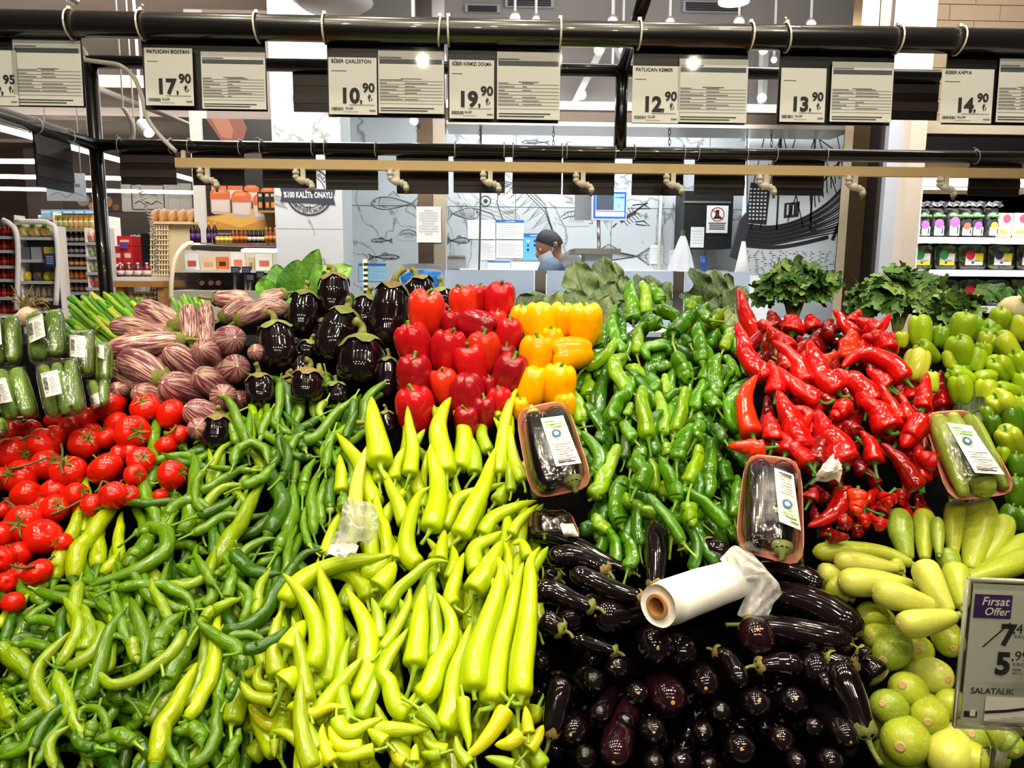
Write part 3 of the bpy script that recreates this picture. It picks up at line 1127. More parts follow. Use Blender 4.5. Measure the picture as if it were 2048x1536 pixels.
def lobemod(n, amp, wr, twist=0.0):
    ph = R.uniform(0, 6.28); q = [R.uniform(0, 6.28) for _ in range(6)]
    def mod(th, i):
        m = 1 + amp*np.cos(n*(th+ph+twist*i)) + wr*np.sin(2*th+q[0]+i*.3) * math.sin(i*.42+q[1]) + wr*.7*math.sin(i*.5+q[2])
        return m
    return mod
def pepper(kind, name, px, r, shade, st, tau, mat, col, words, cat, group, pct=70, mod=None, seg=12, n=20, fill=False, hmax=.10, stem_len=2.6, stemcol=None, cap=.72, wob=0.0):
    r *= {'chili': 1.16, 'charl': 1.13, 'twist': 1.12, 'kapya': 1.22}[kind]
    pts, rw = lay(px, r, tau=tau, pct=pct, hmax=hmax)
    C9 = pts
    if wob:
        C9 = pts + np.array([[R.gauss(0, wob*rw) for _ in range(3)] for _ in pts])
        C9[0] = pts[0]; C9[-1] = pts[-1]
    o, C, rad = body(name, kind, C9, rw, mat, col, seg=seg, n=n, mod=mod)
    d = C[0]-C[2]
    end = [at_like(x, y, C[0] + _f*(-.004)) for x, y in st] if st else None
    stem_part(o, C[0], d, rw, rw*stem_len*R.uniform(.8, 1.3), stemcol or vary(R.choice(GREENSTEM)), end=end, cap_r=cap)
    mid = np.asarray(px, float).mean(axis=0)
    REG.append((o, words, cat, group, mid[0], mid[1]))
    if fill: FILL.append(o)
    return o

def inpoly(x, y, poly):
    c = False; j = len(poly)-1
    for i in range(len(poly)):
        xi, yi = poly[i]; xj, yj = poly[j]
        if (yi > y) != (yj > y) and x < (xj-xi)*(y-yi)/(yj-yi)+xi: c = not c
        j = i
    return c
def rand_in(poly):
    xs = [p[0] for p in poly]; ys = [p[1] for p in poly]
    while True:
        x, y = R.uniform(min(xs), max(xs)), R.uniform(min(ys), max(ys))
        if inpoly(x, y, poly): return x, y
def rand_path(x, y, L, ang, bend):
    n = 5; pts = []; a = ang - bend*.5; px, py = x - math.cos(ang)*L/2, y - math.sin(ang)*L/2
    for i in range(n):
        pts.append((px, py)); px += math.cos(a)*L/(n-1); py += math.sin(a)*L/(n-1); a += bend/(n-2)
    return pts

def chili(line, fill=False, tau=None):
    px, r, sh, st = line
    sh = sh or 'm'
    words = [SWORD[sh] + ' chili pepper', shape_word(px), dir_word(px)]
    return pepper('chili', 'chili_pepper', px, r, sh, st, tau, 'chili_skin', vary(SHADE['chili'][sh]), words, 'pepper', 'loose green chili peppers', mod=lobemod(2, .05, .03), fill=fill, stem_len=3.2, wob=.10)
def charl(line, fill=False):
    px, r, sh, st = line
    words = [SWORD[sh] + ' long sweet pepper', shape_word(px), dir_word(px)]
    return pepper('charl', 'long_sweet_pepper', px, r, sh, st, 36, 'pale_pepper_skin', vary(SHADE['charl'][sh], .08), words, 'pepper', 'pale long sweet peppers', mod=lobemod(3, .035, .03), fill=fill, stem_len=1.8, stemcol=vary('#8fae2a'), cap=.5, seg=14, n=22)
def twist(line, fill=False):
    px, r, sh, st = line
    words = [SWORD[sh] + ' wrinkled pepper', shape_word(px), dir_word(px)]
    return pepper('twist', 'wrinkled_pepper', px, r, sh, st, 46, 'wrinkled_pepper_skin', vary(SHADE['twist'][sh], .15), words, 'pepper', 'wrinkled green peppers', mod=lobemod(3, .13, .03, .03), fill=fill, stem_len=2.0, wob=.09, seg=14, n=24, cap=.6)
def kapya(line, fill=False):
    px, r, sh, st = line
    words = [KWORD[sh] + ' pointed pepper', shape_word(px), dir_word(px)]
    return pepper('kapya', 'red_pointed_pepper', px, r, sh, st, 48, 'red_pepper_skin', vary(SHADE['kapya'][sh], .12), words, 'pepper', 'red pointed peppers', mod=lobemod(3, .07, .022, .02), fill=fill, stem_len=1.3, stemcol=vary('#3f6a1a'), cap=.55, seg=14, n=22, wob=.06)

def lines(s): return [P(x) for x in s.strip().splitlines()]
POLY = {
 'chili': [(420, 800), (760, 790), (760, 860), (690, 900), (665, 1060), (600, 1130), (545, 1290), (470, 1400), (470, 1536), (0, 1536), (0, 1230), (130, 1200), (260, 1010), (390, 910)],
 'charl': [(710, 880), (1030, 850), (1050, 1000), (1070, 1100), (1075, 1536), (570, 1536), (520, 1440), (500, 1370), (590, 1230), (690, 1100)],
 'twist': [(1200, 650), (1440, 620), (1475, 780), (1475, 1050), (1430, 1100), (1180, 1110), (1150, 1020), (1190, 1000), (1150, 830)],
 'kapya': [(1500, 650), (1750, 650), (1810, 800), (1870, 840), (1870, 980), (1790, 1060), (1625, 1070), (1620, 920), (1510, 850)],
 'dolma': [(1810, 670), (2048, 650), (2048, 1000), (2020, 1000), (1960, 840), (1890, 770), (1820, 735)],
 'tomato': [(0, 870), (330, 850), (330, 960), (210, 1010), (110, 1160), (0, 1210)],
 'striped': [(250, 680), (490, 650), (490, 800), (320, 800)],
 'kemer': [(1090, 1290), (1690, 1390), (1700, 1536), (1095, 1536)],
 'zuc': [(1715, 1240), (1900, 1300), (2040, 1480), (2040, 1536), (1760, 1536)],
}
# --- first the under layers
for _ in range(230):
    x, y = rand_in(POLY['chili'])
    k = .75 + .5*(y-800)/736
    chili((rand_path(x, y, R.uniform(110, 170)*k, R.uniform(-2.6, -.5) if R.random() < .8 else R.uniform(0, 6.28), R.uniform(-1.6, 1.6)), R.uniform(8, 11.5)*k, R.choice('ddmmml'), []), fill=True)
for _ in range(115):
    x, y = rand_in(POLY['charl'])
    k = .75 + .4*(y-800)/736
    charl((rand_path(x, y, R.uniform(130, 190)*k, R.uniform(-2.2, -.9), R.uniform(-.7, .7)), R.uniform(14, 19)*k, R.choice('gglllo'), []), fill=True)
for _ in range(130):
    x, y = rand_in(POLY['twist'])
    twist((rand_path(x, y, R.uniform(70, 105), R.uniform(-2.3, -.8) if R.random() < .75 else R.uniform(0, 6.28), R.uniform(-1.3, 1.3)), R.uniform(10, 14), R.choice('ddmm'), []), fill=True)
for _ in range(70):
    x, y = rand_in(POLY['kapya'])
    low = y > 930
    kapya((rand_path(x, y, R.uniform(34, 55) if low else R.uniform(75, 115), R.uniform(-2.4, -.7), R.uniform(-.7, .7)), R.uniform(10, 13) if low else R.uniform(13, 18), R.choice('dddm'), []), fill=True)  # depth shade put into colour: buried peppers mostly take the dark red
# --- then the ones the eye can follow
for l in lines(CHILI_UP): chili(l, tau=42)
for l in lines(TWIST): twist(l)
for l in lines(KAPYA): kapya(l)
for l in lines(CHARL): charl(l)
for l in lines(CHILI): chili(l)

# --- items lying with an end towards the shopper
def axis_from(e, c, r):
    dx, dy = (c[0]-e[0])/r, (c[1]-e[1])/r
    s = min(.92, math.hypot(dx, dy))
    v = nrm(ray(*e)); lat = _r*dx - _u*dy
    lat = nrm(lat) if s > 1e-3 else _r*0
    return nrm(v*math.sqrt(1-s*s) + lat*s)
def endon(kind, name, e, c, r, mat, col, L, h, words, cat, group, scar, fill=False, bed=BED):
    a = axis_from(e, c, r)
    p = bed.hit(e[0], e[1], h)
    rw = r*depth(p)/F*1.12
    L = L*rw
    b = np.array((R.uniform(-.12, .12), R.uniform(-.05, .05), R.uniform(-.12, .12)))*L
    pts = np.array([p + a*L, p + a*L*.5 + b*.4, p])
    o, C, rad = body(name, kind, pts, rw, mat, col, seg=20, n=16, mod=lobemod(3, .012, .006))
    REG.append((o, words, cat, group, c[0], c[1]))
    if scar: end_scar(o, C[-1], -a, rw, scar)
    if fill: FILL.append(o)
    return o
def end_scar(o, p, d, rw, kind):
    mb = MB()
    rr = rw*{'egg': .10, 'zuc': .22, 'str': .10}[kind]*R.uniform(.85, 1.15)
    mb.lathe(p - d*rw*.03, [(rr*1.0, 0), (rr*.95, rw*.035), (rr*.55, rw*.05), (rr*.4, rw*.035), (rr*.12, rw*.06)], 9, d)
    mb.build('blossom_scar', {'egg': plain('egg_scar', '#b9813a', .7, noise=.25, nscale=300), 'zuc': plain('zucchini_scar', '#b89a62', .75, noise=.3, nscale=250), 'str': plain('striped_scar', '#d8b892', .7)}[kind], o, smooth=True)

def calyx(o, C, rad, r, fresh=True, long=1.0, stem=1.1, spread=1.0):
    """jagged green cap with a stalk on the neck of an eggplant"""
    d = nrm(C[0]-C[3]); L = np.r_[0, np.cumsum(np.linalg.norm(np.diff(C, axis=0), axis=1))]
    seg = 20; rows = 5
    reach = r*.75*long
    t0 = nrm(np.cross(d, (0.3, .8, .2))); t1 = np.cross(d, t0)
    V = []; S = []; Fc = []
    ph = R.uniform(0, 6.28)
    for i in range(rows):
        for k in range(seg):
            a = 2*math.pi*k/seg
            spike = .42 + .58*abs(math.cos(2.5*(a+ph)))**1.5
            s = reach*(i/(rows-1))*spike
            rb = np.interp(s, L, rad)*1.04 + .0012 + (.10*r*(i/(rows-1))**3*R.uniform(.0, 1.0))
            if i == 0: rb = r*.20
            base = np.array([np.interp(s, L, C[:, j]) for j in range(3)])
            if i == 0: base = C[0] + d*r*.10
            V.append(base + (t0*math.cos(a) + t1*math.sin(a))*rb); S.append((math.cos(a), math.sin(a), i*.6))
    for i in range(rows-1):
        for k in range(seg):
            k2 = (k+1) % seg
            Fc.append((i*seg+k, i*seg+k2, (i+1)*seg+k2, (i+1)*seg+k))
    col = vary('#66762e') if fresh else vary('#6f6034')
    c = mesh_obj('calyx', V, Fc, 'dry_calyx_skin', o, skin=S, color=col)
    b = C[0] + d*r*.05
    bend = np.array((R.uniform(-1, 1), R.uniform(-1, .3), R.uniform(-.8, .2)))
    ts = catmull([b, b + d*r*stem*.5, b + d*r*stem + bend*r*.35], 6)
    V, Fc, S = sweep(ts, np.array([.24, .19, .17, .16, .17, .19])*r, 8)
    mesh_obj('stem', V, Fc, 'dry_calyx_skin', o, skin=S, color=vary('#5f6a2a'))

EGG = '#0d0609'
for s in KEMER.strip().splitlines():
    px, r, _, _ = P(s)
    px = px[::-1]
    pts, rw = lay(px, r*1.12, tau=None, hmax=.06, pct=60, lift=.005)
    o, C, rad = body('long_eggplant', 'kemer', pts, rw, 'eggplant_skin', vary(EGG, .3), seg=18, n=20)
    m = np.asarray(px).mean(axis=0)
    REG.append((o, [shape_word(px) + ' long black eggplant', dir_word(px).replace('tip', 'round end')], 'eggplant', 'long black eggplants', m[0], m[1]))
    calyx(o, C, rad, rw*.8, fresh=R.random() < .5, stem=1.0)
    end_scar(o, C[-1], nrm(C[-1]-C[-4]), rw, 'egg')
for s in KEMER_END.strip().splitlines():
    e, c, r, sc = s.split(); e = tuple(map(float, e.split(','))); c = tuple(map(float, c.split(','))); r = float(r)
    purple = (e[0] in (1515, 1346, 1227))
    endon('kemer', 'long_eggplant', e, c, r, 'eggplant_skin', vary('#1c0710' if purple else EGG, .25), 6.0, .05 if e[1] < 1300 else .02, [('purple-tinged' if purple else 'black') + ' eggplant with its round end facing out'], 'eggplant', 'black eggplants stacked end-on', 'egg' if int(sc) else None)
for _ in range(36):
    x, y = rand_in(POLY['kemer'])
    endon('kemer', 'long_eggplant', (x, y), (x+R.uniform(-8, 8), y+R.uniform(-8, 8)), R.uniform(20, 28), 'eggplant_skin', vary(EGG, .3), 5.0, -.05, ['black eggplant deep in the stack'], 'eggplant', 'black eggplants stacked end-on', None, fill=True)

def stem_end(e, c, r, fresh, words):
    a = axis_from(e, c, r); p = BED.hit(e[0], e[1], .015); rw = r*depth(p)/F
    pts = np.array([p, p + a*rw*3, p + a*rw*6])
    o, C, rad = body('long_eggplant', 'kemer', pts, rw*1.3, 'eggplant_skin', vary(EGG, .3), seg=18, n=16)
    calyx(o, C, rad, rw*1.15, fresh=fresh, long=1.3, stem=1.5)
    REG.append((o, [words], 'eggplant', 'long black eggplants', c[0], c[1]))
stem_end((1736, 1478), (1728, 1458), 26, True, 'eggplant with its green cap pointing down at the zucchinis')
stem_end((1098, 1478), (1104, 1450), 20, False, 'eggplant with a dry brown cap pointing down at the front')
ZC = {'m': '#9fac2a', 'p': '#b6b94c', 'g': '#82982a'}
ZW = {'m': 'yellow-green', 'p': 'pale green', 'g': 'darker green'}
for s in ZUC.strip().splitlines():
    px, r, sh, _ = P(s); px = px[::-1]
    up = abs(px[-1][1]-px[0][1]) > abs(px[-1][0]-px[0][0])
    pts, rw = lay(px, r*1.08, tau=40 if up else None, hmax=.07, pct=60, lift=.005)
    o, C, rad = body('zucchini', 'zuc', pts, rw, 'zucchini_skin', vary(ZC[sh], .08), seg=18, n=20, mod=lobemod(5, .02, .008))
    m = np.asarray(px).mean(axis=0)
    REG.append((o, [ZW[sh] + ' zucchini lying ' + ('lengthwise' if up else 'crosswise'), shape_word(px)], 'zucchini', 'loose zucchinis', m[0], m[1]))
    d = nrm(C[0]-C[3])
    V, Fc, S = sweep(catmull([C[0]-d*.002, C[0]+d*rw*.4], 4), np.array([.36, .30, .27, .30])*rw, 6)
    mesh_obj('stem', V, Fc, 'stem_skin', o, skin=S, color=vary('#8a9a3c'))
    end_scar(o, C[-1], nrm(C[-1]-C[-4]), rw, 'zuc')
for s in ZUC_END.strip().splitlines():
    e, c, r, sc, sh = s.split(); e = tuple(map(float, e.split(','))); c = tuple(map(float, c.split(','))); r = float(r)
    endon('zuc', 'zucchini', e, c, r, 'zucchini_skin', vary(ZC[sh], .08), 5.2, .012, [ZW[sh] + ' zucchini with its round end facing out'], 'zucchini', 'zucchinis stacked end-on', 'zuc' if int(sc) else None)
for _ in range(12):
    x, y = rand_in(POLY['zuc'])
    endon('zuc', 'zucchini', (x, y), (x+R.uniform(-8, 8), y+R.uniform(-8, 8)), R.uniform(24, 30), 'zucchini_skin', vary(ZC['g'], .1), 4.5, -.03, ['zucchini deep in the stack'], 'zucchini', 'zucchinis stacked end-on', 'zuc', fill=True)

SE = '#dcb8a2'
for s in STRIPED.strip().splitlines():
    px, r, _, _ = P(s); px = px[::-1]
    pts, rw = lay(px, r*1.1, tau=44, hmax=.09, pct=60)
    o, C, rad = body('striped_eggplant', 'striped', pts, rw, 'striped_eggplant_skin', vary(SE, .08), seg=22, n=20)
    m = np.asarray(px).mean(axis=0)
    REG.append((o, [shape_word(px) + ' striped eggplant', dir_word(px).replace('tip', 'round end')], 'eggplant', 'striped eggplants', m[0], m[1]))
    calyx(o, C, rad, rw*.85, fresh=True, stem=1.2)
for s in STRIPED_END.strip().splitlines():
    e, c, r = s.split(); e = tuple(map(float, e.split(','))); c = tuple(map(float, c.split(','))); r = float(r)
    endon('striped', 'striped_eggplant', e, c, r, 'striped_eggplant_skin', vary('#b89a86', .12), 4.0, .05, ['striped eggplant with its round end facing out'], 'eggplant', 'striped eggplants stacked end-on', 'str')
for _ in range(10):
    x, y = rand_in(POLY['striped'])
    endon('striped', 'striped_eggplant', (x, y), (x+R.uniform(-8, 8), y+R.uniform(-4, 8)), R.uniform(20, 26), 'striped_eggplant_skin', vary('#9a7a70', .1), 3.6, .0, ['striped eggplant deep in the stack'], 'eggplant', 'striped eggplants stacked end-on', 'str', fill=True)

for _ in range(16):
    x, y = rand_in([(525, 650), (800, 610), (800, 800), (540, 810)])
    pts, rw = lay([(x, y-45), (x, y), (x+R.uniform(-8, 8), y+45)], R.uniform(26, 32), tau=60, hmax=.02, pct=10, stamp=False)
    o, C, rad = body('round_eggplant', 'bostan', pts + np.array((0, .05, -.02)), rw, 'eggplant_skin', vary(EGG, .25), seg=20, n=16)
    REG.append((o, ['black round eggplant deep between the others'], 'eggplant', 'glossy black round eggplants', x, y)); FILL.append(o)
    calyx(o, C, rad, rw, fresh=False, long=.8, stem=.5)
for i, s in enumerate(BOSTAN.strip().splitlines()):
    px, r, _, _ = P(s)
    pts, rw = lay(px, r*1.17, tau=66, hmax=.06, pct=30, stamp=False)
    o, C, rad = body('round_eggplant', 'bostan', pts, rw, 'eggplant_skin', vary(EGG, .25), seg=24, n=22, mod=lobemod(2, .03, .008))
    m = np.asarray(px).mean(axis=0)
    size = 'big' if r >= 34 else 'medium' if r >= 26 else 'small'
    REG.append((o, [size + ' glossy black round eggplant standing upright'], 'eggplant', 'glossy black round eggplants', m[0], m[1]))
    calyx(o, C, rad, rw, fresh=(i % 3 != 0), long=.8, stem=.75)

# ------------------------------------------------------------------ blob shaped: bell peppers, stuffing peppers, tomatoes
def blob_mesh(name, kind, seed):
    rg = random.Random(seed); nu, nv = 32, 18
    V = []; Fc = []; S = []
    ph = rg.uniform(0, 6.28); nl = {'bell': 4, 'dolma': 3 if seed % 2 else 4, 'tomato': 5}[kind]
    am = [rg.uniform(.85, 1.1) for _ in range(nl)]
    for i in range(nv+1):
        f = i/nv*math.pi
        for k in range(nu):
            a = 2*math.pi*k/nu
            if kind == 'tomato':
                r = math.sin(f)**.9; z = math.cos(f)*.86
                r *= 1 + .025*math.cos(nl*(a+ph))*math.sin(f)
                z -= .14*math.exp(-(r/.28)**2)*(1 if f < 1.57 else 0)
            else:
                tall = 1.12 if kind == 'bell' else 1.3
                sf, cf = math.sin(f), math.cos(f)
                r = abs(sf)**.62; z = math.copysign(abs(cf)**.72, cf)*tall
                lobe = abs(math.cos(nl/2*(a+ph)))**.55
                li = int(((a+ph)/(2*math.pi)*nl + .5) % nl)
                groove = (1 - .17*(1-lobe))*am[li]**.5
                r *= groove
                taper = 1 - (.16 if kind == 'bell' else .22)*(-z/tall*.5+.5)**1.2
                r *= taper
                if z > 0: z += .16*tall*(lobe-.4)*math.exp(-((r-.55)/.3)**2) - .34*math.exp(-(r/.30)**2)
                else: z -= .13*(lobe-.5)*math.exp(-((r-.45)/.3)**2) - .22*math.exp(-(r/.25)**2)
            V.append((r*math.cos(a), r*math.sin(a), z)); S.append((math.cos(a)*r*1.2, math.sin(a)*r*1.2, z))
    for i in range(nv):
        for k in range(nu):
            k2 = (k+1) % nu
            Fc.append((i*nu+k, (i+1)*nu+k, (i+1)*nu+k2, i*nu+k2))
    Fc.append(tuple(range(nu-1, -1, -1))); Fc.append(tuple(nv*nu+k for k in range(nu)))
    me = bpy.data.meshes.new(name); me.from_pydata(V, [], Fc)
    at = me.attributes.new('skin', 'FLOAT_VECTOR', 'POINT'); at.data.foreach_set('vector', np.asarray(S, np.float32).ravel())
    me.polygons.foreach_set('use_smooth', [True]*len(me.polygons))
    me.materials.append(MATS[{'bell': 'bell_skin', 'dolma': 'wrinkled_pepper_skin' if False else 'red_pepper_skin', 'tomato': 'tomato_skin'}[kind]])
    return me
def data_mesh(name, V, Fc, S, mat):
    me = bpy.data.meshes.new(name); me.from_pydata([tuple(v) for v in V], [], Fc)
    if S is not None:
        at = me.attributes.new('skin', 'FLOAT_VECTOR', 'POINT'); at.data.foreach_set('vector', np.asarray(S, np.float32).ravel())
    me.polygons.foreach_set('use_smooth', [True]*len(me.polygons)); me.materials.append(MATS[mat]); return me
def stalk_mesh(name, z, L, seed, cap=.26):
    rg = random.Random(seed); b = (rg.uniform(-.25, .25), rg.uniform(-.25, .25))
    C = catmull([(0, 0, z-.06), (0, 0, z+.06), (b[0]*.3, b[1]*.3, z+L*.5), (b[0], b[1], z+L)], 8)
    V, Fc, S = sweep(C, np.array([cap, cap*.9, cap*.45, .10, .085, .085, .10, .10]), 8)
    return data_mesh(name, V, Fc, S, 'stem_skin')
def sepal_mesh(name, seed):
    rg = random.Random(seed); V = []; Fc = []; S = []
    n = rg.choice((5, 6)); z0 = .74
    for k in range(n):
        a = 2*math.pi*k/n + rg.uniform(-.2, .2); L = rg.uniform(.5, .75); curl = rg.uniform(-.02, .22)
        for j in range(5):
            t = j/4; w = .075*math.sin(math.pi*min(1, t*.8+.22))*(1-t*.55) + .006
            r = .05 + L*t; z = z0 + .10*math.sin(t*2.2) + curl*t*t - .10*t*t*(L)
            for sgn in (-1, 1):
                V.append((r*math.cos(a) - sgn*w*math.sin(a), r*math.sin(a) + sgn*w*math.cos(a), z + .012*abs(sgn))); S.append((r, a, z))
        b = k*10
        for j in range(4): Fc.append((b+2*j, b+2*j+2, b+2*j+3, b+2*j+1))
    nb = len(V)
    C = catmull([(0, 0, z0-.05), (0, 0, z0+.12), (rg.uniform(-.1, .1), rg.uniform(-.1, .1), z0+.34)], 5)
    v, f, s = sweep(C, np.array([.08, .055, .05, .055, .06]), 6)
    V += [tuple(q) for q in v]; S += [tuple(q) for q in s]; Fc += [tuple(i+nb for i in q) for q in f]
    return data_mesh(name, V, Fc, S, 'stem_skin')
BLOBS = {k: [blob_mesh(k + '_body', k, i+3) for i in range(5)] for k in ('bell', 'dolma', 'tomato')}
STALKS = {'bell': [stalk_mesh('bell_stem', .86, .42, i) for i in range(3)], 'dolma': [stalk_mesh('dolma_stem', 1.02, .55, i+9, .22) for i in range(3)]}
SEPALS = [sepal_mesh('tomato_calyx', i) for i in range(4)]
def orient(ax, spin):
    ax = Vector(nrm(ax)); q = Vector((0, 0, 1)).rotation_difference(ax)
    return (q @ Matrix.Rotation(spin, 3, 'Z').to_quaternion())
def blob(kind, name, px, py, r, col, hint, bed, words, cat, group, front=.35, squash=(1, 1, 1), hmax=.09, stem=True, stemcol='#557a1a', fill=False, h=None):
    if h is None:
        hh = .02
        for _ in range(3):
            p = bed.hit(px, py, hh); rw = r*depth(p)/F
            hh = float(np.clip(bed.top(p, rw) + rw*.45, rw*.5, hmax))
    else: hh = h
    p = bed.hit(px, py, hh); rw = r*depth(p)/F
    bed.stamp(p, rw*.8)
    me = R.choice(BLOBS[kind])
    o = bpy.data.objects.new(name, me); COL.objects.link(o)
    ax = _r*hint[0] - _u*hint[1] - _f*front
    o.location = p; o.rotation_mode = 'QUATERNION'; o.rotation_quaternion = orient(ax, R.uniform(0, 6.28))
    o.scale = (rw*squash[0], rw*squash[1], rw*squash[2]); o.color = col
    if stem:
        s = bpy.data.objects.new('calyx' if kind == 'tomato' else 'stem', R.choice(SEPALS if kind == 'tomato' else STALKS[kind]))
        COL.objects.link(s); s.parent = o; s.color = vary(stemcol)
    REG.append((o, words, cat, group, px, py))
    if fill: FILL.append(o)
    return o
p_ = BED.hit(940, 870, .0)
BED_BELL = Bed(48, 870, p_[1], 940)
p_ = BED.hit(1950, 960, .0)
BED_DOLMA = Bed(44, 960, p_[1], 1950)
BC = {'r': '#b8121a', 'o': '#cf2a14', 'd': '#8a0c18', 'y': '#f2a600'}
BW = {'r': 'red', 'o': 'bright orange-red', 'd': 'dark crimson', 'y': 'yellow'}
for s in BELL.strip().splitlines():
    c, r, sh, dx, dy = s.split(); x, y = map(float, c.split(',')); r = float(r); dx, dy = float(dx), float(dy)
    pose = 'lying on its side' if abs(dx) > abs(dy) else ('turned upside down' if dy > 0 else 'standing stem up')
    if dy > 0 and abs(dx) < .5: fr = -.25
    else: fr = .30
    blob('bell', 'bell_pepper', x, y, r*1.07, vary(BC[sh], .08), (dx, dy), BED_BELL, [('large ' if r > 34 else 'small ' if r < 26 else '') + BW[sh] + ' bell pepper', pose], 'pepper', 'stacked bell peppers', front=fr, stemcol='#4c7a1c')
for _ in range(14):
    x, y = R.uniform(830, 1150), R.uniform(640, 830)
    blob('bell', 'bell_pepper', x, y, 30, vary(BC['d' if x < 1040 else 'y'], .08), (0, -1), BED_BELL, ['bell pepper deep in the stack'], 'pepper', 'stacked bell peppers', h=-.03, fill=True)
DC = {'m': '#86a216', 'l': '#a2b224', 'g': '#668a12', 'd': '#446a10', 'y': '#b8ba40'}
DW = {'m': 'mid green', 'l': 'light green', 'g': 'grass green', 'd': 'dark green', 'y': 'pale yellow-green'}
for _ in range(22):
    x, y = rand_in(POLY['dolma'])
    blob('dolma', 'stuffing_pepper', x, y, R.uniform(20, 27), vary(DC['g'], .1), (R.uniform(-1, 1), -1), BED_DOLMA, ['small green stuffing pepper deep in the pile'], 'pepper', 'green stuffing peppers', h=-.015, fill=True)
for s in DOLMA.strip().splitlines():
    c, r, sh, dx, dy = s.split(); x, y = map(float, c.split(',')); r = float(r); dx, dy = float(dx), float(dy)
    pose = 'stem end up' if abs(dy) > abs(dx)*1.5 else 'lying sideways'
    blob('dolma', 'stuffing_pepper', x, y, r*.95, vary(DC[sh], .08), (dx, dy), BED_DOLMA, [('large ' if r > 27 else 'small ' if r < 20 else '') + DW[sh] + ' stuffing pepper', pose], 'pepper', 'green stuffing peppers', front=R.uniform(-.2, .5), squash=(1, 1, R.uniform(.85, 1.1)), stemcol='#6f9a24')
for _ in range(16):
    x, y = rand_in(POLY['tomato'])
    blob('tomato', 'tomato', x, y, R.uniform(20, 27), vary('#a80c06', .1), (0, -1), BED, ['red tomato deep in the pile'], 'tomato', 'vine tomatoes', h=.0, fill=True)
for s in TOMATO.strip().splitlines():
    c, r = s.split(); x, y = map(float, c.split(',')); r = float(r)
    plum = y > 960 and R.random() < .6
    blob('tomato', 'tomato', x, y, r*(1.0 if plum else 1.07), vary('#cc1a08', .08, .02), (R.uniform(-.8, .8), R.uniform(-1, .2)), BED, [('large ' if r > 30 else 'small ' if r < 21 else '') + ('plum-shaped' if plum else 'round') + ' red tomato'], 'tomato', 'vine tomatoes', front=R.uniform(0, .8), squash=(1, 1, 1.22 if plum else .95), stem=R.random() < .75, stemcol='#5a7426', hmax=.07)
# vine stalks lying over the tomatoes
for k, s in enumerate(["122,888 125,905 122,935 128,948", "20,938 55,930 95,915", "192,918 215,908 231,901", "330,870 345,862 352,850", "60,1128 90,1122 110,1112", "100,1030 130,1018 165,1000", "190,985 200,975 205,962 230,972 245,960", "20,1130 45,1136 70,1132", "40,880 60,872 78,876", "10,1000 25,1012 28,1030", "255,880 272,874 290,880"]):
    px = [tuple(map(float, w.split(','))) for w in s.split()]
    pts, rw = lay(px, 3.0, tau=None, hmax=.09, pct=95, stamp=False, lift=.004)
    V, Fc, S = sweep(catmull(pts, 12), np.full(12, .0019), 6)
    o = mesh_obj('vine_stalk', V, Fc, 'stem_skin', None, skin=S, color=vary('#4f5626'))
    REG.append((o, ['thin green vine stalk lying over the tomatoes'], 'stalk', 'tomato vine stalks', px[0][0], px[0][1]))
# ================================================================== PACKS, BAGS, GREENS, PRICE STAND
def film_mat(name, tint='#ffffff', gloss=.10, bump=.5, scale=60, white=0.0, rough=.08):
    m = bpy.data.materials.new(name); m.use_nodes = True; nt = m.node_tree; nt.nodes.clear()
    out = nd(nt, 'ShaderNodeOutputMaterial'); tr = nd(nt, 'ShaderNodeBsdfTransparent'); tr.inputs[0].default_value = hexc(tint)
    gl = nd(nt, 'ShaderNodeBsdfGlossy'); gl.inputs['Roughness'].default_value = rough
    tc = nd(nt, 'ShaderNodeTexCoord'); nz = nd(nt, 'ShaderNodeTexNoise'); nz.inputs['Scale'].default_value = scale; nz.inputs['Detail'].default_value = 3; nz.inputs['Distortion'].default_value = 1.5
    nt.links.new(tc.outputs['Object'], nz.inputs['Vector'])
    bp = nd(nt, 'ShaderNodeBump'); bp.inputs['Strength'].default_value = bump; bp.inputs['Distance'].default_value = .004
    nt.links.new(nz.outputs['Fac'], bp.inputs['Height']); nt.links.new(bp.outputs['Normal'], gl.inputs['Normal'])
    lw = nd(nt, 'ShaderNodeLayerWeight'); lw.inputs['Blend'].default_value = .35
    ma = nd(nt, 'ShaderNodeMath', operation='MULTIPLY_ADD'); ma.inputs[1].default_value = .45; ma.inputs[2].default_value = gloss
    nt.links.new(lw.outputs['Fresnel'], ma.inputs[0]); nt.links.new(bp.outputs['Normal'], lw.inputs['Normal'])
    mx = nd(nt, 'ShaderNodeMixShader'); nt.links.new(ma.outputs[0], mx.inputs[0]); nt.links.new(tr.outputs[0], mx.inputs[1]); nt.links.new(gl.outputs[0], mx.inputs[2])
    last = mx.outputs[0]
    if white:
        df = nd(nt, 'ShaderNodeBsdfTranslucent'); df.inputs['Color'].default_value = (.9, .9, .9, 1)
        d2 = nd(nt, 'ShaderNodeBsdfDiffuse'); d2.inputs['Color'].default_value = (.92, .92, .92, 1)
        m3 = nd(nt, 'ShaderNodeMixShader'); m3.inputs[0].default_value = .6; nt.links.new(df.outputs[0], m3.inputs[1]); nt.links.new(d2.outputs[0], m3.inputs[2])
        m2 = nd(nt, 'ShaderNodeMixShader'); m2.inputs[0].default_value = white
        nt.links.new(last, m2.inputs[1]); nt.links.new(m3.outputs[0], m2.inputs[2]); last = m2.outputs[0]
    nt.links.new(last, out.inputs['Surface'])
    MATS[name] = m; return m
film_mat('cling_film', '#f4f4f0', .07, .6, 45)
film_mat('clear_tray', '#f4f8ee', .10, .5, 40, rough=.12)
film_mat('acrylic', '#f2f4f0', .06, .0, 5, rough=.03)
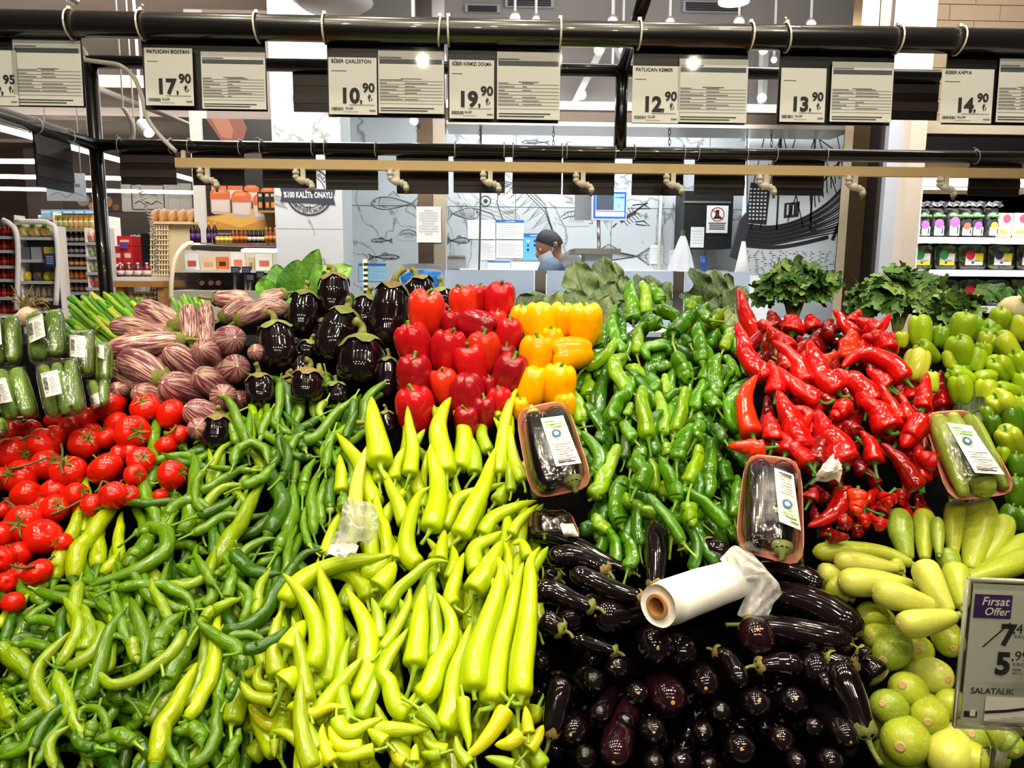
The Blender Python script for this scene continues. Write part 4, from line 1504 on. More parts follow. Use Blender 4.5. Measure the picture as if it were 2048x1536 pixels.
film_mat('thin_bag', '#ffffff', .10, .9, 35, white=.45, rough=.2)
film_mat('glass', '#f3f8f8', .05, 0, 5, rough=.02)
plain('pink_foam', '#d98a78', .7, noise=.06, nscale=80)
plain('label_white', '#efeeea', .6)
plain('paper', '#efe7e4', .7)
plain('ink', '#1c1a1c', .7)
plain('ink_grey', '#8a8688', .7)
plain('badge_blue', '#23588c', .6)
plain('badge_green', '#8fb86a', .6)

# --- lettering
_TXT = {}
def text_geo(body_, size=1.0, bold=0.0, align='LEFT'):
    key = (body_, bold, align)
    if key not in _TXT:
        cu = bpy.data.curves.new('lettering', 'FONT'); cu.body = body_; cu.size = 1.0; cu.align_x = align; cu.offset = bold; cu.resolution_u = 3
        ob = bpy.data.objects.new('lettering', cu); COL.objects.link(ob)
        dgx = bpy.context.evaluated_depsgraph_get()
        me = bpy.data.meshes.new_from_object(ob.evaluated_get(dgx))
        _TXT[key] = ([tuple(v.co) for v in me.vertices], [tuple(p.vertices) for p in me.polygons])
        bpy.data.objects.remove(ob, do_unlink=True); bpy.data.curves.remove(cu); bpy.data.meshes.remove(me)
    v, f = _TXT[key]
    return [(x*size, y*size) for x, y, _ in v], f
class Sheet:
    """flat sheet with its own metre axes: origin bottom-left"""
    def __init__(s, bl, br, tl, eps=.0006):
        s.o = np.asarray(bl, float); s.ux = nrm(np.asarray(br)-s.o); s.w = np.linalg.norm(np.asarray(br)-s.o)
        s.uy = nrm(np.asarray(tl)-s.o); s.h = np.linalg.norm(np.asarray(tl)-s.o); s.n = nrm(np.cross(s.ux, s.uy)); s.e = eps; s.mb = {}
    def p(s, x, y, e=1.0): return s.o + s.ux*x*s.w + s.uy*y*s.h + s.n*s.e*e       # unit coords
    def m(s, mat): return s.mb.setdefault(mat, MB())
    def rect(s, mat, x0, y0, x1, y1, e=1.0): s.m(mat).quad(s.p(x0, y0, e), s.p(x1, y0, e), s.p(x1, y1, e), s.p(x0, y1, e))
    def text(s, mat, t, x, y, size, bold=0.0, align='LEFT', e=1.5, maxw=None, slant=0):
        v, f = text_geo(t, size*s.h, bold, align)
        k = 1.0
        if maxw and v:
            w = max(q[0] for q in v)-min(q[0] for q in v)
            if w > maxw*s.w: k = maxw*s.w/w
        s.m(mat).add([s.p(x, y, e) + s.ux*(a*k+slant*b) + s.uy*b for a, b in v], f)
    def ribbon(s, mat, pts, w, e=1.2):
        """drawn line through unit points, width in unit of sheet height"""
        q = np.array([[a*s.w, b*s.h] for a, b in pts]); w = w*s.h
        T = np.gradient(q, axis=0); T /= (np.linalg.norm(T, axis=1)[:, None]+1e-9); N = np.stack([-T[:, 1], T[:, 0]], 1)
        mb = s.m(mat); V = []
        for i in range(len(q)):
            for sg in (-1, 1):
                c = q[i] + N[i]*w*.5*sg; V.append(s.o + s.ux*c[0] + s.uy*c[1] + s.n*s.e*e)
        mb.add(V, [(2*i, 2*i+1, 2*i+3, 2*i+2) for i in range(len(q)-1)])
    def poly(s, mat, pts, e=1.0):
        s.m(mat).add([s.p(a, b, e) for a, b in pts], [tuple(range(len(pts)))])
    def disc(s, mat, x, y, r, e=1.0, ry=None, n=20, r0=0):
        k = s.h/s.w
        pts = [(x + r*k*math.cos(2*math.pi*i/n), y + (ry or r)*math.sin(2*math.pi*i/n)) for i in range(n)]
        if r0:
            q = [(x + r0*k*math.cos(2*math.pi*i/n), y + r0*math.sin(2*math.pi*i/n)) for i in range(n)]
            s.m(mat).add([s.p(a, b, e) for a, b in pts+q], [(i, (i+1) % n, n+(i+1) % n, n+i) for i in range(n)])
        else: s.poly(mat, pts, e)
    def done(s, parent, name='print'):
        for mat, mb in s.mb.items(): mb.build(name, mat, parent)

class QuadPatch:
    """pixel quad (tl, tr, br, bl) laid over the bed"""
    def __init__(s, tl, tr, br, bl, h, tau=None, bed=BED):
        s.q = [np.array(x, float) for x in (tl, tr, br, bl)]; s.h = h; s.bed = bed
        c = bed.hit(*(s.q[2]+s.q[3])/2, h); s.c = c
        if tau is None: s.nn = bed.n
        else: s.nn = np.array((0, -math.sin(math.radians(tau)), math.cos(math.radians(tau))))
        s.k = depth(bed.hit(*(sum(s.q)/4), h))/F
    def px(s, a, b):
        return (s.q[3]*(1-a) + s.q[2]*a)*(1-b) + (s.q[0]*(1-a) + s.q[1]*a)*b
    def at(s, a, b, up=0.0):
        d = ray(*s.px(a, b)); t = ((s.c + s.nn*up - CAM)@s.nn)/(d@s.nn)
        return CAM + d*t
    def wid(s): return np.linalg.norm(s.at(1, .5)-s.at(0, .5)), np.linalg.norm(s.at(.5, 1)-s.at(.5, 0))
def sq(v, n=4): return max(0.0, 1-abs(2*v-1)**n)
def grid_mesh(fn, nu, nv):
    V = [fn(i/nu, j/nv) for j in range(nv+1) for i in range(nu+1)]
    Fc = [(j*(nu+1)+i, j*(nu+1)+i+1, (j+1)*(nu+1)+i+1, (j+1)*(nu+1)+i) for j in range(nv) for i in range(nu)]
    return V, Fc
def superell(a, n=4):
    c, s = math.cos(a), math.sin(a)
    k = (abs(c)**n + abs(s)**n)**(-1/n)
    return .5+.5*c*k, .5+.5*s*k
def wrapped(name, quad, h, tau, tray_mat, contents, label, cat, group, film='cling_film', lab=None, dome=.045, rimh=.012, lift=0.0):
    Q = QuadPatch(*quad, h, tau)
    w, l = Q.wid()
    root = empty(name, Q.at(.5, .5)); tag(root, label, cat, group)
    # tray: base, wall, rim as a ring of rounded outlines
    N = 36
    rows = [(.86, .002), (.90, .004), (1.0, rimh), (1.03, rimh+.001), (1.0, rimh-.003), (.88, -.004), (.0001, -.004)]
    V = []; 
    for k, z in rows:
        for i in range(N):
            a, b = superell(2*math.pi*i/N, 5)
            V.append(Q.at(.5+(a-.5)*k, .5+(b-.5)*k, z))
    Fc = [(r*N+i, r*N+(i+1) % N, (r+1)*N+(i+1) % N, (r+1)*N+i) for r in range(len(rows)-1) for i in range(N)]
    Fc.append(tuple(range(N)))
    mesh_obj('tray', V, Fc, tray_mat, root)
    for (kind, nm, x0, x1, t0, t1, rr, mat, col, cal) in contents:
        rw = rr*w
        pts = [Q.at(x0, t0, rw+.003), Q.at((x0+x1)/2+.01, (t0+t1)/2, rw+.004), Q.at(x1, t1, rw+.003)]
        o, C, rad = body(nm, kind, pts, rw, mat, vary(col, .1), seg=16, n=16, parent=root)
        if cal:
            d = nrm(C[0]-C[3]); mb = MB(); mb.lathe(C[0]-d*rw*.3, [(rw*.66, -rw*.25), (rw*.62, 0), (rw*.45, rw*.28), (rw*.2, rw*.36), (rw*.17, rw*.8)], 10, d)
            c = mb.build('calyx', 'dry_calyx_skin', root, smooth=True, color=vary('#9aa860'))
    def fz(a, b): return rimh + dome*(sq(a, 3.2)**.5)*(sq(b, 6)**.6) + .0015*math.sin(a*37+b*13)*math.sin(b*41-a*7)
    V, Fc = grid_mesh(lambda a, b: Q.at(a, b, fz(a, b)), 16, 20)
    fo = mesh_obj('film', V, Fc, film, root); fo['see_through'] = 1
    if lab:
        (a0, b0), (a1, b1), (c0, d0) = lab      # bl, br, tl in patch units
        def lp(s_, t_): 
            a, b = a0 + (a1-a0)*s_ + (c0-a0)*t_, b0 + (b1-b0)*s_ + (d0-b0)*t_
            return Q.at(a, b, fz(a, b)+.0015)
        V, Fc = grid_mesh(lp, 6, 10); lo = mesh_obj('label', V, Fc, 'label_white', root)
        def deco(u0, v0, u1, v1, mat, e=.0012, nm='print'):
            V, Fc = grid_mesh(lambda s_, t_: lp(u0+(u1-u0)*s_, v0+(v1-v0)*t_) + Q.nn*e, 6, 6)
            return V, Fc
        mbs = {}
        for (u0, v0, u1, v1, mat) in lift or []:
            v, f = deco(u0, v0, u1, v1, mat); mbs.setdefault(mat, MB()).add(v, f)
        for mat, mb in mbs.items(): mb.build('label_print', mat, lo)
    return root, Q, fz
cprint = [(.08, .30, .32, .78, 'ink_grey'), (.11, .30, .13, .78, 'ink'), (.16, .30, .19, .78, 'ink'), (.22, .30, .23, .78, 'ink'), (.26, .30, .29, .78, 'ink')] + \
         [(.42, .12+.075*i, .9-.1*(i % 3), .14+.075*i, 'ink_grey') for i in range(9)] + [(.08, .93, .92, .95, 'ink_grey'), (.1, .16, .3, .18, 'ink_grey')]
CK = '#71923a'
def cukes(n, tilt=0.0):
    r_ = .47/n*1.02
    return [('cuke', 'cucumber', (i+.5)/n*.9+.05, (i+.5)/n*.9+.05+tilt, .95, .05, r_*.98, 'cucumber_skin', R.choice((CK, '#7c963c', '#668830')), False) for i in range(n)]
CP = [  # quad, n, label patch, h, words
 (((-28, 632), (40, 628), (48, 728), (-24, 738)), 2, ((.02, .42), (.42, .44), (.0, .95)), .06, 'clear cucumber pack at the upper left edge, under the radish roots'),
 (((50, 626), (128, 616), (137, 712), (58, 732)), 2, ((.05, .42), (.47, .50), (.02, .86)), .065, 'clear cucumber pack with slanted label at the top of the stack'),
 (((136, 660), (190, 658), (190, 752), (140, 755)), 2, ((.05, .44), (.62, .40), (.05, .90)), .05, 'clear cucumber pack half hidden behind the topmost cucumber pack'),
 (((192, 678), (224, 690), (222, 775), (194, 765)), 1, ((.05, .6), (.5, .6), (.05, .9)), .03, 'clear cucumber pack squeezed against the striped eggplants'),
 (((170, 760), (221, 756), (219, 812), (186, 822)), 2, ((.05, .05), (.45, .10), (.05, .5)), .04, 'short cucumber pack lying above the largest tomato'),
 (((-22, 738), (50, 732), (82, 835), (5, 846)), 2, ((.02, .35), (.40, .37), (.0, .80)), .06, 'clear cucumber pack at the left edge above the tomatoes'),
 (((68, 728), (154, 714), (176, 826), (92, 842)), 3, ((.10, .40), (.50, .42), (.10, .82)), .07, 'clear pack of three cucumbers with centred barcode label'),
 (((-40, 846), (10, 840), (22, 872), (-30, 880)), 1, None, .05, 'bottom cucumber pack mostly cut off by the left edge'),
]
for quad, n, lab, h, words in CP:
    wrapped('cucumber_pack', quad, h, 52, 'clear_tray', cukes(n), words, 'vegetable pack', 'packed cucumbers', film='clear_tray', lab=lab, dome=.045, rimh=.006, lift=cprint)
eprint = [(.08, .90, .5, .93, 'badge_green'), (.15, .84, .8, .86, 'ink_grey'), (.25, .78, .75, .80, 'badge_green')] + [(.15+.05*(i % 2), .12+.05*i, .9-.12*(i % 3), .135+.05*i, 'ink_grey') for i in range(7)] + [(.12, .05, .8, .07, 'ink'), (.12, .085, .7, .10, 'ink')]
def badge(root, Q, fz, lab, u, v, rad):
    (a0, b0), (a1, b1), (c0, d0) = lab
    def lp(s_, t_):
        a, b = a0 + (a1-a0)*s_ + (c0-a0)*t_, b0 + (b1-b0)*s_ + (d0-b0)*t_
        return Q.at(a, b, fz(a, b)+.0032)
    c = lp(u, v); e1 = nrm(lp(u+.1, v)-c); e2 = nrm(np.cross(Q.nn, e1))
    for rr, r0, mat, e in ((rad, rad*.86, 'badge_green', 0), (rad*.72, 0, 'badge_blue', .0002), (rad*.35, 0, 'label_white', .0004)):
        n = 18; mb = MB()
        out = [c + Q.nn*e + (e1*math.cos(2*math.pi*i/n) + e2*math.sin(2*math.pi*i/n))*rr for i in range(n)]
        if r0:
            inn = [c + Q.nn*e + (e1*math.cos(2*math.pi*i/n) + e2*math.sin(2*math.pi*i/n))*r0 for i in range(n)]
            mb.add(out+inn, [(i, (i+1) % n, n+(i+1) % n, n+i) for i in range(n)])
        else: mb.add(out, [tuple(range(n))])
        mb.build('label_badge', mat, root)
    v, f = text_geo('organik', .011, .02, 'CENTER')
    s_ = MB(); o = lp(u, v_ if False else min(.98, .70)) if False else c + e2*rad*1.25
    s_.add([o + e1*x + e2*y for x, y in v], f); s_.build('label_text', 'badge_green', root)
E2 = [('kemer', 'eggplant', .32, .30, .96, .04, .235, 'eggplant_skin', EGG, True), ('kemer', 'eggplant', .70, .70, .05, .95, .235, 'eggplant_skin', EGG, True)]
lab = ((.50, .30), (.92, .28), (.44, .86))
r_, Q, fz = wrapped('eggplant_pack', ((1030, 822), (1132, 800), (1188, 972), (1064, 998)), .075, 42, 'pink_foam', E2, 'pink foam tray of wrapped eggplants between pale peppers and wrinkled peppers', 'vegetable pack', 'wrapped eggplant trays', lab=lab, dome=.05, lift=eprint)
badge(r_, Q, fz, lab, .45, .66, .010)
lab = ((.86, .86), (.52, .90), (.97, .34))
r_, Q, fz = wrapped('eggplant_pack', ((1492, 908), (1602, 922), (1608, 1134), (1470, 1096)), .075, 40, 'pink_foam', [('kemer', 'eggplant', .28, .27, .04, .96, .23, 'eggplant_skin', EGG, False), ('kemer', 'eggplant', .68, .66, .08, .96, .25, 'eggplant_skin', EGG, True)], 'pink foam tray of wrapped eggplants below the red peppers, label upside down', 'vegetable pack', 'wrapped eggplant trays', lab=lab, dome=.055, lift=eprint)
badge(r_, Q, fz, lab, .5, .60, .010)
r_, Q, fz = wrapped('eggplant_pack', ((1064, 1020), (1140, 1022), (1162, 1078), (1058, 1070)), .03, 40, 'pink_foam', [('kemer', 'eggplant', .3, .3, .04, .96, .2, 'eggplant_skin', EGG, True), ('kemer', 'eggplant', .7, .7, .04, .96, .2, 'eggplant_skin', EGG, True)], 'wrapped eggplant tray half buried between pale peppers and long eggplants', 'vegetable pack', 'wrapped eggplant trays', lab=((.68, .05), (.98, .1), (.66, .5)), dome=.04, lift=eprint)
lab = ((.52, .28), (.94, .22), (.40, .88))
r_, Q, fz = wrapped('zucchini_pack', ((1846, 828), (1946, 820), (2038, 984), (1898, 1002)), .075, 42, 'pink_foam', [('zuc', 'zucchini', .24, .25, .04, .97, .17, 'zucchini_skin', '#93a62e', False), ('zuc', 'zucchini', .55, .55, .97, .0, .20, 'zucchini_skin', '#9aad34', False), ('zuc', 'zucchini', .84, .84, .05, .95, .14, 'zucchini_skin', '#8aa02c', False)], 'pink foam tray of wrapped zucchinis beside the green stuffing peppers', 'vegetable pack', lab=lab, group=None, dome=.05, lift=eprint)
badge(r_, Q, fz, lab, .42, .66, .010)

# --- roll of thin bags on the eggplants
plain('bag_roll', '#f3f2f0', .45, spec=.3, noise=.03, nscale=60, bump=.15)
plain('cardboard', '#a9773f', .8, noise=.15, nscale=120)
roll = None
def bag_roll():
    p0 = BED.hit(1316, 1212, .11); p1 = CAM + ray(1500, 1146)*(depth(p0)+.15)
    ax = nrm(p1-p0); L = np.linalg.norm(p1-p0); r = 46*depth(p0)/F
    n = 26
    C = catmull([p0, p1], 10); rad = np.array([.93, 1.0, 1.0, .99, 1, .98, .96, .95, .9, .80])*r
    V, Fc, S = sweep(C, rad, n, cap=False, mod=lambda th, i: 1+.012*np.sin(3*th+i*.7)+.01*np.sin(7*th+i))
    # hollow end: ring down to the core
    nb = len(V); e1 = V[0:n]; core = p0 + (e1-p0)*(.52/.93)
    V = np.vstack([V, core]); Fc += [(i, nb+i, nb+(i+1) % n, (i+1) % n) for i in range(n)]
    Fc.append(tuple((9)*n+k for k in range(n-1, -1, -1)))
    o = mesh_obj('bag_roll', V, Fc, 'bag_roll'); tag(o, 'roll of thin white plastic bags lying on the black eggplants', 'bag roll')
    mb = MB(); e = nrm(np.cross(ax, (0, 0, 1))); f2 = np.cross(ax, e)
    N = 20; V = []; 
    for rr, h in ((.54, -.004), (.54, .0), (.40, -.004), (.40, .09), (.54, .09)):
        for i in range(N):
            a = 2*math.pi*i/N; V.append(p0 + ax*h + (e*math.cos(a)+f2*math.sin(a))*rr*r)
    q = [(0, 1), (0, 2), (2, 3)]
    Fc = [(a*N+i, a*N+(i+1) % N, b*N+(i+1) % N, b*N+i) for a, b in q for i in range(N)]
    mb.add(V, Fc); mb.lathe(p0+ax*.088, [(.40*r, 0), (.39*r, .002)], N, ax)
    mb.build('cardboard_core', 'cardboard', o, smooth=False)
    # loose tail of bag
    P_ = {}
    pts = [[(1440, 1118, .0), (1466, 1092, .01), (1486, 1098, .0)], [(1470, 1180, .0), (1500, 1120, .018), (1520, 1122, .008)], [(1490, 1172, -.005), (1530, 1150, .02), (1562, 1178, .01)], [(1492, 1190, -.012), (1525, 1185, .012), (1556, 1196, .0)], [(1473, 1230, -.02), (1500, 1238, .002), (1532, 1238, -.01)]]
    G = np.array([[CAM + ray(x, y)*(depth(p0)+.10-d) for x, y, d in row] for row in pts])
    def fn(a, b):
        rows = np.array([catmull(G[i], 2, np.array([a, a]))[0] for i in range(5)])
        q = catmull(rows, 2, np.array([b, b]))[0]
        return q + np.array((0, -1, .5))*(.0035*math.sin(a*19+b*5)*math.sin(b*17) + .002*math.sin(a*43+b*31))
    V, Fc = grid_mesh(fn, 14, 30); mesh_obj('loose_bag', V, Fc, plain('bag_sheet', '#ecebe9', .35, spec=.4, bump=.4, nscale=90), o)
bag_roll()
def crumpled(name, ctrl, h, label, mat='thin_bag', amp=.008, n=26, seed=1):
    G = np.array([[BED.hit(x, y, h+d) for x, y, d in row] for row in ctrl])
    rg = random.Random(seed); ph = [rg.uniform(0, 6.28) for _ in range(12)]
    def fn(a, b):
        rows = np.array([catmull(g, 2, np.array([a, a]))[0] for g in G]); q = catmull(rows, 2, np.array([b, b]))[0]
        z = sum(math.sin(a*(9+5*k)+ph[k]+3*math.sin(b*(7+3*k)+ph[k+6]))*math.sin(b*(8+6*k)+ph[k+3])/(1+.5*k) for k in range(3))
        return q + BED.n*amp*z
    V, Fc = grid_mesh(fn, n, n); o = mesh_obj(name, V, Fc, mat, smooth=False); o['see_through'] = 1
    tag(o, label, 'plastic bag', None); return o
crumpled('crumpled_bag', [[(690, 1008, .02), (715, 1000, .05), (752, 1012, .03)], [(675, 1055, .03), (712, 1050, .06), (756, 1060, .03)], [(648, 1112, .02), (690, 1095, .04), (735, 1090, .03)]], .075, 'crumpled clear plastic bag pulled over a pale long pepper', seed=3)
crumpled('crumpled_bag', [[(662, 1092, .03), (690, 1085, .03), (718, 1092, .03)], [(650, 1112, .03), (685, 1112, .03), (712, 1108, .03)]], .085, 'white torn bag edge below the crumpled clear bag', mat=MATS['bag_sheet'], amp=.004, n=14, seed=5)
crumpled('crumpled_bag', [[(1648, 925, .03), (1665, 912, .05), (1682, 920, .03)], [(1636, 945, .03), (1662, 940, .05), (1684, 945, .03)], [(1618, 968, .0), (1650, 962, .02), (1680, 962, .02)]], .075, 'small white plastic scrap caught on the red pointed peppers', mat=MATS['bag_sheet'], amp=.004, n=14, seed=8)

# ------------------------------------------------------------------ leafy greens behind the piles
def leaf_mesh(name, kind, seed):
    rg = random.Random(seed); V = []; Fc = []; S = []
    if kind == 'celery':
        def leaflet(o, d, L, w, z):
            d = np.array(d); s = np.array((-d[1], d[0])); n0 = len(V); n = 6
            for i in range(n+1):
                t = i/n; ww = w*math.sin(math.pi*min(1, .12+t*.88))**.8*(1.0 if i % 2 else .62)*(1.15-.5*t)
                if i == n: ww = .002
                for k in (-1, -.45, 0, .45, 1):
                    p = np.array(o) + d*L*(t + (.10 if abs(k) == 1 and i % 2 else 0)) + s*ww*k
                    V.append((p[0], p[1], z + .10*L*math.sin(t*2.4)*-1 + .10*abs(k)*w + rg.uniform(-.02, .02))); S.append((p[0]*2, p[1]*2, z))
            for i in range(n):
                for k in range(4): Fc.append((n0+i*5+k, n0+i*5+k+1, n0+(i+1)*5+k+1, n0+(i+1)*5+k))
        leaflet((0, .12), (0, 1), .75, .30, 0)
        for sg in (-1, 1):
            a = rg.uniform(.7, 1.0)*sg; leaflet((0, .10), (math.sin(a), math.cos(a)), .62, .26, .03)
            a = rg.uniform(1.3, 1.6)*sg
            if rg.random() < .7: leaflet((0, -.02), (math.sin(a), math.cos(a)), .42, .20, .0)
        n0 = len(V); C = catmull([(0, .2, 0), (0, -.15, -.02), (rg.uniform(-.1, .1), -.5, -.2)], 5); v, f, s = sweep(C, .025, 5); V += [tuple(q) for q in v]; S += [tuple(q) for q in s]; Fc += [tuple(i+n0 for i in q) for q in f]
    else:
        n, m = 14, 8; ph = rg.uniform(0, 6); fold = {'broad': .18, 'chard': .25}[kind]; wmax = {'broad': .40, 'chard': .30}[kind]
        for i in range(n+1):
            t = i/n
            w = wmax*math.sin(math.pi*min(1, t**.8*.96+.04))**.62 + .015
            if kind == 'broad': w *= 1+.10*math.sin(t*14+ph)
            for j in range(-m, m+1):
                k = j/m
                z = fold*abs(k)*w - .35*t*t*(.8 if kind == 'broad' else .5) + (.11 if kind == 'broad' else .03)*math.sin(t*13+ph+k*3)*abs(k)**1.5 + .012*abs(math.sin(t*22-abs(k)*6))
                V.append((k*w, t, z)); S.append((k*w*3, t*3, z))
        q = 2*m+1
        for i in range(n):
            for j in range(2*m): Fc.append((i*q+j, i*q+j+1, (i+1)*q+j+1, (i+1)*q+j))
        n0 = len(V); C = catmull([(0, .9, -.13), (0, .45, -.015), (0, 0, 0.0), (0, -.25, .02)], 8); v, f, s = sweep(C, np.array([.006, .01, .014, .018, .022, .026, .03, .03]), 6)
        V += [tuple(q_) for q_ in v]; S += [tuple(q_) for q_ in s]; Fc += [tuple(i+n0 for i in q_) for q_ in f]
    return data_mesh(name, V, Fc, S, 'leaf_skin' if kind == 'celery' else 'veined_leaf_skin')
LEAF = {k: [leaf_mesh(k + '_leaf', k, i) for i in range(4)] for k in ('celery', 'broad', 'chard')}
def put_leaf(parent, kind, base, tip, nrm_, col, name='leaf', width=1.0):
    base = np.asarray(base); d = np.asarray(tip)-base; L = np.linalg.norm(d); d = d/L
    x = nrm(np.cross(d, nrm_)); z = np.cross(x, d)
    o = bpy.data.objects.new(name, R.choice(LEAF[kind])); COL.objects.link(o)
    M = Matrix(((x[0]*L*width, d[0]*L, z[0]*L, base[0]), (x[1]*L*width, d[1]*L, z[1]*L, base[1]), (x[2]*L*width, d[2]*L, z[2]*L, base[2]), (0, 0, 0, 1)))
    if parent is not None:
        o.parent = parent; M = Matrix.Translation(-Vector(parent.location)) @ M
    o.matrix_local = M; o.color = col
    return o
def bunch(name, cx, cy, rx, ry, Y, n, kind, cols, size, label, cat, group, droop=.35, stalks=True):
    c = atY(cx, cy, Y); k = mpp(Y); root = empty(name, c); tag(root, label, cat, group)
    for i in range(n):
        a = R.uniform(0, 6.28); e = math.asin(R.uniform(-.35, 1)); s = R.uniform(.72, 1.0)
        v = np.array((math.cos(a)*math.cos(e)*rx*k, math.sin(a)*math.cos(e)*rx*k*.7, math.sin(e)*ry*k))*s
        out = nrm(v/np.array((rx, rx*.7, ry)))
        t = nrm(np.cross(out, np.array((R.uniform(-1, 1), R.uniform(-1, 1), R.uniform(-1, 1)))))
        d = nrm(out*.55 + t*.5 + np.array((0, 0, -droop*R.random())))
        L = size*k*R.uniform(.75, 1.25)
        nn = nrm(out + t*R.uniform(-.3, .3) + np.array((0, -.3, .4)))
        put_leaf(root, kind, c+v-d*L*.4, c+v+d*L*.6, nn, vary(R.choice(cols), .15))
    if stalks:
        for i in range(9):
            a = R.uniform(0, 6.28); q = c + np.array((math.cos(a)*rx*k*.6, math.sin(a)*rx*k*.4, ry*k*R.uniform(.1, .6)))
            V, Fc, S = sweep(catmull([c+np.array((0, 0, -ry*k*1.3)), (c+q)/2+np.array((0, 0, -.01)), q], 7), np.array([.008, .007, .006, .005, .004, .003, .002]), 6)
            mesh_obj('stalk', V, Fc, 'stem_skin', root, skin=S, color=vary('#9db45a'))
    return root
CEL = ['#24480f', '#315c16', '#4a7026', '#72904a']
bunch('celery_bunch', 1590, 578, 88, 56, 1.70, 105, 'celery', CEL, 46, 'bunch of celery leaves drooping over the red pointed peppers', 'leafy bunch', 'leafy bunches')
bunch('celery_bunch', 1800, 596, 96, 60, 1.72, 120, 'celery', CEL, 48, 'wide bunch of celery leaves in front of the steel pillar', 'leafy bunch', 'leafy bunches')
bunch('celery_bunch', 1915, 640, 52, 62, 1.60, 60, 'celery', CEL, 42, 'celery leaves hanging down over the green stuffing peppers', 'leafy bunch', 'leafy bunches')
def leaves_at(name, spec, Y, kind, cols, label, cat, group, lean=.5):
    c = atY(spec[0][0], spec[0][1], Y); root = empty(name, c); tag(root, label, cat, group)
    for (bx, by, tx, ty, w, dY, col) in spec:
        b = atY(bx, by, Y+dY); t = atY(tx, ty, Y+dY) + np.array((0, R.uniform(-.03, .05), 0))
        nn = nrm(np.array((R.uniform(-.4, .4), -1, .35+R.uniform(-.2, .3))))
        put_leaf(root, kind, b, t, nn, vary(cols[col], .12), width=w)
    return root
BL = ['#465c36', '#556a40', '#748554', '#384e2c', '#808a60']
leaves_at('cauliflower', [(1172, 600, 1150, 515, .95, 0, 1), (1205, 600, 1208, 505, .75, .03, 0), (1215, 600, 1238, 520, .85, .02, 1), (1225, 610, 1262, 545, .9, .0, 3), (1195, 640, 1228, 560, .9, -.03, 0), (1170, 645, 1142, 570, .95, -.04, 0), (1200, 650, 1215, 592, 1.1, -.06, 2), (1235, 640, 1282, 565, .8, .04, 3), (1185, 645, 1176, 550, .8, -.02, 1), (1210, 655, 1250, 600, 1.0, -.05, 3)], 1.78, 'broad', BL, 'cauliflower with broad grey-green leaves behind the yellow peppers', 'cauliflower', 'cauliflowers behind the piles')
leaves_at('cauliflower', [(1300, 620, 1316, 545, .9, 0, 0), (1285, 620, 1284, 548, .8, .02, 3), (1305, 625, 1332, 568, .9, .02, 1)], 1.84, 'broad', BL, 'cauliflower leaves rising behind the wrinkled green peppers', 'cauliflower', 'cauliflowers behind the piles')
leaves_at('cauliflower', [(1412, 620, 1396, 538, .9, 0, 3), (1430, 620, 1430, 545, .85, .02, 0), (1442, 620, 1468, 545, .9, .02, 1), (1412, 630, 1372, 580, .9, .0, 3), (1450, 630, 1492, 572, .9, -.02, 0), (1440, 650, 1452, 585, 1.0, -.04, 3), (1420, 650, 1400, 592, 1.0, -.04, 1), (1450, 650, 1478, 608, 1.0, -.05, 2)], 1.78, 'broad', BL, 'cauliflower with drooping dark leaves between wrinkled and red peppers', 'cauliflower', 'cauliflowers behind the piles')
leaves_at('cauliflower', [(1075, 640, 1040, 588, 1.3, 0, 3), (1080, 640, 1075, 580, 1.2, .02, 0), (1090, 645, 1110, 592, 1.1, .0, 3), (1085, 640, 1130, 585, .8, .0, 2)], 1.76, 'broad', BL, 'low dark leaves tucked between red and yellow bell peppers', 'cauliflower', 'cauliflowers behind the piles')
SPI = ['#3f7a1c', '#5a9426', '#7fae4c', '#2f6416']
leaves_at('chard_bunch', [(600, 600, 636, 500, .8, 0, 1), (575, 600, 597, 520, 1.1, 0, 0), (600, 600, 695, 525, 1.0, .02, 2), (560, 600, 545, 525, 1.0, .02, 0), (560, 605, 500, 560, 1.0, 0, 1), (620, 605, 650, 545, 1.1, .03, 3), (540, 605, 520, 540, .9, .04, 3), (590, 610, 570, 560, 1.2, -.02, 0), (640, 620, 690, 590, 1.0, -.02, 3)], 1.78, 'chard', SPI, 'chard with upright glossy green leaves behind the striped eggplants', 'leafy bunch', 'leafy bunches')
leaves_at('chard_bunch', [(715, 625, 735, 590, 1.0, 0, 0), (705, 625, 700, 585, .9, 0, 3)], 1.66, 'chard', SPI, 'single green chard leaves peeping out between the black round eggplants', 'leafy bunch', 'leafy bunches')
lf = leaves_at('loose_leaf', [(1915, 842, 1975, 798, 1.1, 0, 3)], 1.30, 'broad', BL, 'dark green loose leaf on the stuffing peppers above the wrapped zucchinis', 'leaf', None)
# scallions lying in a sheaf: one stalk each
def sheaf(name, ends, dirpx, Y, n, label, group, rad=5.0):
    (x0, y0, x1, y1) = ends; c = atY((x0+x1)/2, (y0+y1)/2+20, Y); root = empty(name, c); tag(root, label, 'scallions', group)
    for i in range(n):
        x = R.uniform(x0, x1); f = (x-x0)/(x1-x0); y = R.uniform(y0, y1) - 8*math.sin(f*3.1)
        dY = R.uniform(-.06, .06) + (y-y0)/(y1-y0)*-.08
        L = R.uniform(.8, 1.2)
        a = atY(x, y, Y+dY); b = atY(x+dirpx[0]*L, y+dirpx[1]*L, Y+dY-.05)
        V, Fc, S = sweep(catmull([a, (a+b)/2+np.array((0, 0, R.uniform(-.006, .006))), b], 6), np.array([.8, 1, 1, 1, 1, 1.1])*rad*mpp(Y)*R.uniform(.75, 1.2), 7)
        mesh_obj('stalk', V, Fc, 'leaf_skin', root, skin=S, color=vary(R.choice(('#3f7a1a', '#5d9422', '#7fae30', '#a5b83c')), .12))
